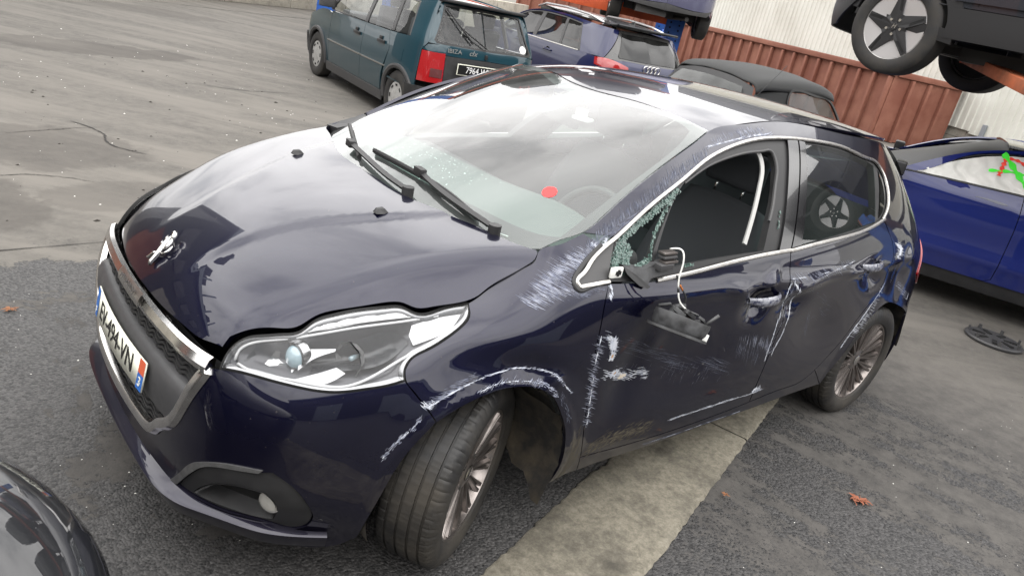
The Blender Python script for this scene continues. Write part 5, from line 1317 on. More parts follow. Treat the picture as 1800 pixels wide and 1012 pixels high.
# white sensor box stuck behind the screen
q = on_screen(B['WBOX'][0], -.05); MB().box(tuple(q), (.055, .07, .012), R(20)).box(tuple(q+np.array([0, -.012, .02])), (.03, .04, .03), R(20)).build('sensor_box', MAT['white_plastic'], HERO, bevel=.004)
q = on_screen((-.80, -.03), -.10); MB().box(tuple(q), (.025, .22, .065), R(-8)).build('interior_mirror', MAT['plastic_grey'], HERO, bevel=.01)
# ---- scrapes: short strokes torn through the paint
def scrapes(name, flds, m):
    V = []; F = []; rg = np.random.default_rng(len(name)*7+len(flds))
    for nm in flds:
        path, vec, cnt, wd, tint, sp = SCR[nm]; q = spl(path, 120) if len(path) > 2 else np.array(path[0])+(np.array(path[1])-np.array(path[0]))*np.linspace(0, 1, 120)[:, None]
        vec = np.array(vec); L_ = np.linalg.norm(vec); u = vec/L_; w_ = np.array([-u[1], u[0]])
        cnt = int(cnt*1.5)
        cl = rg.uniform(0, 119, max(3, cnt//7))
        for _ in range(cnt):
            i = int(np.clip(rg.normal(rg.choice(cl), 7), 0, 119)) if rg.random() < .6 else rg.integers(0, 120)
            c = q[i]+rg.normal(0, .5, 2)*sp; l = L_*rg.uniform(.25, 1.15); a = rg.normal(0, .05); d = u*math.cos(a)+w_*math.sin(a)
            n = 5; ts = np.linspace(-.5, .5, n); wv = wd*rg.uniform(.22, .8)
            pts = c+d*(ts*l)[:, None]; prof = np.array([.15, .8, 1, .7, .1])*wv*.5; nn = np.array([-d[1], d[0]])
            A = pts+nn*prof[:, None]+nn*rg.normal(0, .12, (n, 1))*wv; Bq = pts-nn*prof[:, None]
            b0 = len(V); V += list(A)+list(Bq); F += [(b0+k, b0+k+1, b0+n+k+1, b0+n+k) for k in range(n-1)]
    V = np.array(V); N_ = H.N(V[:, 0], V[:, 1]); N_[(N_[:, 1]+N_[:, 0]*.5) < 0] *= -1; V = H.P(V[:, 0], V[:, 1])+N_*.0009
    o = mk(name, V, F, m, HERO, False); o['kind'] = 'stuff'; return o
hi = [k for k, v in SCR.items() if v[4] >= .6]; md_ = [k for k, v in SCR.items() if .42 < v[4] < .6]; lo = [k for k, v in SCR.items() if v[4] <= .42]
scrapes('paint_scrapes', hi, MAT['scrape']); scrapes('paint_scrapes', md_, MAT['scrape_mid']); scrapes('paint_scratches', lo, MAT['scrape_dim'])
# torn paint edges: continuous ragged ribbons along creases and shut lines
def on_skin(Q, lift):
    Q = np.asarray(Q); N_ = H.N(Q[:, 0], Q[:, 1]); N_[(N_[:, 1]+N_[:, 0]*.5) < 0] *= -1; return H.P(Q[:, 0], Q[:, 1])+N_*lift
def ribbon(name, key, w, m, seed, off=(0, 0), lift=.0012):
    rg = np.random.default_rng(seed); n = 150; q = spl(SCR[key][0], n)+np.array(off); t = np.gradient(q, axis=0); t /= np.linalg.norm(t, axis=1)[:, None]+1e-9; nn = np.stack([-t[:, 1], t[:, 0]], 1)
    a = np.convolve(rg.random(n+6), np.ones(3)/3, 'same')[3:-3]; b_ = np.convolve(rg.random(n+6), np.ones(3)/3, 'same')[3:-3]; g_ = np.convolve(rg.random(n+20), np.ones(9)/9, 'same')[10:-10]
    on_ = np.clip((g_-.45)*8, 0, 1); A = q+nn*(w*a*on_)[:, None]; Bq = q-nn*(w*b_*on_)[:, None]
    V = np.vstack([on_skin(A, lift), on_skin(Bq, lift)]); o = mk(name, V, [(i, i+1, n+i+1, n+i) for i in range(n-1) if on_[i] > .02 or on_[i+1] > .02], m, HERO, False); o['kind'] = 'stuff'
for i, (k, w) in enumerate((('seam_left', .0040), ('seam_right', .0044), ('arch_line', .0030), ('arch_rear_line', .0046), ('sill_line', .0022), ('sill_edge', .0024), ('door_edge', .0044), ('rdoor_crease', .0024), ('arch_low', .0020), ('bump_edge', .0020), ('pillar_d', .0022), ('flap', .004), ('quarter', .006), ('fdoor_top', .006))): ribbon('paint_tear', k, w, MAT['scrape'], 40+i)
def bloom(c, r, m, seed, asp=.7, lift=.0014):
    rg = np.random.default_rng(seed); n = 26; Q = [c]
    for i in range(n): a_ = 2*math.pi*i/n; rr = r*rg.uniform(.45, 1.15); Q.append((c[0]+rr*math.cos(a_), c[1]+rr*math.sin(a_)*asp))
    o = mk('bare_patch', on_skin(Q, lift), [(0, 1+i, 1+(i+1) % n) for i in range(n)], m, HERO, False)
pk = SCR['door_patch1'][0]; p2 = SCR['door_patch2'][0]
bloom(pk[1], .020, MAT['scrape'], 1, 1.6); bloom(pk[2], .016, MAT['scrape'], 2, 1.4); bloom(pk[2], .006, MAT['rust'], 3, 1.6, .002)
bloom(p2[1], .028, MAT['scrape'], 4, .6); bloom(p2[2], .022, MAT['primer'], 5, .6, .0018); bloom(p2[1], .009, MAT['rust'], 6, .6, .0022); bloom(SCR['quarter'][0][1], .022, MAT['scrape'], 7, 1.2); bloom(SCR['sill_blob'][0][0], .016, MAT['scrape'], 8, 1.0)
# road mud thrown up on the sill and the foot of the wing and door
def mud(path, vec, cnt, sp, seed):
    rg = np.random.default_rng(seed); q = spl(B[path], 100); V = []; F = []; u = np.array(vec)/np.hypot(*vec); w_ = np.array([-u[1], u[0]])
    for _ in range(cnt):
        c = q[rg.integers(0, 100)]+rg.normal(0, sp, 2); l = rg.uniform(.006, .03); wd = rg.uniform(.0006, .0022); b0 = len(V)
        for t in np.linspace(-.5, .5, 4): V += [c+u*t*l+w_*wd*(1-abs(2*t)*.8), c+u*t*l-w_*wd*(1-abs(2*t)*.8)]
        F += [(b0+2*i, b0+2*i+1, b0+2*i+3, b0+2*i+2) for i in range(3)]
    o = mk('mud_spatter', on_skin(np.array(V), .0008), F, MAT['mud_thin'], HERO, False); o['kind'] = 'stuff'
mud('MUD1', (1, .45), 420, .018, 1); mud('MUD2', (.25, 1), 240, .016, 2)
# ------------------------------------------------------------------ other vehicles: a table-driven builder
def xf(o, p):
    """local point of a rooted thing to world"""
    c, s_ = math.cos(o.rotation_euler[2]), math.sin(o.rotation_euler[2]); return (o.location[0]+c*p[0]-s_*p[1], o.location[1]+s_*p[0]+c*p[1], o.location[2]+p[2])
ROWS = [.15, .25, .40, .55, .70, .85, .95, 1.10, 1.25, 1.38, 1.50]
class Car:
    def __init__(c, name, loc, yaw, label, cat, plan, side, front, rear, wb, body, group=None):
        c.o = empty(name, loc, R(yaw), label, cat, group); c.body = MAT[body]; c.wb = wb
        xm = plan[len(plan)//2][0]
        xs = [p[0] for p in plan]
        keys = [('y', 0), ('y', plan[1][1]), ('x', .25), ('x', -wb*.5), ('x', -wb), ('r', plan[-2][1]*.98), ('r', 0)]
        side = np.array(side); front = np.array(front); rear = np.array(rear)
        tab = np.stack([front, front, side, side, side, rear, rear], 1)
        c.S = Shell(plan, keys, ROWS, tab)
    def side(c, name, pts, m=None, holes=(), mirs=(0, 1), step=.05, **k):
        f = lambda l: [(float(c.S.s_of_x(q[0])), q[1]) if len(q) == 2 else (float(c.S.s_of_y(q[1])), q[2]) for q in l]
        out = []
        for mi in mirs: out.append(panel(name, c.S, f(pts), MAT[m] if m else c.body, k.pop('parent', c.o) if False else c.o, holes=[f(h) for h in holes], mirror=mi, step=step, gap=k.get('gap', .003), flange=k.get('flange', .02), off=k.get('off', 0), corner=k.get('corner', 30)))
        return out
    def rear(c, name, pts, m=None, holes=(), step=.05, off=0, mirs=None, flange=.015, front=False):
        f = lambda l: [(float(c.S.s_of_y(y, not front)), z) for y, z in l]
        if mirs is None: return panel(name, c.S, f(pts), MAT[m] if m else c.body, c.o, holes=[f(h) for h in holes], both=True, step=step, off=off, flange=flange, gap=.0015, corner=30)
        return [panel(name, c.S, f(pts), MAT[m] if m else c.body, c.o, mirror=mi, step=step, off=off, flange=flange, gap=.0015, corner=30) for mi in mirs]
    def top(c, name, f, half, m=None, step=.08, off=0, flange=.015):
        return panel(name, Field(f), mirror_outline(half), MAT[m] if m else c.body, c.o, step=step, off=off, flange=flange, corner=30)
    def tub(c, x0, x1, hw, z0=.18, z1=.55):
        MB().box(((x0+x1)/2, 0, (z0+z1)/2), (abs(x1-x0), hw*2, z1-z0)).build('under_body', MAT['void'], c.o)
    def seats(c, xs, y=.34, z=.45, m='cloth_dark'):
        for x in xs:
            for q in (-y, y):
                b = MB(); b.box((x, q, z), (.46, .46, .16)).box((x-.26, q, z+.36), (.13, .44, .62), m=Matrix.Rotation(R(-14), 3, 'Y')).box((x-.35, q, z+.76), (.08, .24, .16)); b.build('seat', MAT[m], c.o, bevel=.03)
def arch(cx, r, zc=.30, n=11, a0=195, a1=-15):
    return [(cx+r*math.cos(R(a)), zc+r*math.sin(R(a))) for a in np.linspace(a0, a1, n)]
def mirror_unit(car, x, y, z, m, w=.16, mirs=(1, -1)):
    for q in mirs:
        b = MB(); b.box((x, q*(y+.09), z), (.09, w, .11)).box((x+.01, q*(y), z-.03), (.05, .08, .03)); b.build('door_mirror', m, car.o, bevel=.022, seg=3)
def simple_wheel(car, loc, r, w, rim, style, side, rub='rubber', rz=0, alloy='alloy_bright', seg=48):
    wo = wheel(car.o, 'wheel', loc, rz, r, w, rim, style, rub, alloy, False, seg, side)
    h = w/2
    if style == 'cover':
        lathe('wheel_cover', [(h*.98, .001), (h*.98, .05), (h*.92, .07), (h*.88, rim*.72), (h*.90, rim*.86), (h*.86, rim)], MAT['cover'], wo, 40)
        for k in range(8):
            a = 2*math.pi*k/8; b = MB(); M3 = Matrix.Rotation(-a, 3, 'Y'); p = M3 @ Vector((rim*.80, h*.895, 0)); b.box(p, (.022, .006, .045), m=M3); b.build('cover_slot', MAT['void'], wo)
    elif style == 'plain':
        for k in range(10):
            a = 2*math.pi*k/10; b = MB(); M3 = Matrix.Rotation(-a, 3, 'Y'); b.box(M3 @ Vector((rim*.55, h*.70, 0)), (rim*.85, .02, .028), m=M3); b.build('spoke', MAT[alloy], wo, bevel=.005)
        lathe('hub_face', [(h*.80, .001), (h*.80, .05), (h*.55, .06)], MAT[alloy], wo, 24)
    elif style == 'star':
        # bright machined disc with a dark five-point blade star standing on it
        lathe('machined_disc', [(h*.74, .02), (h*.80, rim*.5), (h*.86, rim*.97), (h*.80, rim)], MAT['alloy_silver'], wo, 60)
        for k in range(5):
            a0 = 2*math.pi*k/5+.25
            def pt(r_, a, y): return (r_*math.cos(a0+a), y, r_*math.sin(a0+a))
            V = [pt(.0, 0, h*.94), pt(rim*.42, -.63, h*.90), pt(rim*.97, -.10, h*.92), pt(rim*.97, .10, h*.92), pt(rim*.40, .34, h*.96), pt(rim*.42, .63, h*.90)]
            V += [(x, y-.03, z) for x, y, z in V]
            F = [(0, 1, 2), (0, 2, 3, 4), (0, 4, 5), (1, 7, 8, 2), (2, 8, 9, 3), (3, 9, 10, 4), (4, 10, 11, 5)]
            mk('star_blade', V, F, MAT['satin_black'], wo, False)
            V = [pt(rim*.50, .02, h*.935), pt(rim*.92, -.045, h*.925), pt(rim*.92, .035, h*.925), pt(rim*.47, .22, h*.965)]
            mk('blade_window', V, [(0, 1, 2, 3)], MAT['void'], wo, False)
            bo = MB(); a = a0+.63; x, z = .058*math.cos(a), .058*math.sin(a); bo.tube([(x, h*.85, z), (x, h*1.0, z)], .011, 8); bo.build('wheel_nut', MAT['chrome'], wo)
        lathe('centre_cap', [(h*1.0, .001), (h*1.0, .028), (h*.9, .034)], MAT['satin_black'], wo, 20)
        text_mesh('cap_emblem', 'H', .045, MAT['chrome'], wo, Matrix.Translation((0, h*1.0+.001, 0)) @ Matrix.Rotation(R(90), 4, 'X') @ Matrix.Rotation(math.pi, 4, 'Y'), shear=.35)
    return wo
mat('cover', (.50, .50, .49), .35, .5, var=(20, .5, (.25, .24, .22)))
mat('alloy_silver', (.62, .61, .61), .3, .7)
mat('satin_black', (.016, .016, .017), .4)
mat('plastic_sheet', (.72, .71, .67), .35, spec=.6, var=(5, .6, (.42, .43, .40)), bump=(9, 1.0))
mat('cloth_roof', (.030, .031, .031), .85, bump=(250, .4))
mat('lilac_grey', (.10, .10, .16), .25, .3, coat=1)
mat('white_text', (.8, .8, .8), .5)
SIDE = [.055, .035, .012, 0, .004, .02, .035, .085, .140, .20, .27]
# ---- teal five-door hatchback, tail towards us
T = Car('hatchback', (-4.20, -7.47, 0), -95.2, 'dark teal old hatchback with black bumpers and square red tail lamp', 'car',
        [(.72, 0), (.71, .32), (.67, .55), (.52, .72), (.2, .785), (-1.2, .805), (-2.2, .797), (-2.62, .775), (-2.82, .71), (-2.90, .58), (-2.925, .30), (-2.93, 0)],
        SIDE, [.08, .04, .01, .0, .03, .10, .3, .6, .8, .9, 1.0], [.08, .03, .0, .0, .015, .035, .06, .15, .24, .33, .42], 2.44, 'teal')
Wz = .90
fdw = [(-.42, Wz+.01), (-.82, 1.29), (-1.36, 1.325), (-1.40, Wz+.02)]
rdw = [(-1.47, Wz+.02), (-1.45, 1.325), (-2.02, 1.318), (-2.10, Wz+.035)]
rqw = [(-2.17, Wz+.04), (-2.09, 1.312), (-2.40, 1.29), (-2.50, Wz+.06)]
T.side('wing', [(.35, .76), (-.30, .88), (-.42, .86), (-.42, .26), (-.34, .26)]+arch(0, .335, .29)[1:-1]+[(.34, .44), (.52, .46), (.56, .70)])
T.side('front_door', [(-.42, .89), (-1.44, .915), (-1.44, .27), (-.42, .27)]); T.side('rear_door', [(-1.44, .915), (-2.08, .93), (-2.16, .75), (-2.10, .60), (-2.03, .44), (-2.02, .27), (-1.44, .27)])
T.side('quarter', [(-2.08, .93), (-2.53, .955), (-2.43, 1.305), (-2.05, 1.340), (-1.4, 1.35), (-.85, 1.33), (-.80, 1.37), (-1.4, 1.395), (-2.2, 1.375), ('y', .585, 1.36), ('y', .70, .945), ('y', .738, .87), ('y', .742, .52), (-2.76, .44)]+arch(-2.44, .335, .29)[::-1][2:-2]+[(-2.08, .46), (-2.12, .60), (-2.16, .75)])
T.side('window_frame', [(-.36, .895), (-.80, 1.31), (-.86, 1.335), (-1.4, 1.35), (-2.05, 1.340), (-2.43, 1.305), (-2.53, .955), (-1.44, .915)], 'plastic_grey', [fdw, rdw, rqw], off=-.004)
for n_, w_ in (('front_door_glass', fdw), ('rear_door_glass', rdw), ('quarter_glass', rqw)): T.side(n_, w_, 'clear_glass', off=-.012, flange=0)
T.side('sill_skirt', [(-.34, .27), (-2.06, .27), (-2.08, .16), (-.36, .16)], 'plastic_grey', off=.012)
T.side('rub_strip', [(-.40, .545), (-1.43, .555), (-1.43, .537), (-.40, .527)], 'trim_metal', off=.010, step=.03, flange=.01)
T.side('rub_strip', [(-1.45, .555), (-2.12, .562), (-2.12, .544), (-1.45, .537)], 'trim_metal', off=.010, step=.03, flange=.01)
T.side('fuel_flap', [(-2.30, .80), (-2.48, .805), (-2.48, .67), (-2.30, .665)], 'teal', off=.003, step=.03)
for mi in (1, -1):
    for cx in (0, -2.44):
        P = np.array([(x, 0, z) for x, z in arch(cx, .335, .29, 21, 190, -12)]); 
        ss_ = T.S.s_of_x(P[:, 0]); Q = T.S.P(ss_, P[:, 2]); Q[:, 1] *= mi; sweep('arch_flare', Q, [(-.035, -.01), (-.035, .012), (-.01, .026), (.012, .022), (.014, -.02)], MAT['plastic_grey'], T.o, up=(0, mi, 0))
    for x, z in ((-1.28, .77), (-1.95, .79)):
        b = MB(); y = T.S.P(T.S.s_of_x(x), z)[0][1]; b.box((x, mi*(y+.012), z), (.17, .022, .035)); b.box((x+.03, mi*(y+.004), z+.03), (.07, .012, .05)); b.build('door_handle', MAT['plastic'], T.o, bevel=.006)
mirror_unit(T, -.44, .79, .98, MAT['plastic_grey'], .19)
T.rear('front_bumper', [(0, .52), (.55, .52), (.715, .50), (.715, .24), (.5, .2), (0, .2)], 'plastic', off=.03, front=True)
T.rear('nose', [(0, .72), (.6, .72), (.72, .68), (.72, .51), (0, .52)], 'teal', front=True)
T.rear('rear_bumper', [(0, .50), (.55, .50), (.70, .50), (.77, .49), (.77, .32), (.66, .24), (0, .24)], 'plastic', off=.035)
T.rear('tail_lamp', [(.735, .86), (.50, .865), (.50, .555), (.735, .55)], 'lamp_red', off=.006, mirs=(0, 1))
T.rear('lamp_window', [(.64, .70), (.515, .70), (.515, .61), (.64, .61)], 'lamp_smoke', off=.011, mirs=(0, 1), flange=.004)
T.rear('tail_panel', [(0, .845), (.495, .845), (.495, .56), (.62, .52), (0, .52)], 'plastic')
T.rear('tailgate', [(0, .945), (.58, .945), (.70, .93), (.735, .87), (.5, .85), (0, .85)])
gw = [(0, 1.335), (.52, 1.33), (.63, .99), (.60, .965), (0, .95)]
T.rear('tailgate_frame', [(0, 1.375), (.58, 1.36), (.70, .945), (0, .938)], 'teal', holes=[[(y, z) for y, z in [(.004, 1.335), (.52, 1.33), (.63, .99), (.60, .965), (.004, .955)]]], off=-.002)
T.rear('tailgate_seal', [(0, 1.345), (.535, 1.34), (.648, .985), (.612, .953), (0, .943)], 'plastic', holes=[[(.004, 1.325), (.51, 1.32), (.615, .995), (.59, .975), (.004, .965)]], off=.002)
T.rear('tailgate_glass', gw, 'clear_glass', off=-.006, flange=0)
T.top('roof', lambda x, y: 1.405-.010*((x+1.4)/1.)**2-.05*(np.abs(y)/.6)**3, [(-.86, 0), (-.86, .50), (-1.4, .575), (-2.2, .58), (-2.55, .56), (-2.60, 0)])
MB().box((-2.62, 0, 1.375), (.13, 1.10, .03)).build('roof_spoiler', MAT['plastic'], T.o, bevel=.012)
hz_ = nspline([-.5, -.1, .3, .6, .72], [.915, .875, .815, .755, .70])
T.top('bonnet', lambda x, y: hz_(x)-.03*(np.abs(y)/.7)**2, [(-.36, 0), (-.40, .55), (-.32, .72), (.3, .715), (.60, .58), (.69, .3), (.705, 0)])
T.top('windscreen', lambda x, y: .90+(-.38-x)*.83-.05*(np.abs(y)/.7)**2, [(-.36, 0), (-.44, .64), (-.86, .52), (-.90, 0)], 'clear_glass', flange=0)
T.tub(.4, -2.7, .70); T.seats((-1.0, -1.85)); 
MB().box((-.55, 0, .86), (.35, 1.3, .14)).build('dashboard', MAT['plastic_grey'], T.o, bevel=.04)
for x in (0, -2.44):
    for q in (1, -1): simple_wheel(T, (x, q*.70, .28), .285, .17, .165, 'cover', q)
pmT = basis((-2.955, .10, .735), (0, -1, 0), (-.05, 0, 1))
pl_ = MB(); pl_.box((-2.945, .10, .735), (.012, .52, .115)); pt_ = pl_.build('number_plate', MAT['plate_white'], T.o, bevel=.003)
MB().box((-2.948, .10, .735), (.010, .506, .100)).build('plate_field', MAT['plate_black'], pt_)
text_mesh('plate_lettering', '7964 WV', .095, MAT['white_text'], pt_, pmT, .001, sx=.85)
def rear_text(car, body, y, z, size, m, shear=0, sx=1.0, off=.004, name='lettering'):
    p = car.S.P(float(car.S.s_of_y(abs(y))), z)[0]; p[1] = y
    e = car.S.P(float(car.S.s_of_y(abs(y))), z+.03)[0]-car.S.P(float(car.S.s_of_y(abs(y))), z-.03)[0]; e[1] = 0
    return text_mesh(name, body, size, MAT[m], car.o, basis(p-np.array([off, 0, 0]), (0, -1, 0), e), .0012, 'CENTER', shear, sx)
rear_text(T, 'IBIZA', .39, .90, .062, 'trim_metal', 0, 1.2); rear_text(T, 'clx', .165, .905, .075, 'trim_metal', .35, 1.15)
w_ = empty('rear_wiper'); w_.parent = T.o
def rp(y, z, off): 
    p = T.S.P(float(T.S.s_of_y(abs(y))), z)[0]; return (p[0]-off, y, p[2])
tube('arm', [rp(.0, .975, .03), rp(.16, 1.06, .03), rp(.30, 1.14, .03)], .008, MAT['plastic'], w_, 6); tube('blade', [rp(.17, 1.0, .02), rp(.30, 1.14, .025), rp(.46, 1.30, .02)], .009, MAT['plastic'], w_, 6)
MB().box(rp(0, .89, .01), (.03, .03, .05)).build('tailgate_lock', MAT['plastic'], T.o, bevel=.008)
st_ = MB(); V = [rp(-.50+.045*math.cos(a), 1.02+.04*math.sin(a), -.004) for a in np.linspace(0, 2*math.pi, 17)[:-1]]; mk('round_sticker', V, [tuple(range(16))], MAT['white_plastic'], T.o, False)
# ---- blue estate behind it
A = Car('estate_car', (-7.85, -8.58, 0), -98.4, 'dark blue estate with silver roof rails and slim red tail lamps, behind the teal hatchback', 'car',
        [(.90, 0), (.88, .40), (.80, .66), (.55, .84), (.1, .895), (-1.3, .91), (-2.4, .905), (-2.95, .88), (-3.25, .80), (-3.40, .62), (-3.46, .30), (-3.47, 0)],
        [.06, .03, .01, 0, 0, .012, .03, .085, .155, .225, .33], [.08, .03, .0, 0, .03, .12, .3, .5, .8, 1, 1.1], [.08, .02, 0, 0, .02, .03, .045, .14, .27, .40, .50], 2.68, 'audi_blue')
aw = [[(-.62, 1.0), (-1.05, 1.30), (-1.42, 1.365), (-1.50, 1.0)], [(-1.60, 1.0), (-1.53, 1.37), (-2.10, 1.375), (-2.26, 1.005)], [(-2.32, 1.005), (-2.17, 1.37), (-2.50, 1.35), (-2.74, 1.02)]]
A.side('body_side', [(.6, .75), (-.5, .97), (-2.85, 1.0), (-3.0, 1.0), (-3.35, .95), (-3.42, .60), (-3.1, .5)]+arch(-2.68, .37, .33)[::-1][1:-1]+[(-2.25, .25), (-.45, .25)]+arch(0, .37, .33)[::-1][1:-1]+[(.5, .45)], corner=40)
A.side('upper_frame', [(-.5, .97), (-.98, 1.32), (-1.45, 1.41), (-2.2, 1.425), (-2.75, 1.40), ('y', .60, 1.385), ('y', .785, 1.0)], 'audi_blue', [[(-.56, .985), (-1.02, 1.315), (-1.43, 1.385), (-2.15, 1.39), (-2.52, 1.368), (-2.80, 1.005)]])
A.side('window_frame', [(-.56, .985), (-1.02, 1.315), (-1.43, 1.385), (-2.15, 1.39), (-2.52, 1.368), (-2.80, 1.005)], 'plastic_grey', aw, off=-.006)
for n_, w_ in zip(('front_door_glass', 'rear_door_glass', 'quarter_glass'), aw): A.side(n_, w_, 'dark_glass', off=-.012, flange=0)
A.side('belt_trim', [(-.60, .992), (-2.76, 1.012), (-2.76, .994), (-.60, .974)], 'trim_metal', off=.008, step=.03, flange=.01)
A.rear('tailgate', [(0, 1.0), (.64, 1.0), (.80, .97), (.70, .60), (0, .58)], step=.06)
A.rear('tail_lamp', [(.85, .985), (.74, 1.0), (.42, .94), (.40, .88), (.70, .87), (.84, .89)], 'lamp_red', off=.008, mirs=(0, 1))
A.rear('rear_bumper', [(0, .575), (.70, .595), (.84, .58), (.80, .25), (0, .22)])
A.rear('rear_window', [(0, 1.355), (.50, 1.345), (.60, 1.06), (.58, 1.035), (0, 1.03)], 'smoke_glass', off=.004)
A.rear('tailgate_upper', [(0, 1.40), (.58, 1.385), (.78, 1.0), (0, 1.0)], 'gloss_grey', off=-.002)
A.top('roof', lambda x, y: 1.505-.022*((x+1.7)/1.)**2-.05*(np.abs(y)/.6)**3, [(-1.0, 0), (-1.05, .5), (-1.6, .60), (-2.4, .60), (-2.95, .56), (-3.05, 0)], 'gloss_grey')
MB().box((-3.06, 0, 1.445), (.22, 1.12, .035), m=Matrix.Rotation(R(6), 3, 'Y')).build('roof_spoiler', MAT['black_paint'], A.o, bevel=.014)
for q in (1, -1):
    tube('roof_rail', [(-1.15, q*.625, 1.43), (-1.35, q*.615, 1.495), (-1.9, q*.61, 1.515), (-2.5, q*.60, 1.495), (-2.85, q*.59, 1.44)], .016, MAT['alloy_silver'], A.o, 8)
    for x in (-1.15, -2.05):
        y = A.S.P(A.S.s_of_x(x), .88)[0][1]; b = MB(); b.tube([(x+.11, q*(y+.004), .88), (x+.06, q*(y+.035), .885), (x-.06, q*(y+.035), .885), (x-.11, q*(y+.004), .88)], .013, 8); b.build('door_handle', MAT['audi_blue'], A.o, smooth=True)
        lathe('handle_cup', [(0, .001), (.0, .045), (.006, .05)], MAT['void'], A.o, 20).location = (x, q*(y-.004), .875)
for k in range(4):
    p = A.S.P(float(A.S.s_of_y(.02)), .955)[0]; y = .105-.07*k
    tube('badge_ring', [(p[0]-.012, y+.048*math.cos(a), .955+.048*math.sin(a)) for a in np.linspace(0, 2*math.pi, 21)[:-1]], .007, MAT['chrome'], A.o, 6, close=True)
tube('rear_wiper', [(-3.335, -.05, 1.05), (-3.30, -.30, 1.075), (-3.26, -.46, 1.085)], .011, MAT['plastic'], A.o, 6)
b = MB(); b.prism([(-.06, 0), (.10, 0), (-.05, .05)], -.008, .008, lambda p: (-2.75+p[0], p[2], 1.478+p[1])); b.build('roof_fin', MAT['black_paint'], A.o)
A.top('bonnet', lambda x, y: 1.0-.16*sm(-.6, .8, x)-.06*sm(.5, .9, x)-.04*(np.abs(y)/.8)**2, [(-.45, 0), (-.5, .72), (.3, .78), (.7, .6), (.84, 0)])
A.top('windscreen', lambda x, y: 1.0+(-.45-x)*.72-.05*(np.abs(y)/.7)**2, [(-.42, 0), (-.52, .72), (-1.02, .55), (-1.08, 0)], 'dark_glass', flange=0)
A.tub(.5, -3.2, .8, .2, .9)
for x in (0, -2.68):
    for q in (1, -1): simple_wheel(A, (x, q*.80, .33), .33, .22, .23, 'plain', q)
mirror_unit(A, -.62, .90, 1.02, A.body)
# ---- royal blue saloon at the right edge
C3 = Car('saloon_car', (-5.70, -1.415, 0), -65, 'royal blue saloon with plastic sheet over its side window and flush door handle', 'car',
         [(.84, 0), (.82, .35), (.74, .62), (.52, .80), (.15, .88), (-.6, .90), (-1.6, .905), (-2.6, .90), (-3.2, .86), (-3.60, .72), (-3.78, .45), (-3.82, 0)],
         [.075, .05, .018, .004, 0, .014, .035, .10, .185, .285, .40], [.08, .03, 0, 0, .06, .2, .4, .6, .8, 1, 1.1], [.08, .03, 0, 0, .02, .06, .14, .3, .5, .8, 1.0], 2.87, 'royal_blue')
C3.S.disp = lambda X: .012*np.exp(-((X[:, 2]-.46)/.05)**2)-.010*np.exp(-((X[:, 2]-.62)/.10)**2)+.008*np.exp(-((X[:, 2]-.885)/.03)**2)
cw = [[(-.72, 1.0), (-1.02, 1.17), (-1.30, 1.27), (-1.60, 1.315), (-1.62, 1.03)], [(-1.70, 1.035), (-1.68, 1.32), (-2.1, 1.31), (-2.45, 1.20), (-2.62, 1.07)]]
C3.side('wing', [(.55, .70), (.2, .83), (-.5, .975), (-.66, .985), (-.60, .60), (-.55, .30), (-.42, .30)]+arch(0, .37, .34)[1:-1]+[(.42, .45), (.6, .48)])
C3.side('front_door', [(-.62, .985), (-1.0, 1.0), (-1.52, 1.02), (-1.535, .90), (-1.55, .33), (-1.50, .30), (-.56, .30), (-.60, .60)])
C3.side('rear_door', [(-1.52, 1.02), (-2.55, 1.05), (-2.60, .85), (-2.50, .62), (-2.46, .42), (-2.45, .30), (-1.50, .30), (-1.55, .33), (-1.535, .90)])
C3.side('quarter', [(-2.55, 1.05), (-3.6, 1.03), (-3.68, .6), (-3.3, .4)]+arch(-2.87, .37, .34)[::-1][1:-1]+[(-2.47, .45), (-2.50, .62), (-2.60, .85)])
C3.side('roof_rail', [(-.60, .99), (-1.02, 1.225), (-1.32, 1.32), (-1.65, 1.365), (-2.15, 1.36), (-2.55, 1.24), (-3.0, 1.06), (-2.68, 1.06), (-2.48, 1.22), (-2.1, 1.325), (-1.64, 1.335), (-1.31, 1.29), (-1.03, 1.195), (-.70, .993)], step=.03)
C3.side('window_frame', [(-.66, .988), (-1.03, 1.19), (-1.31, 1.285), (-1.64, 1.33), (-2.1, 1.32), (-2.48, 1.215), (-2.68, 1.06)], 'gloss_black', cw, off=-.004, step=.03)
C3.side('belt_trim', [(-.66, 1.0), (-1.5, 1.03), (-2.65, 1.066), (-2.65, 1.045), (-1.5, 1.010), (-.66, .985)], 'plastic', off=.006, step=.03)
C3.side('rear_door_glass', cw[1], 'dark_glass', off=-.012, flange=0); C3.side('front_door_glass', cw[0], 'dark_glass', off=-.012, flange=0, mirs=(1,))
C3.side('sill_skirt', [(-.42, .305), (-2.47, .305), (-2.47, .19), (-.42, .19)], 'plastic', off=-.012)
rg = np.random.default_rng(21)
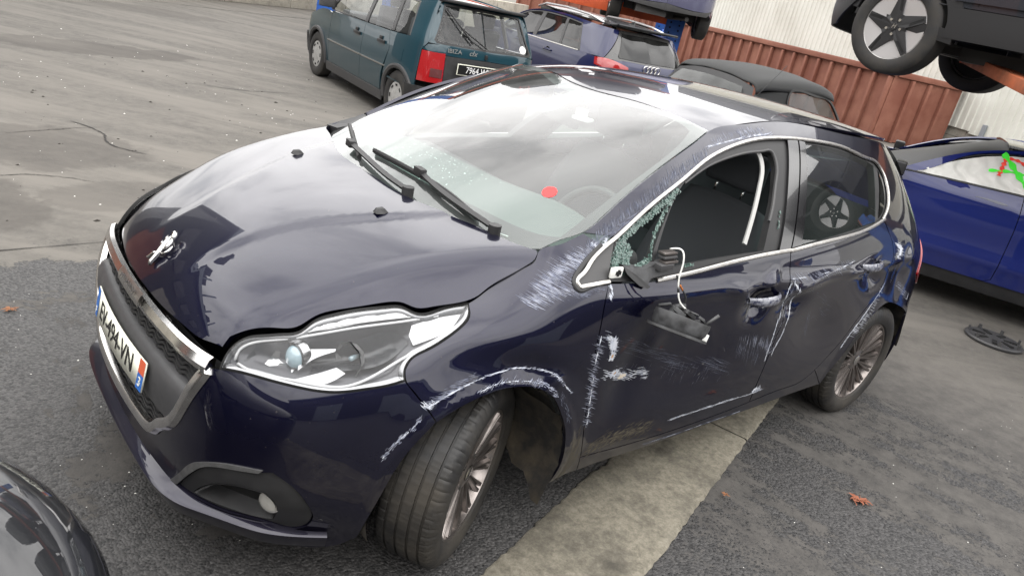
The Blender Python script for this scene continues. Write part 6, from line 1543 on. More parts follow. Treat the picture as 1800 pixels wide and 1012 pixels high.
# plastic sheet taped over the open window: crumpled
f_ = lambda l: [(float(C3.S.s_of_x(x)), z) for x, z in l]
def crumple(P, V2):
    u, v = V2[:, 0]+.02*np.sin(V2[:, 1]*29+1)+.015*np.sin(V2[:, 1]*53), V2[:, 1]+.02*np.sin(V2[:, 0]*23)+.012*np.sin(V2[:, 0]*61+2)
    n = .007*np.abs(np.sin(u*19+v*11))+.005*np.abs(np.sin(v*27-u*13+1.3))+.003*np.sin(u*57+v*41)-.006
    P = P.copy(); P[:, 1] += n; return P
o_ = smooth_poly(f_(cw[0]), .012, 30); V2, F2 = tri2d(offset_poly(o_, .002), [], .014); P = crumple(C3.S.P(V2[:, 0], V2[:, 1])-np.array([0, .006, 0]), V2); mk('plastic_sheet', P, [tuple(f) for f in F2], MAT['plastic_sheet'], C3.o, True)
def spray(pts, w, m, name):
    q = spl([(float(C3.S.s_of_x(x)), z) for x, z in pts], 30); V = []; 
    for i in range(30):
        d = q[min(i+1, 29)]-q[max(i-1, 0)]; d /= np.linalg.norm(d)+1e-9; nn = np.array([-d[1], d[0]])*w*(.7+.3*math.sin(i*.9)); V += [q[i]+nn, q[i]-nn]
    V = np.array(V); P = crumple(C3.S.P(V[:, 0], V[:, 1])+np.array([0, .0005, 0]), V); mk(name, P, [(2*i, 2*i+1, 2*i+3, 2*i+2) for i in range(29)], MAT[m], C3.o)
spray([(-1.28, 1.285), (-1.36, 1.22), (-1.46, 1.13), (-1.58, 1.05)], .024, 'spray_green', 'spray_line'); spray([(-1.22, 1.14), (-1.40, 1.17), (-1.60, 1.15)], .013, 'spray_green', 'spray_line')
spray([(-1.31, 1.25), (-1.305, 1.20), (-1.30, 1.12)], .020, 'spray_red', 'spray_mark'); spray([(-1.33, 1.26), (-1.44, 1.24), (-1.48, 1.18)], .012, 'spray_red', 'spray_mark')
C3.side('flush_handle', [(-1.20, .935), (-1.38, .94), (-1.43, .935), (-1.435, .92), (-1.38, .915), (-1.30, .922), (-1.20, .925)], 'handle_grey', off=.003, step=.02, flange=.004)
mirror_unit(C3, -.60, .86, 1.00, MAT['satin_black'], .14)
C3.top('roof', lambda x, y: 1.365-.06*((x+1.75)/1.)**2-.04*(np.abs(y)/.6)**3, [(-1.33, 0), (-1.33, .52), (-1.6, .56), (-2.2, .55), (-2.7, .48), (-2.8, 0)], 'gloss_black')
C3.top('bonnet', lambda x, y: .985-.13*sm(-.6, .7, x)-.10*sm(.5, .84, x)-.05*(np.abs(y)/.8)**2.5, [(-.50, 0), (-.56, .70), (.2, .76), (.6, .6), (.78, .3), (.80, 0)])
C3.top('windscreen', lambda x, y: .955+(-.40-x)*.415-.05*(np.abs(y)/.6)**2, [(-.42, 0), (-.62, .76), (-1.0, .66), (-1.33, .52), (-1.36, 0)], 'dull_glass', flange=0)
C3.top('rear_window', lambda x, y: 1.35+(x+2.72)*.45-.05*(np.abs(y)/.6)**2, [(-2.72, 0), (-2.68, .52), (-3.25, .60), (-3.35, 0)], 'dark_glass', flange=0)
C3.rear('rear_end', [(0, 1.02), (.45, 1.02), (.70, 1.0), (.72, .35), (0, .30)]); C3.rear('front_end', [(0, .72), (.5, .72), (.74, .66), (.78, .30), (0, .2)], front=True)
C3.top('boot_lid', lambda x, y: 1.06-.02*(np.abs(y)/.6)**2+(x+3.3)*.06, [(-3.33, 0), (-3.25, .60), (-3.65, .62), (-3.75, 0)])
C3.tub(.5, -3.6, .78, .18, .85)
for x in (0, -2.87):
    for q in (1, -1): simple_wheel(C3, (x, q*.79, .335), .335, .23, .235, 'plain', q, alloy='alloy')
C3.side('fender_mark', [(-.52, .965), (-.57, .97), (-.57, .92), (-.52, .92)], 'spray_green', off=.002, step=.02, flange=0, mirs=(1,))
# ---- small black roadster with its soft top up, by the rust-red container
K = Car('convertible', (-7.91, -2.88, 0), 174, 'small black convertible with grey cloth top raised and whip aerial', 'car',
        [(.65, 0), (.63, .35), (.55, .58), (.35, .76), (.05, .80), (-1.0, .81), (-1.9, .80), (-2.3, .77), (-2.52, .66), (-2.62, .42), (-2.65, .2), (-2.66, 0)],
        SIDE, [.08, .03, 0, 0, .03, .12, .3, .5, .8, 1, 1.1], [.08, .02, 0, 0, .01, .03, .06, .2, .4, .5, .6], 2.2, 'black_paint')
K.side('body_side', [(.4, .72), (-.45, .90), (-2.5, .92), (-2.58, .5), (-2.45, .4)]+arch(-2.2, .33, .3)[::-1][1:-1]+[(-1.85, .22), (-.4, .22)]+arch(0, .33, .3)[::-1][1:-1]+[(.4, .4)], corner=40)
K.rear('rear_end', [(0, .93), (.62, .93), (.74, .9), (.72, .3), (0, .25)]); K.rear('front_end', [(0, .70), (.5, .70), (.72, .66), (.72, .3), (0, .2)], front=True)
K.top('bonnet', lambda x, y: .92-.14*sm(-.5, .6, x)-.06*sm(.3, .65, x)-.04*(np.abs(y)/.7)**2, [(-.40, 0), (-.45, .68), (.2, .68), (.5, .5), (.6, 0)])
K.top('rear_deck', lambda x, y: .935-.02*(np.abs(y)/.7)**2, [(-2.0, 0), (-2.0, .70), (-2.45, .66), (-2.6, 0)])
K.tub(.4, -2.4, .7, .2, .85); K.seats((-1.05,), z=.42)
for x in (0, -2.2):
    for q in (1, -1): simple_wheel(K, (x, q*.69, .3), .30, .19, .2, 'plain', q)
def kr(x, w, zs, zt): return [(x, -w, zs), (x, -w*.93, zs+(zt-zs)*.55), (x, -w*.72, zt-.03), (x, -w*.35, zt-.004), (x, 0, zt), (x, w*.35, zt-.004), (x, w*.72, zt-.03), (x, w*.93, zs+(zt-zs)*.55), (x, w, zs)]
loft('cloth_top', [kr(-1.97, .60, 1.16, 1.285), kr(-1.85, .625, 1.215, 1.345), kr(-1.55, .635, 1.235, 1.385), kr(-1.2, .635, 1.255, 1.405), kr(-.85, .62, 1.25, 1.39), kr(-.62, .60, 1.215, 1.335)], MAT['cloth_roof'], K.o, 40, 24, .012)
for q in (1, -1):
    loft('cloth_side', [[(-1.97, q*.60, 1.17), (-2.04, q*.64, 1.06), (-2.12, q*.69, .93)], [(-1.68, q*.632, 1.228), (-1.74, q*.67, 1.08), (-1.78, q*.715, .93)], [(-1.50, q*.636, 1.24), (-1.50, q*.68, 1.08), (-1.50, q*.72, .93)]], MAT['cloth_roof'], K.o, 10, 10, .012)
    loft('side_glass', [[(-1.46, q*.63, 1.235), (-1.05, q*.63, 1.245), (-.72, q*.60, 1.21)], [(-1.46, q*.72, .92), (-1.0, q*.73, .92), (-.48, q*.72, .92)]], MAT['pale_glass'], K.o, 8, 6)
    sweep('window_seal', spl([(-1.48, q*.73, .92), (-1.48, q*.64, 1.235), (-1.05, q*.635, 1.25), (-.70, q*.605, 1.215), (-.44, q*.72, .92)], 30), [(-.012, -.01), (-.012, .01), (.012, .01), (.012, -.01)], MAT['plastic'], K.o, up=(0, q, .3))
loft('rear_surround', [[(-2.13, -.68, .93), (-2.17, -.3, .95), (-2.18, 0, .95), (-2.17, .3, .95), (-2.13, .68, .93)], [(-2.05, -.63, 1.08), (-2.09, -.3, 1.11), (-2.10, 0, 1.11), (-2.09, .3, 1.11), (-2.05, .63, 1.08)], [(-1.975, -.56, 1.22), (-1.985, -.3, 1.27), (-1.99, 0, 1.285), (-1.985, .3, 1.27), (-1.975, .56, 1.22)]], MAT['plastic'], K.o, 16, 12)
loft('rear_window', [[(-2.17, -.56, .97), (-2.215, 0, .98), (-2.17, .56, .97)], [(-2.105, -.53, 1.09), (-2.145, 0, 1.10), (-2.105, .53, 1.09)], [(-2.04, -.46, 1.205), (-2.065, 0, 1.23), (-2.04, .46, 1.205)]], MAT['pale_glass'], K.o, 14, 8)
loft('windscreen', [[(-.36, -.66, .92), (-.30, 0, .93), (-.36, .66, .92)], [(-.64, -.57, 1.25), (-.61, 0, 1.31), (-.64, .57, 1.25)]], MAT['clear_glass'], K.o, 12, 6)
tube('aerial', [(-2.15, -.60, .94), (-1.95, -.63, 1.18), (-1.70, -.66, 1.50)], [.010, .004, .003], MAT['plastic'], K.o, 6)
b = MB(); b.box((-2.28, -.62, .955), (.10, .12, .05)); b.build('high_brake_lamp', MAT['lamp_red'], K.o, bevel=.012)
# ---- charcoal crossover parked up on the rack
U = Car('crossover', (-5.70, 1.85, 1.655), 88, 'charcoal crossover up on the rack with black star-pattern alloy wheels', 'car',
        [(.85, 0), (.83, .40), (.75, .68), (.50, .86), (.1, .90), (-1.3, .91), (-2.4, .905), (-2.9, .88), (-3.2, .80), (-3.38, .60), (-3.45, .30), (-3.46, 0)],
        [.06, .03, .01, .004, 0, .006, .02, .06, .12, .18, .26], [.1, .04, .0, 0, .02, .1, .25, .45, .7, .9, 1], [.14, .05, 0, 0, .01, .03, .06, .12, .2, .3, .4], 2.66, 'charcoal')
U.side('body_side', [(.7, .9), (-.5, 1.05), (-3.2, 1.08), (-3.36, .8), (-3.30, .62), (-3.12, .60)]+arch(-2.66, .45, .36)[::-1][2:-2]+[(-2.20, .56), (-.46, .56)]+arch(0, .45, .36)[::-1][2:-2]+[(.55, .62)], corner=40, step=.06)
U.side('door_gap', [(-2.10, 1.0), (-2.115, 1.0), (-2.115, .58), (-2.10, .58)], 'void', off=.001, step=.03, flange=0)
U.side('cladding', [(-2.28, .56), (-.40, .56), (-.40, .34), (-2.28, .34)], 'satin_black', off=.010, step=.06)
U.side('door_crease', [(-.5, .66), (-2.20, .66), (-2.28, .60), (-.45, .60)], 'charcoal', off=.018, step=.05)
U.side('arch_cladding', [(-3.20, .62)]+[(-3.12, .45)]+arch(-2.66, .395, .36)[::-1][1:-1]+[(-2.2, .30), (-2.2, .56), (-2.26, .66), (-2.40, .80), (-2.66, .85), (-2.92, .80), (-3.08, .66)], 'satin_black', off=.006, step=.04)
U.rear('rear_bumper', [(0, .75), (.65, .75), (.86, .70), (.86, .52), (.78, .30), (0, .26)], 'satin_black', off=.02, step=.06)
U.rear('tailgate', [(0, 1.08), (.6, 1.08), (.84, 1.05), (.85, .76), (0, .75)]); U.rear('bumper_reflector', [(.84, .60), (.70, .61), (.70, .57), (.84, .56)], 'lamp_red', off=.026, mirs=(0, 1))
U.rear('front_end', [(0, .95), (.6, .93), (.8, .85), (.8, .3), (0, .25)], 'satin_black', front=True)
uw = [[(-.65, 1.08), (-1.1, 1.36), (-1.48, 1.42), (-1.5, 1.08)], [(-1.58, 1.08), (-1.56, 1.42), (-2.3, 1.40), (-2.7, 1.14), (-2.66, 1.08)]]
U.side('upper_frame', [(-.5, 1.05), (-1.1, 1.42), (-1.5, 1.48), (-2.4, 1.47), (-3.0, 1.40), (-3.2, 1.08)], None, uw); [U.side('side_glass', w_, 'dark_glass', off=-.01, flange=0) for w_ in uw]
U.top('roof', lambda x, y: 1.56-.03*((x+1.8)/1.)**2-.05*(np.abs(y)/.6)**3, [(-1.05, 0), (-1.1, .55), (-1.6, .64), (-2.6, .64), (-3.05, .6), (-3.15, 0)])
U.top('bonnet', lambda x, y: 1.08-.10*sm(-.5, .8, x)-.04*(np.abs(y)/.8)**2, [(-.45, 0), (-.5, .75), (.4, .78), (.7, .5), (.8, 0)])
U.top('windscreen', lambda x, y: 1.08+(-.45-x)*.72-.05*(np.abs(y)/.7)**2, [(-.42, 0), (-.52, .74), (-1.05, .58), (-1.1, 0)], 'dark_glass', flange=0)
U.rear('rear_window', [(0, 1.44), (.55, 1.42), (.64, 1.12), (0, 1.1)], 'dark_glass')
U.tub(.55, -3.15, .72, .40, .75)
b = MB(); b.box((-2.66, 0, .30), (.12, 1.3, .10)).box((-2.40, .35, .28), (.5, .06, .06)).box((-2.40, -.35, .28), (.5, .06, .06)).box((-1.5, 0, .27), (1.6, .9, .10)); b.build('rear_axle', MAT['steel_dark'], U.o)
for x in (0, -2.66):
    for q in (1, -1): simple_wheel(U, (x, q*.80, .355), .355, .225, .245, 'star', q, seg=64)
# ---- grey-violet hatchback further up the rack row
G = Car('hatchback', (-10.82, -8.75, 1.445), 227.6, 'grey-violet car seen from below on the rack above the estate', 'car',
        [(.80, 0), (.78, .35), (.70, .62), (.48, .82), (.1, .86), (-1.3, .87), (-2.4, .865), (-2.85, .83), (-3.1, .74), (-3.25, .52), (-3.31, .25), (-3.32, 0)],
        SIDE, [.1, .04, .0, 0, .02, .1, .25, .45, .7, .9, 1], [.20, .06, 0, 0, .01, .03, .06, .12, .2, .3, .4], 2.55, 'lilac_grey')
G.side('body_side', [(.6, .8), (-.5, .95), (-3.0, 1.0), (-3.22, .8), (-3.2, .45), (-2.96, .35)]+arch(-2.55, .36, .32)[::-1][1:-1]+[(-2.15, .22), (-.42, .22)]+arch(0, .36, .32)[::-1][1:-1]+[(.5, .4)], corner=40, step=.07)
G.rear('rear_bumper', [(0, .72), (.62, .72), (.82, .68), (.82, .50), (.72, .44), (0, .44)]); G.rear('bumper_valance', [(0, .44), (.70, .44), (.78, .48), (.70, .36), (0, .33)], 'plastic_grey', off=.004)
G.rear('tailgate', [(0, 1.30), (.55, 1.28), (.80, .95), (.82, .70), (0, .71)]); G.rear('front_end', [(0, .78), (.5, .76), (.72, .70), (.74, .3), (0, .22)], front=True)
G.side('upper_body', [(-.5, .95), (-1.0, 1.30), (-1.5, 1.40), (-2.4, 1.40), (-2.9, 1.30), (-3.0, 1.0)], 'smoke_glass', step=.08)
G.top('roof', lambda x, y: 1.47-.03*((x+1.7)/1.)**2-.05*(np.abs(y)/.6)**3, [(-1.0, 0), (-1.05, .5), (-1.6, .6), (-2.5, .6), (-2.9, .55), (-3.0, 0)])
G.top('bonnet', lambda x, y: .97-.12*sm(-.5, .7, x)-.04*(np.abs(y)/.8)**2, [(-.45, 0), (-.5, .72), (.3, .74), (.65, .5), (.75, 0)])
G.tub(.5, -3.05, .62, .36, .7)
b = MB(); b.box((-2.55, 0, .30), (.14, 1.2, .12)).box((-2.95, .2, .30), (.5, .5, .14)); b.tube([(-1.2, -.2, .24), (-2.3, -.2, .24), (-2.9, -.35, .27), (-3.15, -.4, .27)], .035, 8); b.build('rear_axle', MAT['steel_dark'], G.o)
for x in (0, -2.55):
    for q in (1, -1): simple_wheel(G, (x, q*.74, .315), .315, .20, .21, 'plain', q)
# ---- black car whose bonnet corner noses into the lower left
cyaw = R(146); ox, oy = 1.058, .892
lx, ly = .615, .548
D = Car('parked_car', (ox-math.cos(cyaw)*lx+math.sin(cyaw)*ly, oy-math.sin(cyaw)*lx-math.cos(cyaw)*ly, 0), 146, 'glossy black car bonnet corner in the lower left foreground', 'car',
        [(-.5+1.30*math.cos(a)**(2/2.6), .845*math.sin(a)**(2/2.6)) for a in np.linspace(0.0001, 1.35, 12)]+[(-.5, .846), (-1.3, .86), (-2.4, .855), (-2.85, .82), (-3.1, .72), (-3.22, .5), (-3.28, .25), (-3.29, 0)],
        [.05, .03, .01, .004, .02, .02, .035, .085, .140, .20, .27], [.1, .04, .01, .004, .10, .24, .34, .5, .7, .9, 1], [.1, .04, 0, 0, .01, .03, .06, .12, .2, .3, .4], 2.55, 'black_paint')
D.side('body_side', [(.30, .57), (-.5, .60), (-3.1, .95), (-3.2, .6), (-3.0, .4)]+arch(-2.55, .36, .32)[::-1][1:-1]+[(-2.15, .22), (-.42, .22)]+arch(0, .34, .32, 11, 160, 20)[::-1]+[(.36, .4)], corner=40, step=.05)
D.side('shoulder', [(-.5, .60), (-.5, .93), (-3.05, .96), (-3.1, .95)], step=.06)
D.rear('front_end', [(0, .57), (.5, .57), (.74, .57), (.78, .50), (.76, .26), (0, .2)], front=True, step=.05)
def dome(x, y):
    q = np.clip(np.maximum((x+.5)/1.30, 0)**2.6+(np.abs(y)/.845)**2.6, 0, .9995)
    return .555+.27*(1-q)**.45+.13*sm(.5, -.55, x)*(1-q)**.5
_t = np.linspace(0, math.pi/2, 40); _ol = [(-.5+1.30*abs(math.cos(a))**(2/2.6)*.997, .845*abs(math.sin(a))**(2/2.6)*.997) for a in _t]
D.top('bonnet', dome, [(-.5, 0)][:0]+[(x, y) for x, y in _ol][:-1]+[(-.5, .842), (-.52, .3), (-.52, 0)][:1]+[(-.54, .0)], step=.028)
D.rear('headlamp', [(.42, .55), (.62, .56), (.72, .55), (.70, .45), (.58, .43), (.44, .46)], 'lamp_grey', mirs=(0, 1), front=True, step=.04, off=.004)
D.side('upper_body', [(-.5, .93), (-1.0, 1.28), (-1.5, 1.38), (-2.4, 1.38), (-2.9, 1.28), (-3.05, .96)], 'dark_glass', step=.08)
D.top('roof', lambda x, y: 1.44-.03*((x+1.7)/1.)**2-.05*(np.abs(y)/.6)**3, [(-1.0, 0), (-1.05, .5), (-1.6, .6), (-2.5, .6), (-2.9, .55), (-3.0, 0)])
D.top('windscreen', lambda x, y: .955+(-.45-x)*.72-.05*(np.abs(y)/.7)**2, [(-.44, 0), (-.52, .72), (-1.0, .56), (-1.05, 0)], 'dark_glass', flange=0)
D.rear('rear_end', [(0, 1.30), (.55, 1.28), (.80, .95), (.80, .3), (0, .24)]); D.tub(.4, -3.0, .7, .2, .6)
for x in (0, -2.55):
    for q in (1, -1): simple_wheel(D, (x, q*.745, .31), .31, .20, .21, 'plain', q)
# ------------------------------------------------------------------ racks, containers, walls, litter
def rackpost(parent, x, y, h, rz, w=.26, d=.11):
    """perforated upright: face plate with drilled holes showing as dark studs"""
    p = empty('upright', (0, 0, 0)); p.parent = parent
    M3 = Matrix.Rotation(rz, 3, 'Z')
    def L(a, b_, z): v = M3 @ Vector((a, b_, 0)); return (x+v.x, y+v.y, z)
    b = MB(); b.box(L(0, 0, h/2), (w, .012, h), m=M3).box(L(-w/2, -d/2, h/2), (.012, d, h), m=M3).box(L(w/2, -d/2, h/2), (.012, d, h), m=M3); b.build('upright_channel', MAT['rack_blue'], p)
    for k in range(int(h/.085)):
        for a in (-.075, .075):
            z = .06+k*.085+(.03 if a > 0 else 0); c = L(a, .0065, z); n = M3 @ Vector((0, 1, 0))
            V = []; rr = .017
            for i in range(8):
                t = 2*math.pi*i/8; q = M3 @ Vector((rr*math.cos(t), 0, 0)); V.append((c[0]+q.x+n.x*.001, c[1]+q.y+n.y*.001, z+rr*math.sin(t)))
            if z > h*.3: mk('hole', V, [tuple(range(8))], MAT['void'], p, False)
    MB().box(L(0, -d/2, .006), (w+.12, d+.14, .012), m=M3).build('foot_plate', MAT['steel_dark'], p)
def beam(parent, a, b_, h=.15, t=.06, m='orange_paint', name='beam'):
    a = Vector(a); b_ = Vector(b_); x = (b_-a).normalized(); y = Vector((0, 0, 1)).cross(x).normalized(); z = x.cross(y); M3 = Matrix((x, y, z)).transposed()
    q = MB(); q.box((a+b_)/2, ((b_-a).length, t, h), m=M3); return q.build(name, MAT[m], parent, bevel=.006)
d_ = np.array([-.686, .727]); p0 = np.array([-9.62, -6.88]); nn = np.array([-.727, -.686])
rk = empty('storage_rack', (0, 0, 0), 0, 'orange and blue steel rack carrying the grey-violet car', 'rack', 'vehicle racks')
rz_ = math.atan2(d_[1], d_[0])+math.pi
for u, v in ((0, 0), (0, 4.0), (-6.2, 4.0), (-6.2, 0)): q = p0+d_*u+nn*v; rackpost(rk, q[0], q[1], 1.86, rz_, .30)
for u, v in ((0, 0), (0, 4.0), (-6.2, 4.0), (-6.2, 0)):  # upper tiers added to put dark reflections in the wreck's roof
    q = p0+d_*u+nn*v; MB().box((q[0]-.02, q[1]-.02, 3.66), (.22, .10, 3.6), rz=rz_).build('added_post', MAT['rack_blue'], rk)
for v in (0, 4.0): a = p0+d_*.1+nn*v; b_ = p0+d_*-6.3+nn*v; beam(rk, (*a, 3.25), (*b_, 3.25), .2, .09, name='added_beam')
for k in range(3):
    a = p0+d_*(-5.2+k*2.1); beam(rk, (*(a+nn*-.2), 3.42), (*(a+nn*4.2), 3.42), .10, 1.9, 'steel_dark', 'added_deck')
    beam(rk, (*(a+nn*-.2), 5.46), (*(a+nn*4.2), 5.46), .10, 1.9, 'steel_dark', 'added_deck')
for v in (0, 4.0): a = p0+d_*.1+nn*v; b_ = p0+d_*-6.3+nn*v; beam(rk, (*a, 5.30), (*b_, 5.30), .2, .09, name='added_beam')
for v in (.05, 4.0): a = p0+d_*-.12+nn*v; b_ = p0+d_*-6.2+nn*v; beam(rk, (*a, 1.66), (*b_, 1.66), .20, .09)
beam(rk, (*(p0+nn*.2), .5), (*(p0+nn*3.4), 1.4), .05, .04, 'rack_blue', 'brace')
for u in (-.55, -2.05): a = p0+d_*u; beam(rk, (*(a+nn*-1.6), 1.415), (*(a+nn*4.0), 1.415), .05, .26, 'steel_dark', 'deck_runner')
r2 = empty('storage_rack', (0, 0, 0), 0, 'rusty orange rack beams under the charcoal crossover, upper right', 'rack', 'vehicle racks')
hd = Vector((math.cos(R(88)), math.sin(R(88)), 0)); lf = Vector((-hd.y, hd.x, 0)); o_ = Vector((-5.70, 1.85, 0))
beam(r2, (-5.76, -.52, 1.915), (-4.40, .64, 1.73), .085, .17, 'orange_rust'); bx_ = Vector((-5.76, -.52, 1.915)); dx_ = (Vector((-4.40, .64, 1.73))-bx_).normalized(); MB().box(bx_-dx_*.012, (.02, .176, .09), m=Matrix((dx_, Vector((0, 0, 1)).cross(dx_).normalized(), dx_.cross(Vector((0, 0, 1)).cross(dx_).normalized()))).transposed()).build('beam_end', MAT['orange_paint'], r2)
for y_ in (-.80, .80):
    a = o_+hd*-2.0+lf*y_; b_ = o_+hd*2.4+lf*y_; beam(r2, (a.x, a.y, 1.625+.0), (b_.x, b_.y, 1.625), .05, .30, 'steel_dark', 'deck_runner') if y_ > 0 else None
for x in (-.4, 1.9):
    for y_ in (1.25, -1.25): q = o_+hd*x+lf*y_; rackpost(r2, q.x, q.y, 1.6, R(88)-math.pi/2)
    a = o_+hd*x-lf*1.25; b_ = o_+hd*x+lf*1.25; beam(r2, (a.x, a.y, 1.57), (b_.x, b_.y, 1.57), .10, .12, 'orange_rust')
# rust-red skips: ribbed steel sides with a rolled top rim
def skip(p, q, h, depth, label, seed):
    p = Vector((*p, 0)); q = Vector((*q, 0)); x = (q-p).normalized(); n = Vector((x.y, -x.x, 0)); 
    if n.dot(Vector((1.3, 2.2, 0))-p) < 0: n = -n
    L_ = (q-p).length; root = empty('skip_container', ((p+q)/2-n*depth/2)[:], 0, label, 'skip', 'rust-red skips'); root.location = (0, 0, 0)
    M3 = Matrix((x, n, Vector((0, 0, 1)))).transposed()
    def W(a, b_, z): v = p+x*a+n*b_; return (v.x, v.y, z)
    b = MB(); b.box(W(L_/2, -.03, h/2), (L_, .05, h-.04), m=M3).box(W(L_/2, -depth+.03, h/2), (L_, .05, h-.04), m=M3).box(W(.03, -depth/2, h/2), (.05, depth-.12, h-.04), m=M3).box(W(L_-.03, -depth/2, h/2), (.05, depth-.12, h-.04), m=M3).box(W(L_/2, -depth/2, .1), (L_-.1, depth-.1, .1), m=M3); b.build('skip_wall', MAT['rust_red'], root)
    MB().box(W(L_/2, .025, h), (L_+.1, .14, .13), m=M3).build('top_rim', MAT['rust_red'], root, bevel=.015)
    MB().box(W(L_/2, -depth, h), (L_+.1, .14, .13), m=M3).build('top_rim', MAT['rust_red'], root, bevel=.015)
    for e in (0, L_): MB().box(W(e, -depth/2, h), (.12, depth-.16, .13), m=M3).build('top_rim', MAT['rust_red'], root, bevel=.015)
    k = int(L_/.50)
    for i in range(k+1): b = MB(); b.box(W(.06+(L_-.12)*i/k, .045, h/2-.04), (.085, .10, h-.10), m=M3); b.build('rib', MAT['rust_red'], root, bevel=.012)
    k = int(depth/.5)
    for i in range(1, k): 
        for e, s_ in ((-.045, 1), (L_+.045, 1)): b = MB(); b.box(W(e, -depth*i/k, h/2-.04), (.10, .085, h-.10), m=M3); b.build('rib', MAT['rust_red'], root, bevel=.012)

skip((-20.9, -15.9), (-17.65, -6.62), 1.60, 2.3, 'long rust-red ribbed steel skip behind the convertible', 1)
skip((-18.0, -21.5), (-19.6, -17.0), 1.75, 2.3, 'rust-red skip seen under the orange rack beam', 2)
# boundary wall: concrete blocks, white profiled sheets above
wa = np.array([-25.9, -22.3]); wb = np.array([-15.3, 7.7])
def wall():
    d = (wb-wa)/np.linalg.norm(wb-wa); n = np.array([d[1], -d[0]]); n = n if n[0] > 0 else -n; L_ = np.linalg.norm(wb-wa)
    M3 = Matrix((Vector((*d, 0)), Vector((*n, 0)), Vector((0, 0, 1)))).transposed()
    root = empty('boundary_wall', (0, 0, 0), 0, 'concrete block wall below white profiled cladding at the yard edge', 'wall')
    rg = np.random.default_rng(9)
    def W(a, b_, z): v = wa+d*a+n*b_; return (v[0], v[1], z)
    # core slab gives the recessed joints
    MB().box(W(L_/2, -.11, .46), (L_, .2, .92), m=M3).build('mortar', MAT['mortar'], root)
    me = None; bw, bh = .50, .225; t0 = np.dot(np.array([-20.3, -8.2])-wa, d)
    for r_ in range(4):
        for i in range(22):
            a = t0+i*bw+(bw/2 if r_ % 2 else 0)
            q = MB(); q.box(W(a, 0, .115+r_*bh), (bw-.012, .02+rg.uniform(0, .006), bh-.012), m=M3); q.build('block', MAT['concrete_wall'], root)
    q = MB(); q.box(W(t0/2-.27, 0, .45), (t0-.52, .024, .88), m=M3); q.build('far_blockwork', MAT['concrete_wall'], root)
    e0 = t0+22*bw; q = MB(); q.box(W((e0+L_)/2, 0, .45), (L_-e0, .024, .88), m=M3); q.build('far_blockwork', MAT['concrete_wall'], root)
    return d, n, L_, M3, W
d, n, L_, M3, W = wall()
cl = empty('cladding_fence', (0, 0, 0), 0, 'tall white profiled steel sheet fence standing on the block wall', 'fence')
rg = np.random.default_rng(12); sw = 1.0
def sheet_profile():
    pr = []; a = 0
    for k in range(5): pr += [(a, 0), (a+.085, 0), (a+.105, .028), (a+.175, .028), (a+.195, 0)]; a += .2
    return pr+[(1.0, 0)]
PR = sheet_profile()
for i in range(int(L_/sw)):
    z0 = .72+rg.uniform(-.07, .09)-(.0 if i % 2 else .04); z1 = 3.35+rg.uniform(-.03, .03); V = []
    for z in (z0, z1):
        for a, b_ in PR: V.append(W(i*sw+a*1.015, .06+b_+(.004 if i % 2 else 0), z))
    m_ = len(PR); F = [(j, j+1, m_+j+1, m_+j) for j in range(m_-1)]
    mk('sheet', V, F, MAT['white_sheet'], cl, False)
for i in range(0, int(L_), 3): MB().box(W(i+.4, .10, .60), (.11, .05, .62), m=M3).build('post_foot', MAT['galvanised'], cl)
MB().box(W(L_/2, .02, 3.35), (L_, .10, .10), m=M3).build('capping', MAT['white_sheet'], cl)
# cream building beyond the fence
bd = empty('warehouse', (0, 0, 0), 0, 'cream flat-roofed building beyond the white fence', 'building')
MB().box((-33, -10, 3.6), (8, 40, 7.2), rz=R(-19)).build('wall', MAT['cream_wall'], bd); MB().box((-35.0, -10.7, 11.0), (5.0, 38, 7.0), rz=R(-19)).build('added_storey', MAT['dark_cladding'], bd); MB().box((-33, -10, 7.3), (8.6, 40.6, .25), rz=R(-19)).build('roof', MAT['white_sheet'], bd)  # dark storey on top is unseen, added to darken the wreck's roof reflection
# low pale kerb wall on the far side of the yard
def kerb(p, q, h, t, label):
    p = Vector(p); q = Vector(q); x = (q-p).normalized(); M3 = Matrix((x, Vector((-x.y, x.x, 0)), Vector((0, 0, 1)))).transposed()
    root = empty('low_wall', (0, 0, 0), 0, label, 'wall'); k = int((q-p).length/2.0)
    for i in range(k): b = MB(); c = p+x*(i*2.0+1.0); b.box((c.x, c.y, h/2), (1.985, t, h), m=M3); b.build('wall_unit', MAT['concrete_pale'], root, bevel=.02)
kerb((-1.2, -13.6, 0), (-24.0, -23.6, 0), .95, .22, 'low pale concrete wall along the far side of the yard')
# unseen premises, added so the paintwork mirrors something dark
wh = empty('warehouse', (0, 0, 0), 0, 'dark clad workshop building behind the photographer', 'building')
MB().box((-3, 21, 3.0), (44, 8, 6.0)).build('wall', MAT['dark_cladding'], wh); MB().box((-3, 21, 6.1), (44.6, 8.6, .3)).build('roof', MAT['galvanised'], wh)
for i in range(4): MB().box((-18+i*9, 16.98, 1.9), (4.2, .06, 3.8)).build('roller_door', MAT['galvanised'], wh)
for i, (x_, w_) in enumerate(((-22, 3), (-13.5, 2), (-4.5, 2.2), (4.5, 2.2), (13, 3))): MB().box((x_, 16.97, 4.9), (w_, .08, 1.0)).build('window', MAT['gloss_black'], wh)
fe = empty('workshop', (0, 0, 0), 0, 'dark green-grey workshop standing left of the picture', 'building')
MB().box((9.2, -13.0, 3.4), (14.6, 8.0, 6.8)).build('wall', MAT['building_dark'], fe); MB().box((9.2, -13.0, 6.95), (15.2, 8.6, .3)).build('roof', MAT['galvanised'], fe)
for i in range(3): MB().box((4.2+i*4.6, -8.98, 1.7), (3.2, .06, 3.4)).build('roller_door', MAT['concrete_pale'] if i == 1 else MAT['rust_red'], fe)
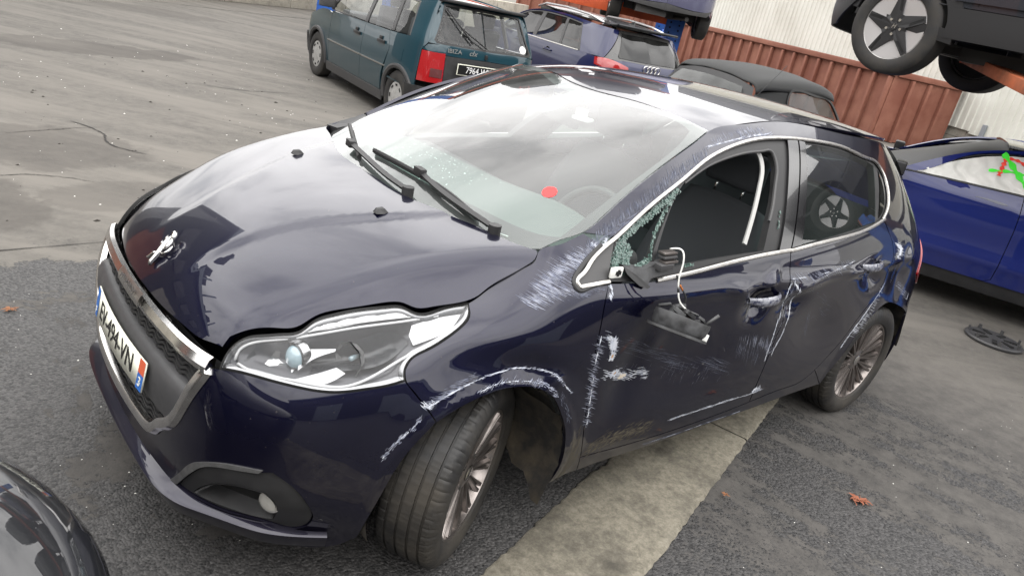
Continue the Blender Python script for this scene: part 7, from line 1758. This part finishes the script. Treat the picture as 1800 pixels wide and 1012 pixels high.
for i in range(6): MB().box((3.2+i*2.3, -8.97, 5.0), (1.4, .06, .9)).build('window', MAT['gloss_black'], fe)
rg = np.random.default_rng(77)
for i in range(11): x_ = 2.4+i*1.35+rg.uniform(-.3, .3); h_ = rg.uniform(.3, 1.5); MB().box((x_, -9.6-rg.uniform(0, 3), 7.1+h_/2), (rg.uniform(.5, 1.5), rg.uniform(.5, 1.4), h_)).build('added_vent', MAT['building_dark'], fe, bevel=.05)  # invented roof clutter, makes the skyline reflected in the bonnet irregular
for i in range(5): tube('added_flue', [(3.5+i*2.6, -9.4, 7.0), (3.5+i*2.6, -9.4, 8.2+rg.uniform(0, 1))], .12, MAT['galvanised'], fe, 10)
MB().box((20, 4, 2.6), (3, 26, 5.2)).build('annexe', MAT['building_dark'], fe)
# ---- lost wheel trim lying by the blue saloon
hc = empty('wheel_trim', (-5.10, .68, 0), R(20), 'dark broken wheel trim lying face down on the asphalt', 'wheel trim')
V = []; F = []; ns = 48
for r_, z in ((.20, .004), (.205, .02), (.195, .03), (.17, .026), (.05, .034), (.0, .035)):
    for k in range(ns): a = 2*math.pi*k/ns; V.append((r_*math.cos(a), r_*math.sin(a), z))
F = [(j*ns+k, j*ns+(k+1) % ns, (j+1)*ns+(k+1) % ns, (j+1)*ns+k) for j in range(5) for k in range(ns)]
mk('disc', V, F, MAT['plastic_grey'], hc, True, auto=30)
for k in range(7):
    a = 2*math.pi*k/7; M3_ = Matrix.Rotation(a, 3, 'Z'); b = MB(); b.box(M3_ @ Vector((.11, 0, .031)), (.09, .032, .012), m=M3_); b.build('opening', MAT['void'], hc)
    b = MB(); c = M3_ @ Vector((.178, .03, .045)); b.box(c, (.012, .022, .035), m=M3_); b.build('clip', MAT['plastic_grey'], hc)
# ---- leaves and litter
def leaf(loc, size, rz, m, label, seed):
    """dry palmate leaf: curled fingers from one stalk"""
    rg = np.random.default_rng(seed); b = MB()
    for k in range(9):
        a = -2.3+4.6*k/8+rg.normal(0, .15); l = size*rg.uniform(.6, 1.1); w = size*rg.uniform(.09, .16); n = 7; V = []
        for i in range(n):
            t = i/(n-1); r_ = l*t; aa = a+.35*t*rg.normal(0, .6); h = .004+.35*size*t*(1-t)*rg.uniform(.6, 1.2); ww = w*math.sin(math.pi*min(1, t*.9+.12)); c, s_ = math.cos(aa), math.sin(aa)
            V += [(r_*c-ww*s_, r_*s_+ww*c, h+.3*ww), (r_*c, r_*s_, h-.1*ww), (r_*c+ww*s_, r_*s_-ww*c, h+.4*ww)]
        b.add(V, [(3*i+j, 3*i+j+1, 3*i+j+4, 3*i+j+3) for i in range(n-1) for j in range(2)])
    b.tube([(0, 0, .004), (-size*.4, size*.05, .006), (-size*.8, -size*.05, .004)], size*.018, 5)
    o = b.build('leaf', MAT[m], None, smooth=True); o.location = loc; o.rotation_euler = (0, 0, rz); tag(o, label, 'leaf'); return o
mat('leaf_orange', (.24, .075, .035), .75, var=(60, .8, (.14, .05, .028))); mat('leaf_brown', (.20, .08, .03), .7); mat('litter_white', (.62, .61, .57), .7); mat('twig', (.02, .016, .012), .9)
leaf((-1.83, 1.27, .003), .062, .4, 'leaf_orange', 'orange shrivelled leaf on the asphalt right of the concrete strip', 3)
leaf((.90, -1.25, .003), .035, 1.2, 'leaf_brown', 'small brown leaf on dark asphalt at the left edge', 4)
leaf((-1.23, .985, .013), .022, .2, 'leaf_brown', 'tiny curled leaf on the edge of the concrete strip', 6)
rg = np.random.default_rng(17); V = []; F = []
def chip(x, y, s_):
    b0 = len(V); k = 5; a0 = rg.uniform(0, 6)
    for i in range(k): a = a0+2*math.pi*i/k; V.append((x+s_*math.cos(a)*rg.uniform(.6, 1.2), y+s_*math.sin(a)*rg.uniform(.5, 1), .001))
    V.append((x, y, .001+s_*.5)); F.extend([(b0+i, b0+(i+1) % k, b0+k) for i in range(k)])
for _ in range(300): chip(rg.uniform(-6, .8), rg.uniform(-9, -1.6), abs(rg.normal(0, .004))+.002)
for _ in range(160): chip(rg.uniform(-4.5, -.4), rg.uniform(1.15, 3.0), abs(rg.normal(0, .002))+.0015)
for _ in range(160): chip(rg.uniform(.4, 2.2), rg.uniform(-1.6, .9), abs(rg.normal(0, .002))+.0015)
o = mk('litter', V, F, MAT['litter_white'], None, False); tag(o, 'scattered pale grit and scraps over the asphalt', 'litter', kind='stuff')
V = []; F = []
for _ in range(150): chip(rg.uniform(-5, .8), rg.uniform(-8, -1.6), abs(rg.normal(0, .008))+.004)
for _ in range(60): chip(rg.uniform(-4.2, -.4), rg.uniform(1.15, 2.6), abs(rg.normal(0, .003))+.002)
o = mk('grit', V, F, MAT['twig'], None, False); tag(o, 'dark crumbs of dirt and twig over the asphalt', 'dirt', kind='stuff')
# ---- torn-off door mirror hanging on its wires
mr = empty('door_mirror', (0, 0, 0), 0, 'broken black door mirror base dangling on wires against the front door', 'mirror')
mo = Vector((-.600, .945, .850)); mx = Vector((-.664, .725, -.18)).normalized(); mz = Vector((-.15, -.30, .90)); mz = (mz-mx*mz.dot(mx)).normalized(); my = mz.cross(mx)
MM = Matrix((mx, my, mz)).transposed().to_4x4(); MM.translation = mo
rows = []
for t, wd in ((-.036, .30), (-.030, .62), (-.012, .90), (.010, 1.0), (.024, .98)):
    row = []
    for k in range(28):
        a = 2*math.pi*k/28; ca, sa = math.cos(a), math.sin(a); e = abs(ca)**.6*math.copysign(1, ca); row.append(MM @ Vector((e*(.062+.030*wd), sa*(.020+.030*wd), t+.006*ca)))
    rows.append(row)
V = [p for r_ in rows for p in r_]; F = [(j*28+k, j*28+(k+1) % 28, (j+1)*28+(k+1) % 28, (j+1)*28+k) for j in range(4) for k in range(28)]+[tuple(range(28))[::-1]]
sh_ = mk('shell', V, F, MAT['plastic_worn'], mr, True, auto=50)
sweep('rim_lip', [MM @ Vector((math.cos(a)*.097, math.sin(a)*.053, -.030+.006*math.cos(a))) for a in np.linspace(0, 2*math.pi, 33)[:-1]], [(-.004, -.004), (-.004, .004), (.004, .004), (.004, -.004)], MAT['plastic_worn'], mr, up=tuple(mz), close=True)
rg = np.random.default_rng(31)
for k in range(15):
    u, v, w_ = rg.uniform(-.065, .06), rg.uniform(-.035, .03), rg.uniform(.012, .052); b = MB(); M3_ = (MM.to_3x3() @ Matrix.Rotation(rg.uniform(-1, 1), 3, 'Z') @ Matrix.Rotation(rg.uniform(-.6, .6), 3, 'Y')); b.box(MM @ Vector((u, v, w_)), (rg.uniform(.02, .055), rg.uniform(.008, .02), rg.uniform(.006, .022)), m=M3_); b.build('mechanism', MAT['plastic_worn'], mr, bevel=.002)
for k in range(4): 
    c = Vector((rg.uniform(-.04, .05), rg.uniform(-.02, .02), .045)); tube('gear_ring', [MM @ (c+Vector((.014*math.cos(a), .014*math.sin(a), 0))) for a in np.linspace(0, 2*math.pi, 13)[:-1]], .003, MAT['plastic_worn'], mr, 6, close=True)
tube('stay', [MM @ Vector((.070, .0, .02)), MM @ Vector((.100, -.005, .072))], .0055, MAT['plastic_grey'], mr, 6)
MB().box(MM @ Vector((.096, .028, -.012)), (.020, .014, .030), m=MM.to_3x3()).build('connector', MAT['white_plastic'], mr, bevel=.003)
tube('bulb_holder', [MM @ Vector((.0, .030, .035)), MM @ Vector((.012, .045, .022))], .009, MAT['plastic'], mr, 10); tube('bulb', [MM @ Vector((.012, .045, .022)), MM @ Vector((.022, .055, .012))], .0075, MAT['copper'], mr, 10)
tube('terminal', [MM @ Vector((.03, .055, .012)), MM @ Vector((.045, .055, -.004)), MM @ Vector((.055, .05, .016)), MM @ Vector((.035, .055, .018))], .002, MAT['chrome'], mr, 5)
wp = spl([(-.548, .862, 1.072), (-.556, .90, 1.082), (-.560, .915, 1.045), (-.558, .918, 1.00), (-.566, .925, .955), (-.585, .935, .915), (-.625, .945, .885), tuple(MM @ Vector((.0, .03, .035)))], 40)
tube('wire', wp[:22], .0028, MAT['white_plastic'], mr, 8); tube('wire', wp[21:24], .0036, MAT['plastic'], mr, 8); tube('wire', wp[23:], .0026, MAT['white_plastic'], mr, 8)
wq = spl([(-.562, .905, 1.000), (-.585, .915, .965), (-.615, .928, .920), tuple(MM @ Vector((-.015, .01, .045)))], 30)
tube('wire', wq[:9], .0036, MAT['plastic'], mr, 8); tube('wire', wq[8:14], .0034, MAT['copper'], mr, 8); tube('wire', wq[13:], .003, MAT['plastic'], mr, 8)
# bracket left on the door and its torn skirt
bk = empty('mirror_bracket', (0, 0, 0)); bk.parent = HERO
qb = H.P(*np.array(B['BRK']).T); qb[:, 1] += .010
n_ = len(qb); V = np.vstack([qb, qb-[0, .03, 0]]); mk('bracket_plate', V, [tuple(range(n_))]+[(i, (i+1) % n_, n_+(i+1) % n_, n_+i) for i in range(n_)], MAT['plastic_worn'], bk, False)
sk = H.P(*np.array(B['SKIRT']).T); sk[:, 1] += .016; n_ = len(sk); V = np.vstack([sk, sk-[0, .03, 0]]); mk('torn_skirt', V, [tuple(range(n_))]+[(i, (i+1) % n_, n_+(i+1) % n_, n_+i) for i in range(n_)], MAT['plastic'], bk, False)
for k, px_ in enumerate(B['BRKBAR']):
    p = H.P(*px_)[0]; b = MB(); b.box((p[0], p[1]+.018, p[2]), (.070, .03, .008 if k < 3 else .02), rz=R(3)); b.build('bracket_rib', MAT['plastic_grey'] if k % 2 else MAT['alloy'], bk, bevel=.002)
p = H.P(*B['CLIPW'][0])[0]; b = MB(); b.box((p[0], p[1]+.008, p[2]), (.052, .012, .036)); cw_ = b.build('white_clip', MAT['white_plastic'], bk, bevel=.006)
b = MB(); b.box((p[0]-.004, p[1]+.0135, p[2]), (.024, .004, .012)).box((p[0]-.004, p[1]+.0136, p[2]), (.010, .004, .022)); b.build('clip_slot', MAT['void'], bk)


# unseen cars added on the upper tiers so the wreck's roof mirrors dark shapes
for src, u, z_, lab in ((A, -5.2, 3.475, 'blue estate stored on the second rack tier, leftmost there'), (U, -3.1, 3.475, 'charcoal crossover on the second rack tier, between two other cars'), (D, -1.0, 3.475, 'black car stored on the second rack tier, right of the crossover'),
                         (D, -4.2, 5.515, 'black car stored on the third rack tier, left one'), (U, -1.9, 5.515, 'charcoal crossover stored on the third rack tier, right one')):
    q = copy_tree(src.o); c_ = p0+d_*u+nn*2.6; q.location = (c_[0], c_[1], z_); q.rotation_euler = (0, 0, R(227.6)); tag(q, lab, 'car', 'cars stored on the rack tiers')
